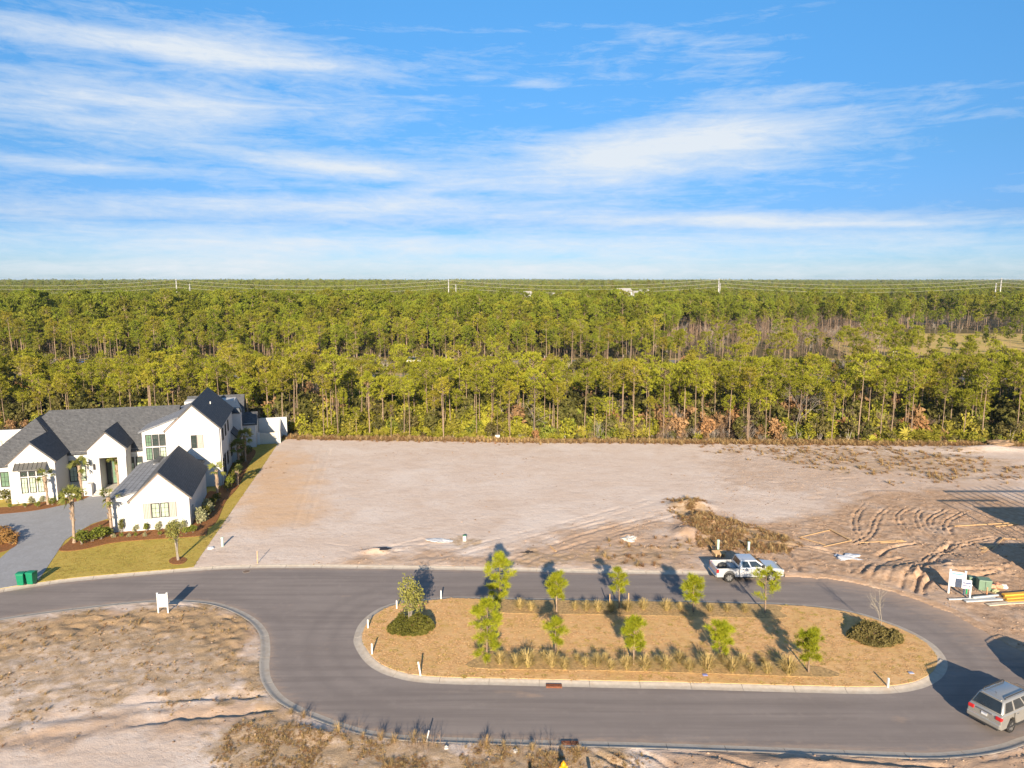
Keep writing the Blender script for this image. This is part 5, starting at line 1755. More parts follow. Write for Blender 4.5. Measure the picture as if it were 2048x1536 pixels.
yard = empty('yard_wall', (HO[0], HO[1], 0.05), HTH, 'white yard wall with pale gate behind the right end of the house', 'wall')
MB().prism([(37.3, -0.3), (41.2, -0.3), (41.2, 3.35), (37.3, 1.95)], 'x', 7.05, 7.3).build('side_wall', white, yard)
MB().b2((3.9, 41.2, -0.3), (8.2, 41.45, 3.45)).build('back_wall', white, yard)
MB().b2((6.62, 37.1, -0.3), (7.04, 37.45, 1.95)).build('gate_post', white, yard)
MB().b2((3.9, 37.1, -0.3), (4.28, 37.4, 1.95)).build('gate_post', white, yard)
gate = MB().b2((4.29, 37.22, 0.08), (6.61, 37.28, 1.85)).build('gate', simple('gate_paint', (0.62, 0.58, 0.50), 0.7, var=0.05), yard)
for k in range(9):
    u = 4.30 + k * 0.257
    MB().b2((u, 37.19, 0.1), (u + 0.235, 37.218, 1.83)).build('gate_board', simple('gate_board_paint', (0.60, 0.56, 0.48), 0.7, var=0.06) if k == 0 else bpy.data.materials['gate_board_paint'], gate)
wl2 = empty('garden_screen_wall', (HO[0], HO[1], 0.05), HTH, 'white blank wall at the far left edge behind the roof', 'wall')
MB().b2((-34, 30.0, -0.3), (-24.4, 30.3, 5.5)).build('wall_panel', white, wl2)
MB().b2((-34, 29.9, 5.51), (-24.3, 30.4, 5.6)).build('wall_coping', trim_white, wl2)
MB().b2((-24.69, 30.31, -0.3), (-24.4, 36.0, 5.5)).build('wall_return', white, wl2)
p = HP(-26.6, 26.5)
e = empty('rust_tree', (p[0], p[1], 0.1), 0.4, 'bare rust brown tree at the left edge behind the house', 'tree')
link('trunk', twig_proto(640, 6.2, 1, 4, simple('rust_twigs', (0.34, 0.19, 0.10), 0.9), 'rust_tree', 0.06, True, 3), e)

# ------------------------------------------------------------------ palms
def palm_proto(seed, h, fronds, L=1.15):
    rng = np.random.default_rng(seed)
    zs = np.linspace(0, h, 26)
    rr_ = 0.115 + 0.035 * np.sin(zs * 5 + seed) * 0.4 + 0.03 * rng.random(26) + 0.05 * np.exp(-zs * 4) + 0.07 * np.clip((zs / h - 0.62) * 3, 0, 1)
    pts = np.stack([0.04 * np.sin(zs * 0.8 + seed), 0.04 * np.cos(zs * 0.7), zs], 1)
    tv, tf = tubes_np([(pts, rr_)], 9)
    bt = [(tv, tf)]
    # leaf boots criss-crossing the upper trunk
    B = []
    for k in range(46):
        z = h * (0.42 + 0.56 * rng.random())
        a = rng.random() * 6.28
        p0 = np.array([0.14 * math.cos(a), 0.14 * math.sin(a), z])
        B.append((np.array([p0, p0 + np.array([0.10 * math.cos(a), 0.10 * math.sin(a), 0.22])]), [0.045, 0.012]))
    bt.append(tubes_np(B, 4))
    tv, tf = join(bt)
    V, F = [], []
    for k in range(fronds):
        a = k * 2.4 + rng.normal() * 0.25
        t = k / max(1, fronds - 1)
        el = 1.9 - 2.3 * t + 0.2 * rng.normal()
        fan_frond(rng, np.array([0, 0, h - 0.05]), (math.cos(a), math.sin(a), el), L * (1.05 + 0.35 * rng.random()), 15, 0.055, V, F, 0.6)
    return tv, tf, np.array(V), np.array(F)
palm_bark = simple('palm_bark', (0.38, 0.28, 0.20), 0.95, var=0.4, scale=6, bump=0.03, spec=0.1)
def palm(px, py, ty, seed, fronds, label, L=1.1, at_=None):
    if at_ is None:
        x, y, h = HT(px, py, ty, 0.17)
    else:
        x, y, h = at_
    tv, tf, V, F = palm_proto(seed, h, fronds, L)
    e = empty('palm_tree', (x, y, 0.15), seed, label, 'palm tree', 'palms round the white house')
    link('trunk', np_mesh('palm_trunk', tv, tf, palm_bark, smooth=True), e)
    link('fronds', np_mesh('palm_fronds', V, F, palm_green), e)
palm(150, 1085, 992, 901, 24, 'full headed palm standing alone beside the driveway')
palm(223, 1071, 994, 902, 7, 'palm with tied up fronds at the left corner of the garage')
palm(95, 1009, 952, 903, 8, 'palm with tied up fronds in front of the triple window')
palm(164, 993, 930, 904, 9, 'palm with tied up fronds left of the front door')
palm(237, 978, 917, 905, 20, 'full headed palm right of the front door', 1.0)
palm(436, 1000, 940, 906, 6, 'palm with tied up fronds at the side of the garage')
palm(478, 932, 892, 907, 18, 'left of the two palms by the shaded side wall', 1.2)
palm(491, 922, 872, 908, 20, 'right and taller of the two palms by the shaded side wall', 1.25)
palm(484, 920, 892, 909, 14, 'short palm between two taller ones by the side wall', 1.0)
palm(475, 970, 942, 910, 6, 'short palm with tied fronds on the side lawn', 0.9)

# ------------------------------------------------------------------ shrubs round the house
bush_kinds = [broad_proto(920 + k, 1.0, 0.5, 0.9, 420, 0.07, m, trunk_h=0.08, name='bush', lobes=7, thick=0.015) for k, m in enumerate((shrub_green, hedge_green, leafmat('pale_shrub', (0.30, 0.31, 0.14), (0.48, 0.46, 0.28), None, 0.1, 2)))]
bk = {}
def bush(px, py, sc, k, label, at_=None, group='shrubs in the beds round the white house'):
    p_ = G(px, py, 0.17) if at_ is None else at_
    scv = sc if hasattr(sc, '__len__') else (sc, sc, sc)
    if k not in bk:
        e = empty('shrub', (p_[0], p_[1], 0.16), 0.5 * k, label, 'shrub', group)
        link('stems', bush_kinds[k][0], e)
        link('foliage', bush_kinds[k][1], e)
        e.scale = scv
        bk[k] = e
    else:
        dup(bk[k], (p_[0], p_[1], 0.16), random.random() * 6.28, scv, label)
for i, (px, py, sc, k) in enumerate([(271, 1063, 0.75, 2), (294, 1062, 0.85, 0), (317, 1060, 0.9, 2), (336, 1060, 0.8, 2), (352, 1058, 1.0, 2), (366, 1056, 0.9, 2)]):
    bush(px, py, sc, k, 'pale flowering shrub, %s from left below the garage window' % ('first', 'second', 'third', 'fourth', 'fifth', 'sixth')[i])
bush(243, 1066, (0.6, 0.6, 1.5), 1, 'upright narrow shrub at the left end of the garage wall')
for i, (px, py, sc, k) in enumerate([(163, 1088, 1.7, 0), (185, 1082, 1.6, 0), (203, 1078, 1.7, 0), (215, 1073, 1.2, 0)]):
    bush(px, py, (sc * 1.2, sc, sc * 0.75), k, 'spreading green shrub, %s from the driveway edge' % ('first', 'second', 'third', 'fourth')[i])
for i, px in enumerate((228, 243, 258, 272, 290, 320)):
    bush(px, 1075 - (px - 228) * 0.04, 0.45, 0 if i % 2 else 2, 'small mulch bed shrub, number %s from the garage corner palm' % ('one', 'two', 'three', 'four', 'five', 'six')[i])
bush(386, 1065, (1.1, 1.0, 0.8), 0, 'bright green shrub at the right end of the garage bed')
bush(372, 1067, (0.9, 0.8, 0.7), 0, 'bright green shrub next to the young oak crown')
for i, (u, v, sc, k) in enumerate([(0.9, 1.2, 1.6, 2), (1.0, 2.6, 1.3, 1), (1.1, 4.4, 1.5, 2), (1.3, 6.2, 1.1, 1), (1.5, 8.0, 1.1, 1), (2.2, 12.5, 1.0, 1), (2.4, 14.0, 1.3, 0), (2.6, 15.8, 1.4, 1), (2.3, 18.0, 1.2, 1), (2.4, 20.2, 1.2, 1), (2.5, 22.4, 1.3, 1), (2.6, 26.0, 1.1, 1), (2.9, 29.5, 1.2, 1), (3.1, 32.0, 1.1, 1)]):
    bush(0, 0, sc, k, 'shrub in the side bed, %s counted from the garage front' % ('first', 'second', 'third', 'fourth', 'fifth', 'sixth', 'seventh', 'eighth', 'ninth', 'tenth', 'eleventh', 'twelfth', 'thirteenth', 'fourteenth')[i], HP(u, v))
for i, (px, py, sc, k) in enumerate([(15, 1005, 1.6, 1), (35, 1006, 0.8, 2), (63, 1006, 0.8, 2), (85, 1004, 0.8, 2), (110, 998, (0.8, 0.8, 1.7), 1), (20, 1016, 0.55, 0), (50, 1015, 0.55, 0), (75, 1015, 0.7, 0), (105, 1010, 0.9, 0), (122, 1004, 0.9, 0), (175, 991, 0.7, 1), (188, 986, 0.6, 0)]):
    bush(px, py, sc, k, 'shrub below the left wing, %s from the picture edge' % ('first', 'second', 'third', 'fourth', 'fifth', 'sixth', 'seventh', 'eighth', 'ninth', 'tenth', 'eleventh', 'twelfth')[i])
rust_bush = broad_proto(930, 0.7, 0.6, 0.6, 420, 0.07, leafmat('rust_bed_leaves', (0.34, 0.15, 0.05), (0.46, 0.30, 0.10), None, 0.1, 1.5), trunk_h=0.05, name='rust_bush', lobes=8, thick=0.012)
for i, (px, py) in enumerate(((-10, 1066), (8, 1068), (22, 1076), (6, 1085), (20, 1088))):
    p_ = G(px, py, 0.18)
    e = empty('shrub', (p_[0], p_[1], 0.17), i, 'rust coloured ground shrub in the driveway island, number %s' % ('one', 'two', 'three', 'four', 'five')[i], 'shrub', 'rusty shrubs in the driveway island')
    link('stems', rust_bush[0], e)
    link('foliage', rust_bush[1], e)
    e.scale = (1.3, 1.3, 1.2)
x, y, h = HT(356, 1120, 1037, 0.17)
lone('young_oak', broad_proto(935, h, 0.95, h * 0.5, 1100, 0.075, live_oak, trunk_h=0.5, name='lawn_oak', lobes=11, thick=0.035), (x, y, 0.14), 0.3, 1.0, 'young oak with slim trunk on the lawn before the garage')
# a tall street tree left of the picture throws its long shadow over the driveway
# ================================================================== VEHICLES
paint_silver = simple('silver_paint', (0.66, 0.67, 0.69), 0.26, 0.35, var=0.03, scale=1.5, coat=0.8)
paint_beige = simple('champagne_paint', (0.50, 0.475, 0.43), 0.24, 0.55, var=0.03, scale=1.5, coat=0.7)
paint_black = simple('black_paint', (0.02, 0.02, 0.022), 0.25, 0.2, coat=0.8)
rubber = simple('tyre_rubber', (0.025, 0.024, 0.023), 0.9, var=0.2)
alloy = simple('alloy', (0.55, 0.54, 0.52), 0.35, 0.8, var=0.05)
chrome = simple('chrome', (0.6, 0.6, 0.6), 0.2, 0.9, var=0.03)
plastic = simple('dark_plastic', (0.035, 0.035, 0.036), 0.7, var=0.1)
auto_glass = glass_mat('tinted_glass', (0.02, 0.026, 0.03), 0.03)
red_lens = simple('red_lens', (0.55, 0.02, 0.02), 0.25, var=0.1, coat=0.5)
clear_lens = simple('clear_lens', (0.6, 0.6, 0.58), 0.2, var=0.05, coat=0.5)
bedliner = simple('bed_liner', (0.10, 0.10, 0.10), 0.85, var=0.2)

def wheel(parent, x, y, r, w, spokes=6):
    side = 1 if y > 0 else -1
    ty = MB().lathe([(r * 0.62, -w / 2), (r * 0.9, -w / 2), (r, -w * 0.33), (r, w * 0.33), (r * 0.9, w / 2), (r * 0.62, w / 2)], 24, (x, y, r), 'y', False).build('wheel', rubber, parent, smooth=40)
    MB().lathe([(r * 0.60, -w * 0.3), (r * 0.63, w * 0.46 * side), (r * 0.56, w * 0.40 * side), (r * 0.5, w * 0.2 * side), (0.02, w * 0.15 * side)], 20, (x, y, r), 'y', False).build('rim', plastic, ty, smooth=40)
    mb = MB()
    for k in range(spokes):
        a = 2 * math.pi * k / spokes
        c, s = math.cos(a), math.sin(a)
        yo = y + side * w * 0.42
        hw = r * 0.11
        pts = []
        for d, q in ((0.05 * r, 1.0), (0.60 * r, 1.5)):
            for e_ in (-1, 1):
                pts.append((x + c * d - s * hw * q * e_, yo, r + s * d + c * hw * q * e_))
        vs_ = [(p[0], p[1] - 0.03 * side, p[2]) for p in pts] + [(p[0], p[1] + 0.012 * side, p[2]) for p in pts]
        mb.add(vs_, [(0, 1, 3, 2), (4, 5, 7, 6), (0, 1, 5, 4), (2, 3, 7, 6), (0, 2, 6, 4), (1, 3, 7, 5)])
    mb.build('spokes', alloy, ty)
    MB().lathe([(r * 0.14, y + side * w * 0.40), (r * 0.12, y + side * w * 0.46)], 10, (x, 0, r), 'y').build('hub_cap', chrome, ty)

def arch_profile(x0, x1, top, bottom, arches, ra):
    # lower outline from x1 back to x0 with round wheel openings
    pts = [(x1, bottom)]
    for cx in sorted(arches, reverse=True):
        for k in range(9):
            a = math.pi * k / 8
            pts.append((cx + ra * math.cos(a), max(bottom, bottom + (ra * math.sin(a)) * 1.12)))
    pts.append((x0, bottom))
    return top + pts

def solid(poly, y0, y1, inset=0.0, zin=None):       # outline in x,z extruded across the car, shoulders drawn in a little
    n = len(poly)
    mb = MB()
    def sh(p, y):
        k = 0.0 if zin is None else max(0.0, (p[1] - zin)) * inset
        return (p[0], y - math.copysign(k, y), p[1])
    ym = (y0 + y1) / 2
    vs_ = [sh(p, y0) for p in poly] + [sh(p, y1) for p in poly]
    mb.add(vs_, [tuple(range(n))[::-1], tuple(range(n, 2 * n))] + [(i, (i + 1) % n, n + (i + 1) % n, n + i) for i in range(n)])
    return mb

def cabin(x0, x1, t0, t1, zb, zt, wb, wt, bulge=0.03):
    # greenhouse: base rectangle to smaller roof, with a cambered roof panel
    mb = MB()
    B = [(x0, -wb, zb), (x1, -wb, zb), (x1, wb, zb), (x0, wb, zb)]
    T = [(t0, -wt, zt), (t1, -wt, zt), (t1, wt, zt), (t0, wt, zt)]
    i0, i1 = t0 + (t1 - t0) * 0.12, t1 - (t1 - t0) * 0.12
    C = [(i0, -wt * 0.75, zt + bulge), (i1, -wt * 0.75, zt + bulge), (i1, wt * 0.75, zt + bulge), (i0, wt * 0.75, zt + bulge)]
    mb.add(B + T + C, [(3, 2, 1, 0), (0, 1, 5, 4), (1, 2, 6, 5), (2, 3, 7, 6), (3, 0, 4, 7), (4, 5, 9, 8), (5, 6, 10, 9), (6, 7, 11, 10), (7, 4, 8, 11), (8, 9, 10, 11)])
    return mb, B, T

def panel(a, b, c, d, u0, u1, v0, v1, off=0.012):   # a pane lying on the quad a-b (bottom) d-c (top)
    a, b, c, d = map(Vector, (a, b, c, d))
    def P(u, v):
        return (a * (1 - u) + b * u) * (1 - v) + (d * (1 - u) + c * u) * v
    n = (b - a).cross(d - a).normalized()
    q = [P(u0, v0), P(u1, v0), P(u1, v1), P(u0, v1)]
    ctr = (a + b + c + d) / 4
    if n.dot(ctr - Vector((0, 0, 1.2))) < 0:
        n = -n
    vs_ = [p - n * 0.01 for p in q] + [p + n * off for p in q]
    return MB().add(vs_, [(3, 2, 1, 0), (4, 5, 6, 7), (0, 1, 5, 4), (1, 2, 6, 5), (2, 3, 7, 6), (3, 0, 4, 7)])

def pickup(loc, rz, label):
    e = empty('pickup_truck', loc, rz, label, 'pickup truck')
    ra = 0.50
    W = 1.0
    body = solid(arch_profile(-0.98, 2.88, [(-0.98, 1.26), (1.42, 1.26), (1.5, 1.24), (2.55, 1.14), (2.82, 1.02), (2.88, 0.8)][0:6], 0.46, [1.85], ra), -W, W, 0.10, 0.75)
    body.build('body', paint_silver, e, smooth=30, bevel=0.05)
    for s in (-1, 1):
        sd = solid(arch_profile(-2.88, -0.99, [(-2.88, 1.24), (-0.99, 1.26)], 0.48, [-1.80], ra), s * W, s * (W - 0.09))
        sd.build('bed_side', paint_silver, e, bevel=0.03)
        MB().b2((-2.86, s * (W - 0.05) - 0.06, 1.25), (-1.0, s * (W - 0.05) + 0.055, 1.285)).build('bed_rail_cap', plastic, e, bevel=0.01)
    MB().b2((-2.90, -0.90, 0.60), (-2.80, 0.90, 1.22)).build('tailgate', paint_silver, e, bevel=0.03)
    MB().b2((-2.79, -0.90, 0.66), (-1.0, 0.90, 0.72)).build('bed_floor', bedliner, e)
    for s in (-1, 1):
        MB().b2((-2.2, s * 0.72 - 0.18, 0.721), (-1.4, s * 0.72 + 0.18, 0.95)).build('wheel_box', bedliner, e, bevel=0.04)
    mb, B, T = cabin(-0.97, 1.45, -0.78, 0.55, 1.25, 1.86, 0.93, 0.74)
    cab_ = mb.build('cab', paint_silver, e, smooth=30, bevel=0.04)
    for s, (A_, B_, C_, D_) in ((-1, (B[0], B[1], T[1], T[0])), (1, (B[3], B[2], T[2], T[3]))):
        panel(A_, B_, C_, D_, 0.10, 0.40, 0.10, 0.86).build('side_window', auto_glass, cab_)
        panel(A_, B_, C_, D_, 0.46, 0.88, 0.10, 0.86).build('side_window', auto_glass, cab_)
        for x_ in (-0.92, 0.06, 1.18):
            MB().b2((x_ - 0.008, s * 0.985 - 0.012, 0.55), (x_ + 0.008, s * 0.985 + 0.018, 1.24)).build('door_gap', plastic, e)
        for x_ in (-0.12, 0.86):
            pass
        for x_ in (-0.78, 0.22):
            MB().b2((x_, s * 0.99 - 0.02, 1.10), (x_ + 0.22, s * 0.99 + 0.025, 1.14)).build('door_handle', chrome, e, bevel=0.01)
        MB().b2((0.98, s * 1.06 - 0.11, 1.28), (1.16, s * 1.06 + 0.11, 1.50)).build('mirror', plastic, e, bevel=0.03)
        MB().b2((-0.9, s * 0.95 - 0.06, 0.36), (1.25, s * 0.95 + 0.04, 0.46)).build('side_step', plastic, e, bevel=0.02)
        MB().b2((-2.905, s * 0.94 - 0.065, 0.86), (-2.70, s * 0.94 + 0.068, 1.20)).build('tail_light', red_lens, e, bevel=0.02)
        MB().b2((2.62, s * 0.80 - 0.16, 0.86), (2.91, s * 0.80 + 0.165, 1.03)).build('headlight', clear_lens, e, bevel=0.03)
    panel(B[1], B[2], T[2], T[1], 0.08, 0.92, 0.10, 0.92).build('windscreen', auto_glass, cab_)
    panel(B[0], B[3], T[3], T[0], 0.10, 0.90, 0.18, 0.88).build('rear_window', auto_glass, cab_)
    MB().b2((2.84, -0.62, 0.62), (2.93, 0.62, 1.0)).build('grille', plastic, e, bevel=0.02)
    MB().b2((2.72, -0.98, 0.40), (3.0, 0.98, 0.64)).build('front_bumper', plastic, e, bevel=0.05)
    MB().b2((-3.02, -0.95, 0.46), (-2.86, 0.95, 0.64)).build('rear_bumper', chrome, e, bevel=0.04)
    MB().b2((-2.7, -0.8, 0.30), (2.6, 0.8, 0.5)).build('chassis', plastic, e)
    MB().b2((-1.55, -0.55, 0.722), (-1.05, 0.55, 1.12)).build('tool_box', simple('tool_box_grey', (0.42, 0.43, 0.44), 0.5), e, bevel=0.02)
    MB().b2((-2.6, -0.5, 0.722), (-1.8, 0.1, 0.86)).build('bed_load', plastic, e, bevel=0.03)
    for x_ in (-1.80, 1.85):
        for s in (-1, 1):
            wheel(e, x_, s * 0.88, 0.41, 0.27)
    return e

def suv(loc, rz, label, paint, plate=True):
    e = empty('parked_suv', loc, rz, label, 'suv')
    ra, W = 0.45, 0.98
    top = [(-2.50, 0.75), (-2.46, 1.08), (-2.30, 1.16), (1.35, 1.14), (2.2, 1.02), (2.46, 0.86), (2.52, 0.66)]
    solid(arch_profile(-2.50, 2.50, top, 0.36, [1.52, -1.50], ra), -W, W, 0.16, 0.70).build('body', paint, e, smooth=30, bevel=0.07)
    mb, B, T = cabin(-2.38, 1.55, -1.95, 0.45, 1.13, 1.76, 0.90, 0.68, 0.045)
    c = mb.build('greenhouse', paint, e, smooth=30, bevel=0.09)
    for s, (A_, B_, C_, D_) in ((-1, (B[0], B[1], T[1], T[0])), (1, (B[3], B[2], T[2], T[3]))):
        for u0, u1 in ((0.06, 0.27), (0.32, 0.56), (0.60, 0.86)):
            panel(A_, B_, C_, D_, u0, u1, 0.12, 0.84).build('side_window', auto_glass, c)
        for x_ in (-1.28, -0.10, 1.02):
            MB().b2((x_ - 0.007, s * 0.965 - 0.01, 0.45), (x_ + 0.007, s * 0.965 + 0.017, 1.10)).build('door_gap', plastic, e)
        for x_ in (-1.05, 0.15):
            MB().b2((x_, s * 0.94 - 0.02, 0.96), (x_ + 0.2, s * 0.94 + 0.035, 1.0)).build('door_handle', chrome, e, bevel=0.01)
        MB().tube([(-1.75, s * 0.60, 1.79), (-1.65, s * 0.60, 1.88), (0.15, s * 0.60, 1.88), (0.28, s * 0.60, 1.79)], 0.028, 6).build('roof_rail', plastic, e)
        MB().b2((0.92, s * 1.0 - 0.1, 1.14), (1.08, s * 1.0 + 0.1, 1.30)).build('mirror', paint, e, bevel=0.04)
        MB().b2((-2.53, s * 0.76 - 0.17, 0.86), (-2.30, s * 0.76 + 0.165, 1.06)).build('tail_light', red_lens, e, bevel=0.04)
        MB().b2((2.25, s * 0.72 - 0.16, 0.72), (2.53, s * 0.72 + 0.16, 0.88)).build('headlight', clear_lens, e, bevel=0.04)
        MB().b2((-1.0, s * 0.93 - 0.06, 0.30), (1.0, s * 0.93 + 0.05, 0.37)).build('side_step', plastic, e, bevel=0.02)
    panel(B[0], B[3], T[3], T[0], 0.06, 0.94, 0.10, 0.88).build('rear_window', auto_glass, c)
    panel(B[1], B[2], T[2], T[1], 0.06, 0.94, 0.06, 0.94).build('windscreen', auto_glass, c)
    MB().b2((-2.60, -0.93, 0.42), (-2.44, 0.93, 0.70)).build('rear_bumper', paint, e, bevel=0.06)
    MB().b2((-2.57, -0.80, 0.30), (-2.40, 0.80, 0.42)).build('bumper_skirt', plastic, e, bevel=0.03)
    MB().b2((2.42, -0.93, 0.36), (2.58, 0.93, 0.62)).build('front_bumper', paint, e, bevel=0.06)
    MB().b2((2.46, -0.5, 0.62), (2.545, 0.5, 0.84)).build('grille', plastic, e, bevel=0.02)
    MB().tube([(-2.36, 0.0, 1.22), (-2.30, 0.34, 1.30)], 0.014, 5).build('rear_wiper', plastic, e)
    MB().b2((-2.02, -0.55, 1.74), (-1.86, 0.55, 1.79)).build('roof_spoiler', paint, e, bevel=0.02)
    MB().tube([(-1.5, 0.0, 1.80), (-1.62, 0.0, 1.95)], 0.012, 5).build('aerial', plastic, e)
    for s in (-1, 1):
        MB().b2((-2.0, s * 0.985 - 0.012, 0.36), (2.0, s * 0.985 + 0.012, 0.47)).build('sill_trim', plastic, e, bevel=0.01)
    MB().b2((-2.535, -0.42, 1.00), (-2.47, 0.42, 1.05)).build('chrome_strip', chrome, e, bevel=0.01)
    if plate:
        pl = MB().b2((-2.53, -0.16, 0.80), (-2.50, 0.16, 0.96)).build('number_plate', simple('plate_white', (0.65, 0.66, 0.66), 0.4), e)
        MB().b2((-2.533, -0.15, 0.925), (-2.5305, 0.15, 0.95)).build('plate_band', simple('plate_blue', (0.05, 0.12, 0.4), 0.4), pl)
    MB().b2((-2.3, -0.8, 0.24), (2.3, 0.8, 0.4)).build('chassis', plastic, e)
    for x_ in (-1.50, 1.52):
        for s in (-1, 1):
            wheel(e, x_, s * 0.86, 0.37, 0.24, 5)
    return e
pr_, pf_ = G(1452, 1165), G(1540, 1162)
pickup(((pr_[0] + pf_[0]) / 2 + 0.1, (pr_[1] + pf_[1]) / 2 + 0.88, 0.004), R(2.0), 'silver pickup truck parked on the far side of the island')
sv = suv((29.25, 38.5, 0.004), R(26), 'champagne suv parked at the lower right edge', paint_beige)
sv.scale = (1.0, 1.0, 1.06)
suv((35.5, 42.2, 0.004), R(35), 'dark vehicle cut off by the right edge behind the suv', paint_black, False)

# small traffic on the highway behind the first stand
def far_car(x, y, rz, paint, label, tall=False):
    e = empty('highway_car', (x, y, 0.14), rz, label, 'car', 'cars on the highway behind the trees')
    solid([(-2.2, 0.35), (2.2, 0.35), (2.25, 0.75), (1.2, 0.95), (-2.2, 0.98)], -0.88, 0.88).build('body', paint, e, bevel=0.06)
    mb, B, T = cabin(-1.9 if tall else -1.6, 1.0, -1.6 if tall else -1.0, 0.3, 0.95, 1.75 if tall else 1.45, 0.82, 0.62)
    mb.build('cabin', auto_glass, e, bevel=0.05)
    MB().b2((-1.5 if tall else -0.95, -0.6, 1.765 if tall else 1.47), (0.25, 0.6, 1.80 if tall else 1.5)).build('roof', paint, e, bevel=0.02)
    for x_ in (-1.35, 1.35):
        for s in (-1, 1):
            MB().lathe([(0.3, -0.1), (0.33, 0), (0.3, 0.1)], 12, (x_, s * 0.8, 0.33), 'y').build('wheel', rubber, e)
for px, yy, rz, pt, lab, tl in ((828, 216, 0, simple('white_car', (0.75, 0.75, 0.74), 0.4, coat=0.5), 'white van glimpsed on the far carriageway through the pines', True),
                                (172, 213, 0, simple('blue_car', (0.03, 0.10, 0.35), 0.3, coat=0.5), 'small blue car on the highway at the left', False),
                                (1025, 185, math.pi, paint_black, 'dark car on the near carriageway by the gap in the trees', False),
                                (830, 184, math.pi, simple('navy_car', (0.02, 0.03, 0.08), 0.3, coat=0.5), 'navy car on the near carriageway left of centre', True)):
    far_car((px - 1024) / FPX * (yy * CP + CAM_H * SP), yy, rz, pt, lab, tl)

# highway carriageways
hw_mat = simple('highway_asphalt', (0.20, 0.19, 0.185), 0.9, var=0.12, scale=0.5)
for (y0, y1), lab in zip(HWAY, ('near carriageway of the highway hidden behind the first pines', 'far carriageway of the highway beyond the first stand')):
    o = MB().add([(-260, y0 + 1.5, 0.30), (260, y0 - 5, 0.30), (260, y1 - 7, 0.30), (-260, y1 - 0.5, 0.30)], [(0, 1, 2, 3)]).build('highway', hw_mat)
    tag(o, lab, 'road', kind='structure')
    vm = MB().add([(-280, y1 - 0.4, 0.29), (280, y1 - 7, 0.29), (280, y1 - 2, 0.29), (-280, y1 + 5, 0.29)], [(0, 1, 2, 3)]).build('verge', grass_material('verge_grass', (0.42, 0.31, 0.12), (0.52, 0.38, 0.17), (0.36, 0.28, 0.09)))
    tag(vm, 'dry golden verge of the highway', 'verge', kind='structure')
gl = sheet('field', np.array([(112, 234), (190, 232), (260, 260), (265, 330), (170, 332), (125, 290)], float), 0.33, grass_material('field_grass', (0.60, 0.42, 0.14), (0.70, 0.48, 0.19), (0.48, 0.38, 0.11), 0, 0.2), label='golden grassy clearing beyond the highway at the right', cat='field')

# ------------------------------------------------------------------ power line
steel = simple('galvanised_steel', (0.55, 0.53, 0.50), 0.6, 0.3, var=0.08)
YP = 600.0
poles = []
for px, ty, nm in ((352, 560, 'left'), (897, 561, 'centre'), (1438, 559, 'right of centre'), (2003, 558, 'far right')):
    for dx, dt, wh in ((0, 0, 'taller'), (12, 8, 'shorter')):
        d_ = ray(px + dx, ty + dt)
        x = d_[0] * YP / d_[1]
        h = CAM_H + d_[2] * YP / d_[1] + (1.0 if dx == 0 else 0)
        yy = YP + (0 if dx == 0 else 14)
        e = empty('power_pole', (x, yy, -0.5), 0, '%s steel power pole of the pair at %s' % (wh, nm), 'power pole', 'power poles beyond the forest')
        MB().tube([(0, 0, 0), (0, 0, h + 0.5)], [0.55, 0.34], 10).build('shaft', steel, e, smooth=True)
        for k in range(3):
            MB().b2((-0.1, -1.7, h - 1.0 - 3.0 * k), (0.1, 1.7, h - 0.7 - 3.0 * k)).build('cross_arm', steel, e)
        if dx == 0:
            poles.append((x, h))
wire_mat = simple('conductor', (0.45, 0.44, 0.42), 0.6, 0.2)
ln = empty('power_line', (0, 0, 0), 0, 'thin conductors strung between the tall power poles', 'power line')
ext = [(poles[0][0] - 235, poles[0][1])] + poles + [(poles[-1][0] + 235, poles[-1][1])]
for k in range(3):
    pts = []
    for (xa, ha), (xb, hb) in zip(ext[:-1], ext[1:]):
        for j in range(12):
            t = j / 12
            pts.append((xa + (xb - xa) * t, YP - 1.6, ha + (hb - ha) * t - 0.9 - 3.0 * k - 5.0 * 4 * t * (1 - t)))
    MB().tube(pts, 0.07, 4).build('conductor', wire_mat, ln)
d_ = ray(1787, 702)
YL = 205.0
lp = empty('street_light', (d_[0] * YL / d_[1], YL, 0), 0, 'slim highway light pole above the trees at the right', 'street light')
hh = CAM_H + d_[2] * YL / d_[1]
MB().tube([(0, 0, 0), (0, 0, hh)], [0.14, 0.10], 8).build('pole', steel, lp)
MB().tube([(0, 0, hh - 0.4), (0.9, 0, hh - 0.1), (1.5, 0, hh - 0.15)], 0.05, 6).build('arm', steel, lp)
MB().box((1.7, 0, hh - 0.18), (0.6, 0.28, 0.14)).build('lamp_head', steel, lp)
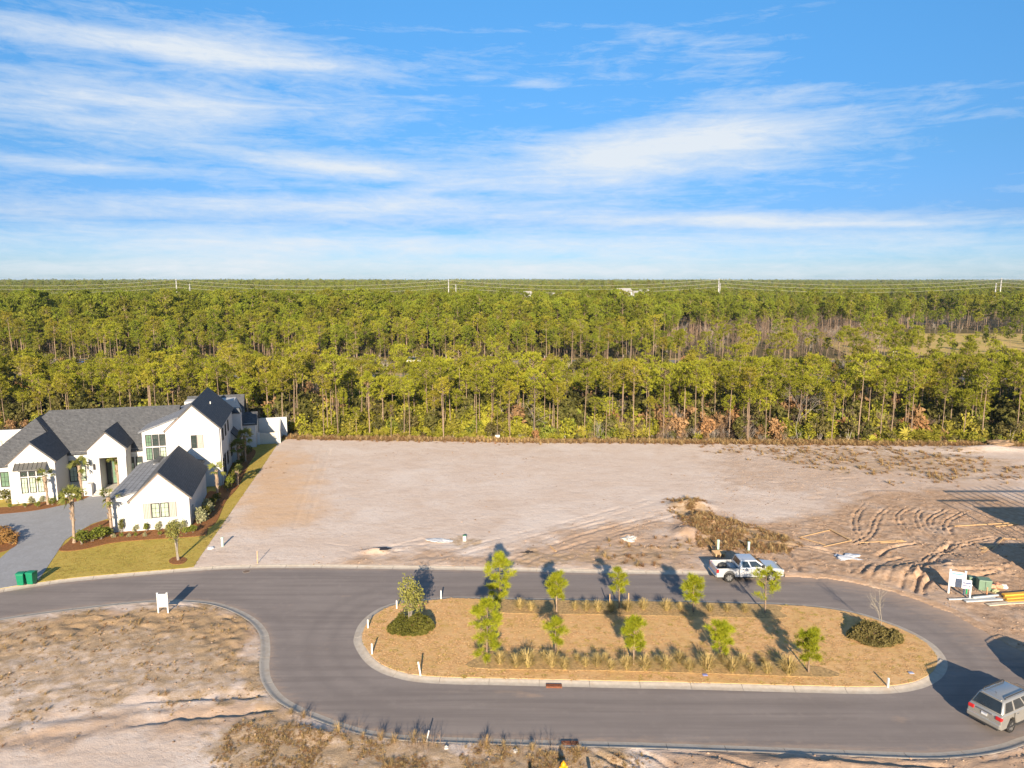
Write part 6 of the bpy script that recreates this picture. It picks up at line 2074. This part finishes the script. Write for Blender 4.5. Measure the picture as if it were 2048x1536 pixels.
# distant white houses among the woods
for i, (px, py, w_) in enumerate(((1052, 589, 9), (1116, 592, 10), (1131, 595, 11), (1170, 593, 9), (1247, 583, 13), (1272, 588, 11), (1288, 586, 8))):
    yy = 640 + 12 * (i % 3)
    d_ = ray(px, py)
    x = d_[0] * yy / d_[1]
    zt = CAM_H + d_[2] * yy / d_[1]
    e = empty('distant_house', (x, yy, 0), 0.3 * (i % 3), 'distant white house in the woods, %s from left' % ('first', 'second', 'third', 'fourth', 'fifth', 'sixth', 'seventh')[i], 'house', 'distant houses in the woods')
    MB().b2((-w_ / 2, -4, 0), (w_ / 2, 4, zt)).build('wall', white, e)
    MB().prism([(-5, zt), (5, zt), (0, zt + 3.0)], 'x', -w_ / 2 - 0.4, w_ / 2 + 0.4).build('roof', simple('pale_roof', (0.42, 0.40, 0.38), 0.8) if i == 0 else bpy.data.materials['pale_roof'], e)
    for k in range(3):
        MB().b2((-w_ / 2 + w_ * (k + 0.6) / 3.4, -4.05, zt - 2.4), (-w_ / 2 + w_ * (k + 0.6) / 3.4 + 1.2, -4.01, zt - 0.9)).build('window', glass_dark, e)

# ================================================================== STREET FURNITURE AND SITE CLUTTER
bin_green = simple('bin_green', (0.006, 0.21, 0.105), 0.45, var=0.06, spec=0.4)
def bin_(px, py, rz, label):
    p_ = G(px, py, 0.13)
    e = empty('wheelie_bin', (p_[0], p_[1] + 0.3, 0.155), rz, label, 'bin', 'green bins at the driveway')
    MB().box((0, 0, 0.52), (0.50, 0.58, 0.92), taper=1.18).build('body', bin_green, e, bevel=0.04)
    MB().prism([(-0.37, 0.985), (0.36, 0.985), (0.36, 1.05), (0.1, 1.13), (-0.30, 1.11), (-0.37, 1.04)], 'x', -0.32, 0.32).build('lid', bin_green, e, bevel=0.03)
    MB().tube([(-0.24, 0.38, 0.98), (0.24, 0.38, 0.98)], 0.025, 8).build('handle', bin_green, e)
    for s in (-1, 1):
        MB().lathe([(0.10, -0.03), (0.12, 0), (0.10, 0.03)], 14, (s * 0.24, 0.26, 0.12), 'x').build('wheel', rubber, e)
    MB().b2((-0.22, -0.262, 0.06), (0.22, -0.24, 0.12)).build('base_lip', bin_green, e)
    for u in (-0.14, 0.0, 0.14):
        MB().b2((u - 0.012, -0.315, 0.25), (u + 0.012, -0.27, 0.75)).build('rib', bin_green, e)
bin_(40, 1173, 0.1, 'left of the two green wheelie bins at the driveway')
bin_(60, 1171, -0.06, 'right of the two green wheelie bins at the driveway')

post_white = simple('post_white', (0.74, 0.72, 0.68), 0.7, var=0.06)
wood = simple('raw_lumber', (0.62, 0.40, 0.20), 0.85, var=0.2, scale=5)
yellow_lumber = simple('yellow_lumber', (0.80, 0.42, 0.06), 0.8, var=0.15, scale=4)
navy_ink = simple('navy_ink', (0.02, 0.05, 0.20), 0.6)
teal_ink = simple('teal_ink', (0.20, 0.42, 0.45), 0.6)
grey_ink = simple('grey_ink', (0.45, 0.48, 0.52), 0.6)

def board_sign(loc, rz, label, w=0.62, h=1.62, pw=0.10, z0=0.55, z1=1.52, lines=False):
    e = empty('board_sign', loc, rz, label, 'sign')
    for s in (-1, 1):
        ps = MB().b2((s * (w / 2 + pw / 2) - pw / 2, -pw / 2, -0.2), (s * (w / 2 + pw / 2) + pw / 2, pw / 2, h)).build('post', post_white, e)
        MB().box((s * (w / 2 + pw / 2), 0, h + 0.025), (pw * 1.25, pw * 1.25, 0.05)).build('post_cap', post_white, ps)
    pn = MB().b2((-w / 2, -0.025, z0), (w / 2, 0.025, z1)).build('panel', simple('sign_panel', (0.82, 0.82, 0.82), 0.5, var=0.02), e)
    for zz_ in (z0 - 0.04, z1):
        MB().b2((-w / 2, -0.035, zz_), (w / 2, 0.035, zz_ + 0.04)).build('rail', post_white, e)
    if lines:
        MB().b2((-w / 2 + 0.06, -0.029, z1 - 0.22), (w / 2 - 0.06, -0.0255, z1 - 0.08)).build('heading', teal_ink, pn)
        for k in range(7):
            ln_ = (0.9, 0.7, 0.8, 0.6, 0.85, 0.5, 0.7)[k]
            MB().b2((-w / 2 + 0.1, -0.029, z1 - 0.34 - 0.11 * k), (-w / 2 + 0.1 + (w - 0.2) * ln_, -0.0255, z1 - 0.315 - 0.11 * k)).build('text_line', grey_ink, pn)
    return e
x, y, h = HT(327, 1226, 1186, 0.12)
board_sign((x, y, 0.1), R(3), 'white board sign on two posts facing the street at left', 0.62, h)
x, y, h = HT(1912, 1188, 1146, 0.12)
board_sign((x, y, 0.12), R(-22), 'tall white notice board with teal heading at the building site', 0.95, 2.0, 0.13, 0.65, 1.85, True)
q = G(1939, 1199, 0.12)
sg = empty('yard_sign', (q[0], q[1], 0.1), R(-22), 'white sign with dark navy lettering beside the notice board', 'sign')
MB().b2((-0.06, -0.06, -0.1), (0.06, 0.06, 1.25)).build('post', post_white, sg)
MB().b2((-0.62, -0.05, 1.18), (0.10, 0.05, 1.28)).build('arm', post_white, sg)
pn = MB().b2((-0.62, -0.02, 0.88), (0.05, 0.02, 1.62)).build('panel', simple('yard_sign_white', (0.78, 0.78, 0.78), 0.5, var=0.02), sg)
MB().b2((-0.56, -0.024, 1.10), (0.0, -0.0205, 1.40)).build('lettering_band', navy_ink, pn)
for k in range(5):
    MB().b2((-0.53 + k * 0.105, -0.028, 1.18), (-0.47 + k * 0.105, -0.0245, 1.32)).build('letter', post_white, pn)

def marker(px, py, ty, label, lean=0.0, w=0.10, mat=None, name='marker_post', zb=0.14):
    x, y, h = HT(px, py, ty, zb)
    e = empty(name, (x, y, zb - 0.02), 0.2, label, 'post', 'white marker posts' if name == 'marker_post' else None)
    e.rotation_euler = (0, lean, 0.2)
    MB().b2((-w / 2, -w / 2, -0.1), (w / 2, w / 2, h)).build('shaft', mat or post_white, e)
    MB().box((0, 0, h + 0.012), (w * 1.1, w * 1.1, 0.025), taper=0.6).build('top', mat or post_white, e)
for a in ((793.5, 1217, 1201, 'white marker post behind the young oak on the island'), (736, 1256, 1239, 'white marker post at the upper left curve of the island'),
          (744, 1308, 1287, 'white marker post at the left tip of the island'), (841, 1350, 1323, 'leaning white marker post on the lower left of the island', -0.14),
          (882, 1197, 1181, 'white marker post on the far edge of the island'), (1775.5, 1373, 1356, 'white marker post at the lower right of the island')):
    marker(*a)
marker(853, 1482, 1461, 'thin white post leaning at the near kerb', 0.22, 0.06, zb=0.13)
for a in ((1219, 1220, 1188, 'left wooden stake beside the thin young pine'), (1256.5, 1220, 1186, 'right wooden stake beside the thin young pine')):
    marker(*a, 0.0, 0.06, wood, 'wooden_stake')
marker(515, 1126, 1102, 'pale wooden stake at the corner of the sandy lot', 0.02, 0.06, wood, 'wooden_stake')
pipe_green = simple('pale_green_pipe', (0.55, 0.74, 0.62), 0.5, var=0.08)
for px, py, ty, lab in ((1436, 1100, 1079, 'pale green pipe stub left behind the pickup'), (1497, 1102, 1083, 'pale green pipe stub right behind the pickup'), (445, 1092, 1074, 'pale pipe stub near the lawn edge on the lot')):
    x, y, h = HT(px, py, ty, 0.15)
    e = empty('pipe_stub', (x, y, 0.1), 0, lab, 'pipe')
    MB().lathe([(0.11, -0.2), (0.11, h), (0.09, h), (0.09, h - 0.1)], 14).build('pipe', pipe_green, e, smooth=40)
    MB().lathe([(0.125, h - 0.12), (0.125, h + 0.01), (0.10, h + 0.03)], 14).build('collar', pipe_green, e, smooth=40)
# utility pedestal on the lot
q = G(929, 1084)
e = empty('utility_pedestal', (q[0], q[1], 0.12), 0.1, 'white and green utility pedestal among dry grass on the lot', 'pedestal')
MB().box((0, 0, 0.25), (0.32, 0.28, 0.5)).build('cabinet', post_white, e, bevel=0.03)
MB().box((0, 0, 0.56), (0.36, 0.32, 0.12), taper=0.8).build('cap', simple('pedestal_green', (0.05, 0.16, 0.09), 0.6), e, bevel=0.03)
# hydrant and bollards at the near kerb
hyd = simple('hydrant_yellow', (0.80, 0.36, 0.008), 0.5, var=0.1)
q = G(1127, 1523, 0.85)
e = empty('fire_hydrant', (q[0], q[1], 0.1), 0.2, 'yellow fire hydrant at the bottom edge', 'hydrant')
MB().lathe([(0.17, 0), (0.17, 0.05), (0.11, 0.06), (0.11, 0.5), (0.15, 0.51), (0.15, 0.56)], 18).build('barrel', hyd, e, smooth=40)
MB().lathe([(0.14, 0.56), (0.135, 0.62), (0.10, 0.69), (0.04, 0.73), (0.04, 0.78)], 18).build('bonnet', hyd, e, smooth=40)
for a in (0, math.pi / 2 * 3, math.pi):
    c_, s_ = math.cos(a), math.sin(a)
    MB().tube([(0.1 * c_, 0.1 * s_, 0.42), (0.22 * c_, 0.22 * s_, 0.42)], 0.065, 12).build('nozzle', hyd, e, smooth=40)
for tx, ty, lab in ((1059, 1521, 'left bollard beside the hydrant below the picture edge'), (1174, 1514, 'right bollard beside the hydrant below the picture edge')):
    q = G(tx, ty) - np.array([LIGHT[0], LIGHT[1]]) / math.sin(SUN_EL) * 0.95
    e = empty('bollard', (q[0], q[1], 0.1), 0, lab, 'bollard')
    MB().lathe([(0.09, -0.1), (0.09, 0.85), (0.07, 0.91), (0.02, 0.93)], 14).build('tube', hyd, e, smooth=40)

# kerb inlets
rust = simple('rusty_iron', (0.23, 0.085, 0.045), 0.85, var=0.3, scale=8, spec=0.2)
for px, py, w_, lab in ((1108, 1370.5, 1.0, 'rust brown inlet grate in the island kerb'), (1140, 1485.5, 0.95, 'rust brown inlet grate in the near street kerb')):
    q = G(px, py, 0.1)
    e = empty('inlet_grate', (q[0], q[1], 0.085), -0.02, lab, 'drain grate')
    MB().b2((-w_ / 2, -0.16, -0.10), (w_ / 2, 0.16, 0.02)).build('frame', rust, e)
    for k in range(9):
        u = -w_ / 2 + 0.06 + k * (w_ - 0.12) / 8
        MB().b2((u - 0.025, -0.14, 0.021), (u + 0.025, 0.14, 0.035)).build('bar', rust, e)
for px, py, r_, lab in ((493, 1143, 0.30, 'brown manhole cover near the far kerb'),):
    q = G(px, py)
    e = empty('manhole_cover', (q[0], q[1], 0.004), 0, lab, 'manhole cover')
    MB().lathe([(r_, 0.0), (r_, 0.012), (r_ * 0.9, 0.014)], 24).build('lid', simple('iron_cover', (0.20, 0.14, 0.10), 0.8), e)
    MB().lathe([(r_ * 1.12, 0.0), (r_ * 1.12, 0.006)], 24).build('ring', concrete, e)

# lumber and building site things
def boards(name, items, label, mat, cat='lumber'):
    c0 = G(*items[0][0:2], 0.15)
    e = empty(name, (c0[0], c0[1], 0), 0, label, cat)
    for (xa, ya, xb, yb, w_, th, lift) in items:
        a, b = G(xa, ya, 0.15), G(xb, yb, 0.15)
        d = b - a
        L = math.hypot(*d)
        c = (a + b) / 2
        zc = max(ground_z(*a), ground_z(*b), ground_z(*c)) + th / 2 + lift + 0.01
        MB().box((c[0] - c0[0], c[1] - c0[1], zc), (L, w_, th), math.atan2(d[1], d[0])).build('board', mat, e)
    return e
boards('lumber_diamond', [(1597, 1075, 1660, 1060, 0.14, 0.05, 0), (1660, 1060, 1702, 1082, 0.22, 0.05, 0.05), (1702, 1082, 1647, 1094, 0.14, 0.05, 0), (1600, 1076, 1650, 1091, 0.14, 0.05, 0.05)], 'diamond shaped frame of pale boards lying on the dirt', wood)
boards('board_stack', [(1718, 1085, 1806, 1080, 0.16, 0.05, 0), (1760, 1086, 1812, 1083, 0.14, 0.05, 0.0)], 'two long loose boards right of the board frame', wood)
boards('board_stack', [(1908, 1053, 2028, 1046, 0.2, 0.06, 0), (1990, 1054, 2035, 1049, 0.25, 0.06, 0.05)], 'long boards lying at the edge of the building shadow', wood)
boards('board_stack', [(1965, 1104, 1985, 1091, 0.3, 0.04, 0), (1960, 1098, 1978, 1094, 0.3, 0.04, 0.04), (2005, 1078, 2040, 1079, 0.12, 0.05, 0.0), (1985, 1102, 2008, 1077, 0.08, 0.06, 0.1)], 'scattered short boards inside the building shadow', wood)
boards('pipe_bundle', [(1897, 1200, 1990, 1197, 0.12, 0.1, 0), (1930, 1204, 2003, 1200, 0.28, 0.1, 0), (1945, 1199, 1996, 1194, 0.12, 0.12, 0.1)], 'bundle of grey and pale green pipes at the site edge', simple('grey_pipe', (0.50, 0.52, 0.53), 0.5), 'pipes')
boards('lumber_pack', [(2010, 1198, 2085, 1192, 0.35, 0.12, 0), (2006, 1194, 2085, 1188, 0.35, 0.12, 0.12), (2012, 1203, 2080, 1199, 0.25, 0.08, 0.0)], 'bright yellow pack of lumber at the right edge', yellow_lumber)
boards('board_stack', [(1975, 1210, 2018, 1206, 0.4, 0.06, 0), (2015, 1207, 2075, 1204, 0.3, 0.05, 0)], 'short pale planks below the yellow lumber', simple('pale_plank', (0.66, 0.56, 0.42), 0.85, var=0.15))
boards('board_stack', [(1100, 1092, 1112, 1103, 0.1, 0.08, 0)], 'single short plank standing out on the sandy lot', wood)
# pallet and scrap behind the pickup
q = G(1437, 1114)
e = empty('pallet', (q[0], q[1], 0.15), 0.1, 'small pale wooden pallet behind the pickup bed', 'pallet')
for k in range(5):
    MB().b2((-0.5, -0.5 + k * 0.22, 0.30), (0.5, -0.36 + k * 0.22, 0.33)).build('deck_board', wood, e)
for u in (-0.42, 0.0, 0.42):
    MB().b2((u - 0.05, -0.5, 0.0), (u + 0.05, 0.52, 0.299)).build('bearer', wood, e)
q = G(1428, 1108)
e = empty('scrap_bin', (q[0], q[1] + 0.3, 0.15), 0.3, 'small black bucket with a stick beside the pallet', 'bucket')
MB().lathe([(0.16, 0), (0.2, 0.45), (0.17, 0.45), (0.14, 0.05)], 14).build('bucket', plastic, e)
MB().tube([(0, 0, 0.1), (-0.45, -0.2, 0.7)], 0.02, 6).build('stick', wood, e)
# transformer and site rubbish behind the signs
tg = simple('transformer_green', (0.16, 0.25, 0.17), 0.55, var=0.1)
q = G(1966, 1180)
e = empty('transformer_box', (q[0], q[1], 0.1), R(-15), 'pale green transformer box behind the site signs', 'transformer')
MB().box((0, 0, 0.42), (0.95, 0.8, 0.84)).build('cabinet', tg, e, bevel=0.03)
MB().box((0, -0.05, 0.87), (1.0, 0.9, 0.08), taper=0.92).build('lid', tg, e, bevel=0.02)
MB().b2((-0.012, -0.42, 0.05), (0.012, -0.402, 0.8)).build('door_seam', plastic, e)
q = G(1951, 1176)
e = empty('transformer_box', (q[0], q[1] + 0.5, 0.1), R(-15), 'smaller green utility box left of the transformer', 'transformer')
MB().box((0, 0, 0.32), (0.6, 0.5, 0.64)).build('cabinet', tg, e, bevel=0.03)
MB().box((0, 0, 0.67), (0.64, 0.54, 0.06), taper=0.9).build('lid', tg, e, bevel=0.02)
marker(1932.5, 1188, 1171, 'short bright green utility marker by the signs', 0, 0.07, simple('marker_green', (0.02, 0.50, 0.18), 0.5), 'utility_marker', 0.12)
marker(1973, 1192, 1175, 'short white and orange utility marker beside the transformer', 0, 0.07, simple('marker_orange', (0.75, 0.35, 0.18), 0.5), 'utility_marker', 0.12)
junk = (((1985, 1178), (0.75, 0.35, 0.22), 0.30, 'orange bag of site rubbish near the transformer'), ((1996, 1176), (0.66, 0.33, 0.20), 0.35, 'terracotta coloured rubble bag right of the transformer'),
        ((2008, 1176), (0.72, 0.70, 0.66), 0.26, 'white bucket at the right of the rubbish pile'), ((1990, 1184), (0.45, 0.45, 0.25), 0.25, 'olive bag in front of the rubbish pile'))
def lump(name, px, py, c, r_, label, cat, flat=0.8, n=80, z=0.12, at_=None, sx=1.0, amp=0.45):
    rng = np.random.default_rng(int(px * 7 + py))
    q = G(px, py, 0.12)
    bm = bmesh.new()
    bmesh.ops.create_icosphere(bm, subdivisions=3, radius=1.0)
    for v in bm.verts:
        k = 1 + amp * (fbm(np.array([v.co.x * 2 + px]), np.array([v.co.y * 2 + v.co.z * 1.7 + py]), 1.0, 3, 3)[0] - 0.5) * 2
        v.co = Vector((v.co.x * r_ * k * sx, v.co.y * r_ * k, max(-0.1, v.co.z * r_ * k * flat)))
    me = bpy.data.meshes.new(name)
    bm.to_mesh(me)
    bm.free()
    me.materials.append(simple(name + '_%d' % int(px), c, 0.8, var=0.2, scale=6, bump=0.02))
    o = link(name, me, None, (q[0], q[1], ground_z(q[0], q[1]) - 0.02 + r_ * flat * 0.5))
    tag(o, label, cat)
    return o
for (a, c, r_, lab) in junk:
    lump('rubbish_bag', a[0], a[1], c, r_, lab, 'rubbish')
lump('rubble_pile', 1257, 1081, (0.62, 0.58, 0.53), 0.55, 'pale broken concrete rubble heap on the lot', 'rubble', 0.5, sx=1.25, amp=1.0)
lump('plastic_sheet', 1690, 1115, (0.66, 0.68, 0.72), 0.75, 'crumpled white plastic sheet on the dirt', 'plastic sheet', 0.22, sx=1.5, amp=1.2)
lump('plastic_sheet', 880, 1082, (0.72, 0.72, 0.72), 0.6, 'crumpled white plastic left of the pedestal', 'plastic sheet', 0.18, sx=1.8, amp=1.2)
lump('plastic_sheet', 422, 1097, (0.72, 0.73, 0.76), 0.28, 'small white plastic scrap at the lawn edge', 'plastic sheet', 0.4)
lump('black_strip', 765, 1103, (0.03, 0.03, 0.04), 0.3, 'jagged black strip half buried on the lot', 'fabric', 0.25, sx=2.4, amp=1.2)  # low black lump stretched into a jagged dark line
lump('black_strip', 1056, 1104, (0.035, 0.03, 0.03), 0.24, 'black fabric scrap by the road edge right of the tall pine', 'fabric', 0.25, sx=2.4, amp=1.2)
lump('dirt_clod', 2000, 895, (0.30, 0.20, 0.12), 1.2, 'brown earth heap at the forest edge far right', 'earth heap', 0.5, sx=1.6)
lump('rock', 893, 1497, (0.55, 0.52, 0.48), 0.14, 'small pale rock in the dry grass at the bottom', 'rock', 0.8)
lump('rock', 1031, 1503, (0.50, 0.48, 0.45), 0.13, 'small grey rock right of the pale one at the bottom', 'rock', 0.8)
for px, py, lab in ((995, 880, 'left small white lot sign at the forest edge'), (1127, 877, 'right small white lot sign at the forest edge')):
    q = G(px, py)
    e = empty('lot_sign', (q[0], q[1], 0.1), 0, lab, 'sign')
    MB().b2((-0.35, -0.02, 0.25), (0.35, 0.02, 0.72)).build('panel', post_white, e)
    for s in (-1, 1):
        MB().b2((s * 0.3 - 0.03, 0.021, -0.1), (s * 0.3 + 0.03, 0.06, 0.7)).build('leg', post_white, e)
for px, py, c, lab in ((1410, 1350, (0.30, 0.32, 0.62), 'small blue paper on the island edge'), (1822, 1346, (0.45, 0.48, 0.62), 'small pale blue paper at the right of the island')):
    q = G(px, py, 0.16)
    o = MB().b2((-0.16, -0.11, 0), (0.16, 0.11, 0.03)).build('paper_scrap', simple('paper_%d' % px, c, 0.6))
    o.location = (q[0], q[1], 0.16)
    tag(o, lab, 'paper')
# house being framed just outside the picture at the right; it throws the big shadow over the site
site = empty('house_frame', (0, 0, 0.1), 0, 'timber house under construction just outside the right edge', 'house')
osb = simple('osb_sheathing', (0.50, 0.35, 0.19), 0.85, var=0.2, scale=4)
SX0, SX1, SY0, SY1 = 45.3, 66.0, 44.0, 58.0
MB().b2((SX0, SY0, -0.2), (SX1, SY1, 0.1)).build('slab', concrete, site)
MB().b2((SX0, SY1 - 0.15, 0.1), (SX1, SY1, 2.7)).build('wall_panel', osb, site)
MB().b2((SX0, SY0, 0.1), (SX0 + 0.15, SY1 - 0.16, 2.7)).build('wall_panel', osb, site)
MB().b2((52.3, SY1 - 0.15, 4.4), (SX1, SY1, 6.4)).build('wall_panel', osb, site)
for k in range(24):
    x_ = 48.5 + k * 0.75
    if x_ < SX1:
        MB().b2((x_, SY1 - 0.15, 2.71), (x_ + 0.07, SY1 - 0.01, 4.39)).build('stud', wood, site)
for k in range(14):
    x_ = 52.6 + k * 1.0
    zt = 9.3 - abs(x_ - 60) * 0.12
    MB().b2((x_, SY1 - 0.1, 6.41), (x_ + 0.09, SY1 - 0.02, zt)).build('stud', wood, site)
    MB().tube([(x_, SY1 - 0.05, zt), (x_, SY0 + 4, 6.5)], 0.06, 4).build('rafter', wood, site)
MB().b2((52.5, SY1 - 0.12, 8.3), (SX1, SY1 - 0.0, 8.5)).build('top_plate', wood, site)
MB().b2((49.6, SY1 - 0.12, 7.1), (56.5, SY1 - 0.0, 7.28)).build('top_plate', wood, site)
for x_ in (49.7, 51.5, 53.2):
    MB().b2((x_, SY1 - 0.12, 2.71), (x_ + 0.14, SY1 - 0.01, 7.09)).build('post', wood, site)

# ------------------------------------------------------------------ the air
hz = bpy.data.materials.new('haze')
hz.use_nodes = True
hn = hz.node_tree
hn.nodes.clear()
ho = hn.nodes.new('ShaderNodeOutputMaterial')
pv = hn.nodes.new('ShaderNodeVolumePrincipled')
pv.inputs['Color'].default_value = (0.62, 0.78, 0.97, 1)
pv.inputs['Density'].default_value = 0.00005
pv.inputs['Anisotropy'].default_value = 0.0
hn.links.new(pv.outputs[0], ho.inputs['Volume'])
ha = MB().b2((-17000, -4200, -32), (17000, 19000, 30)).build('haze', hz)
tag(ha, 'thin pale haze over the distant woods', 'haze', kind='stuff')
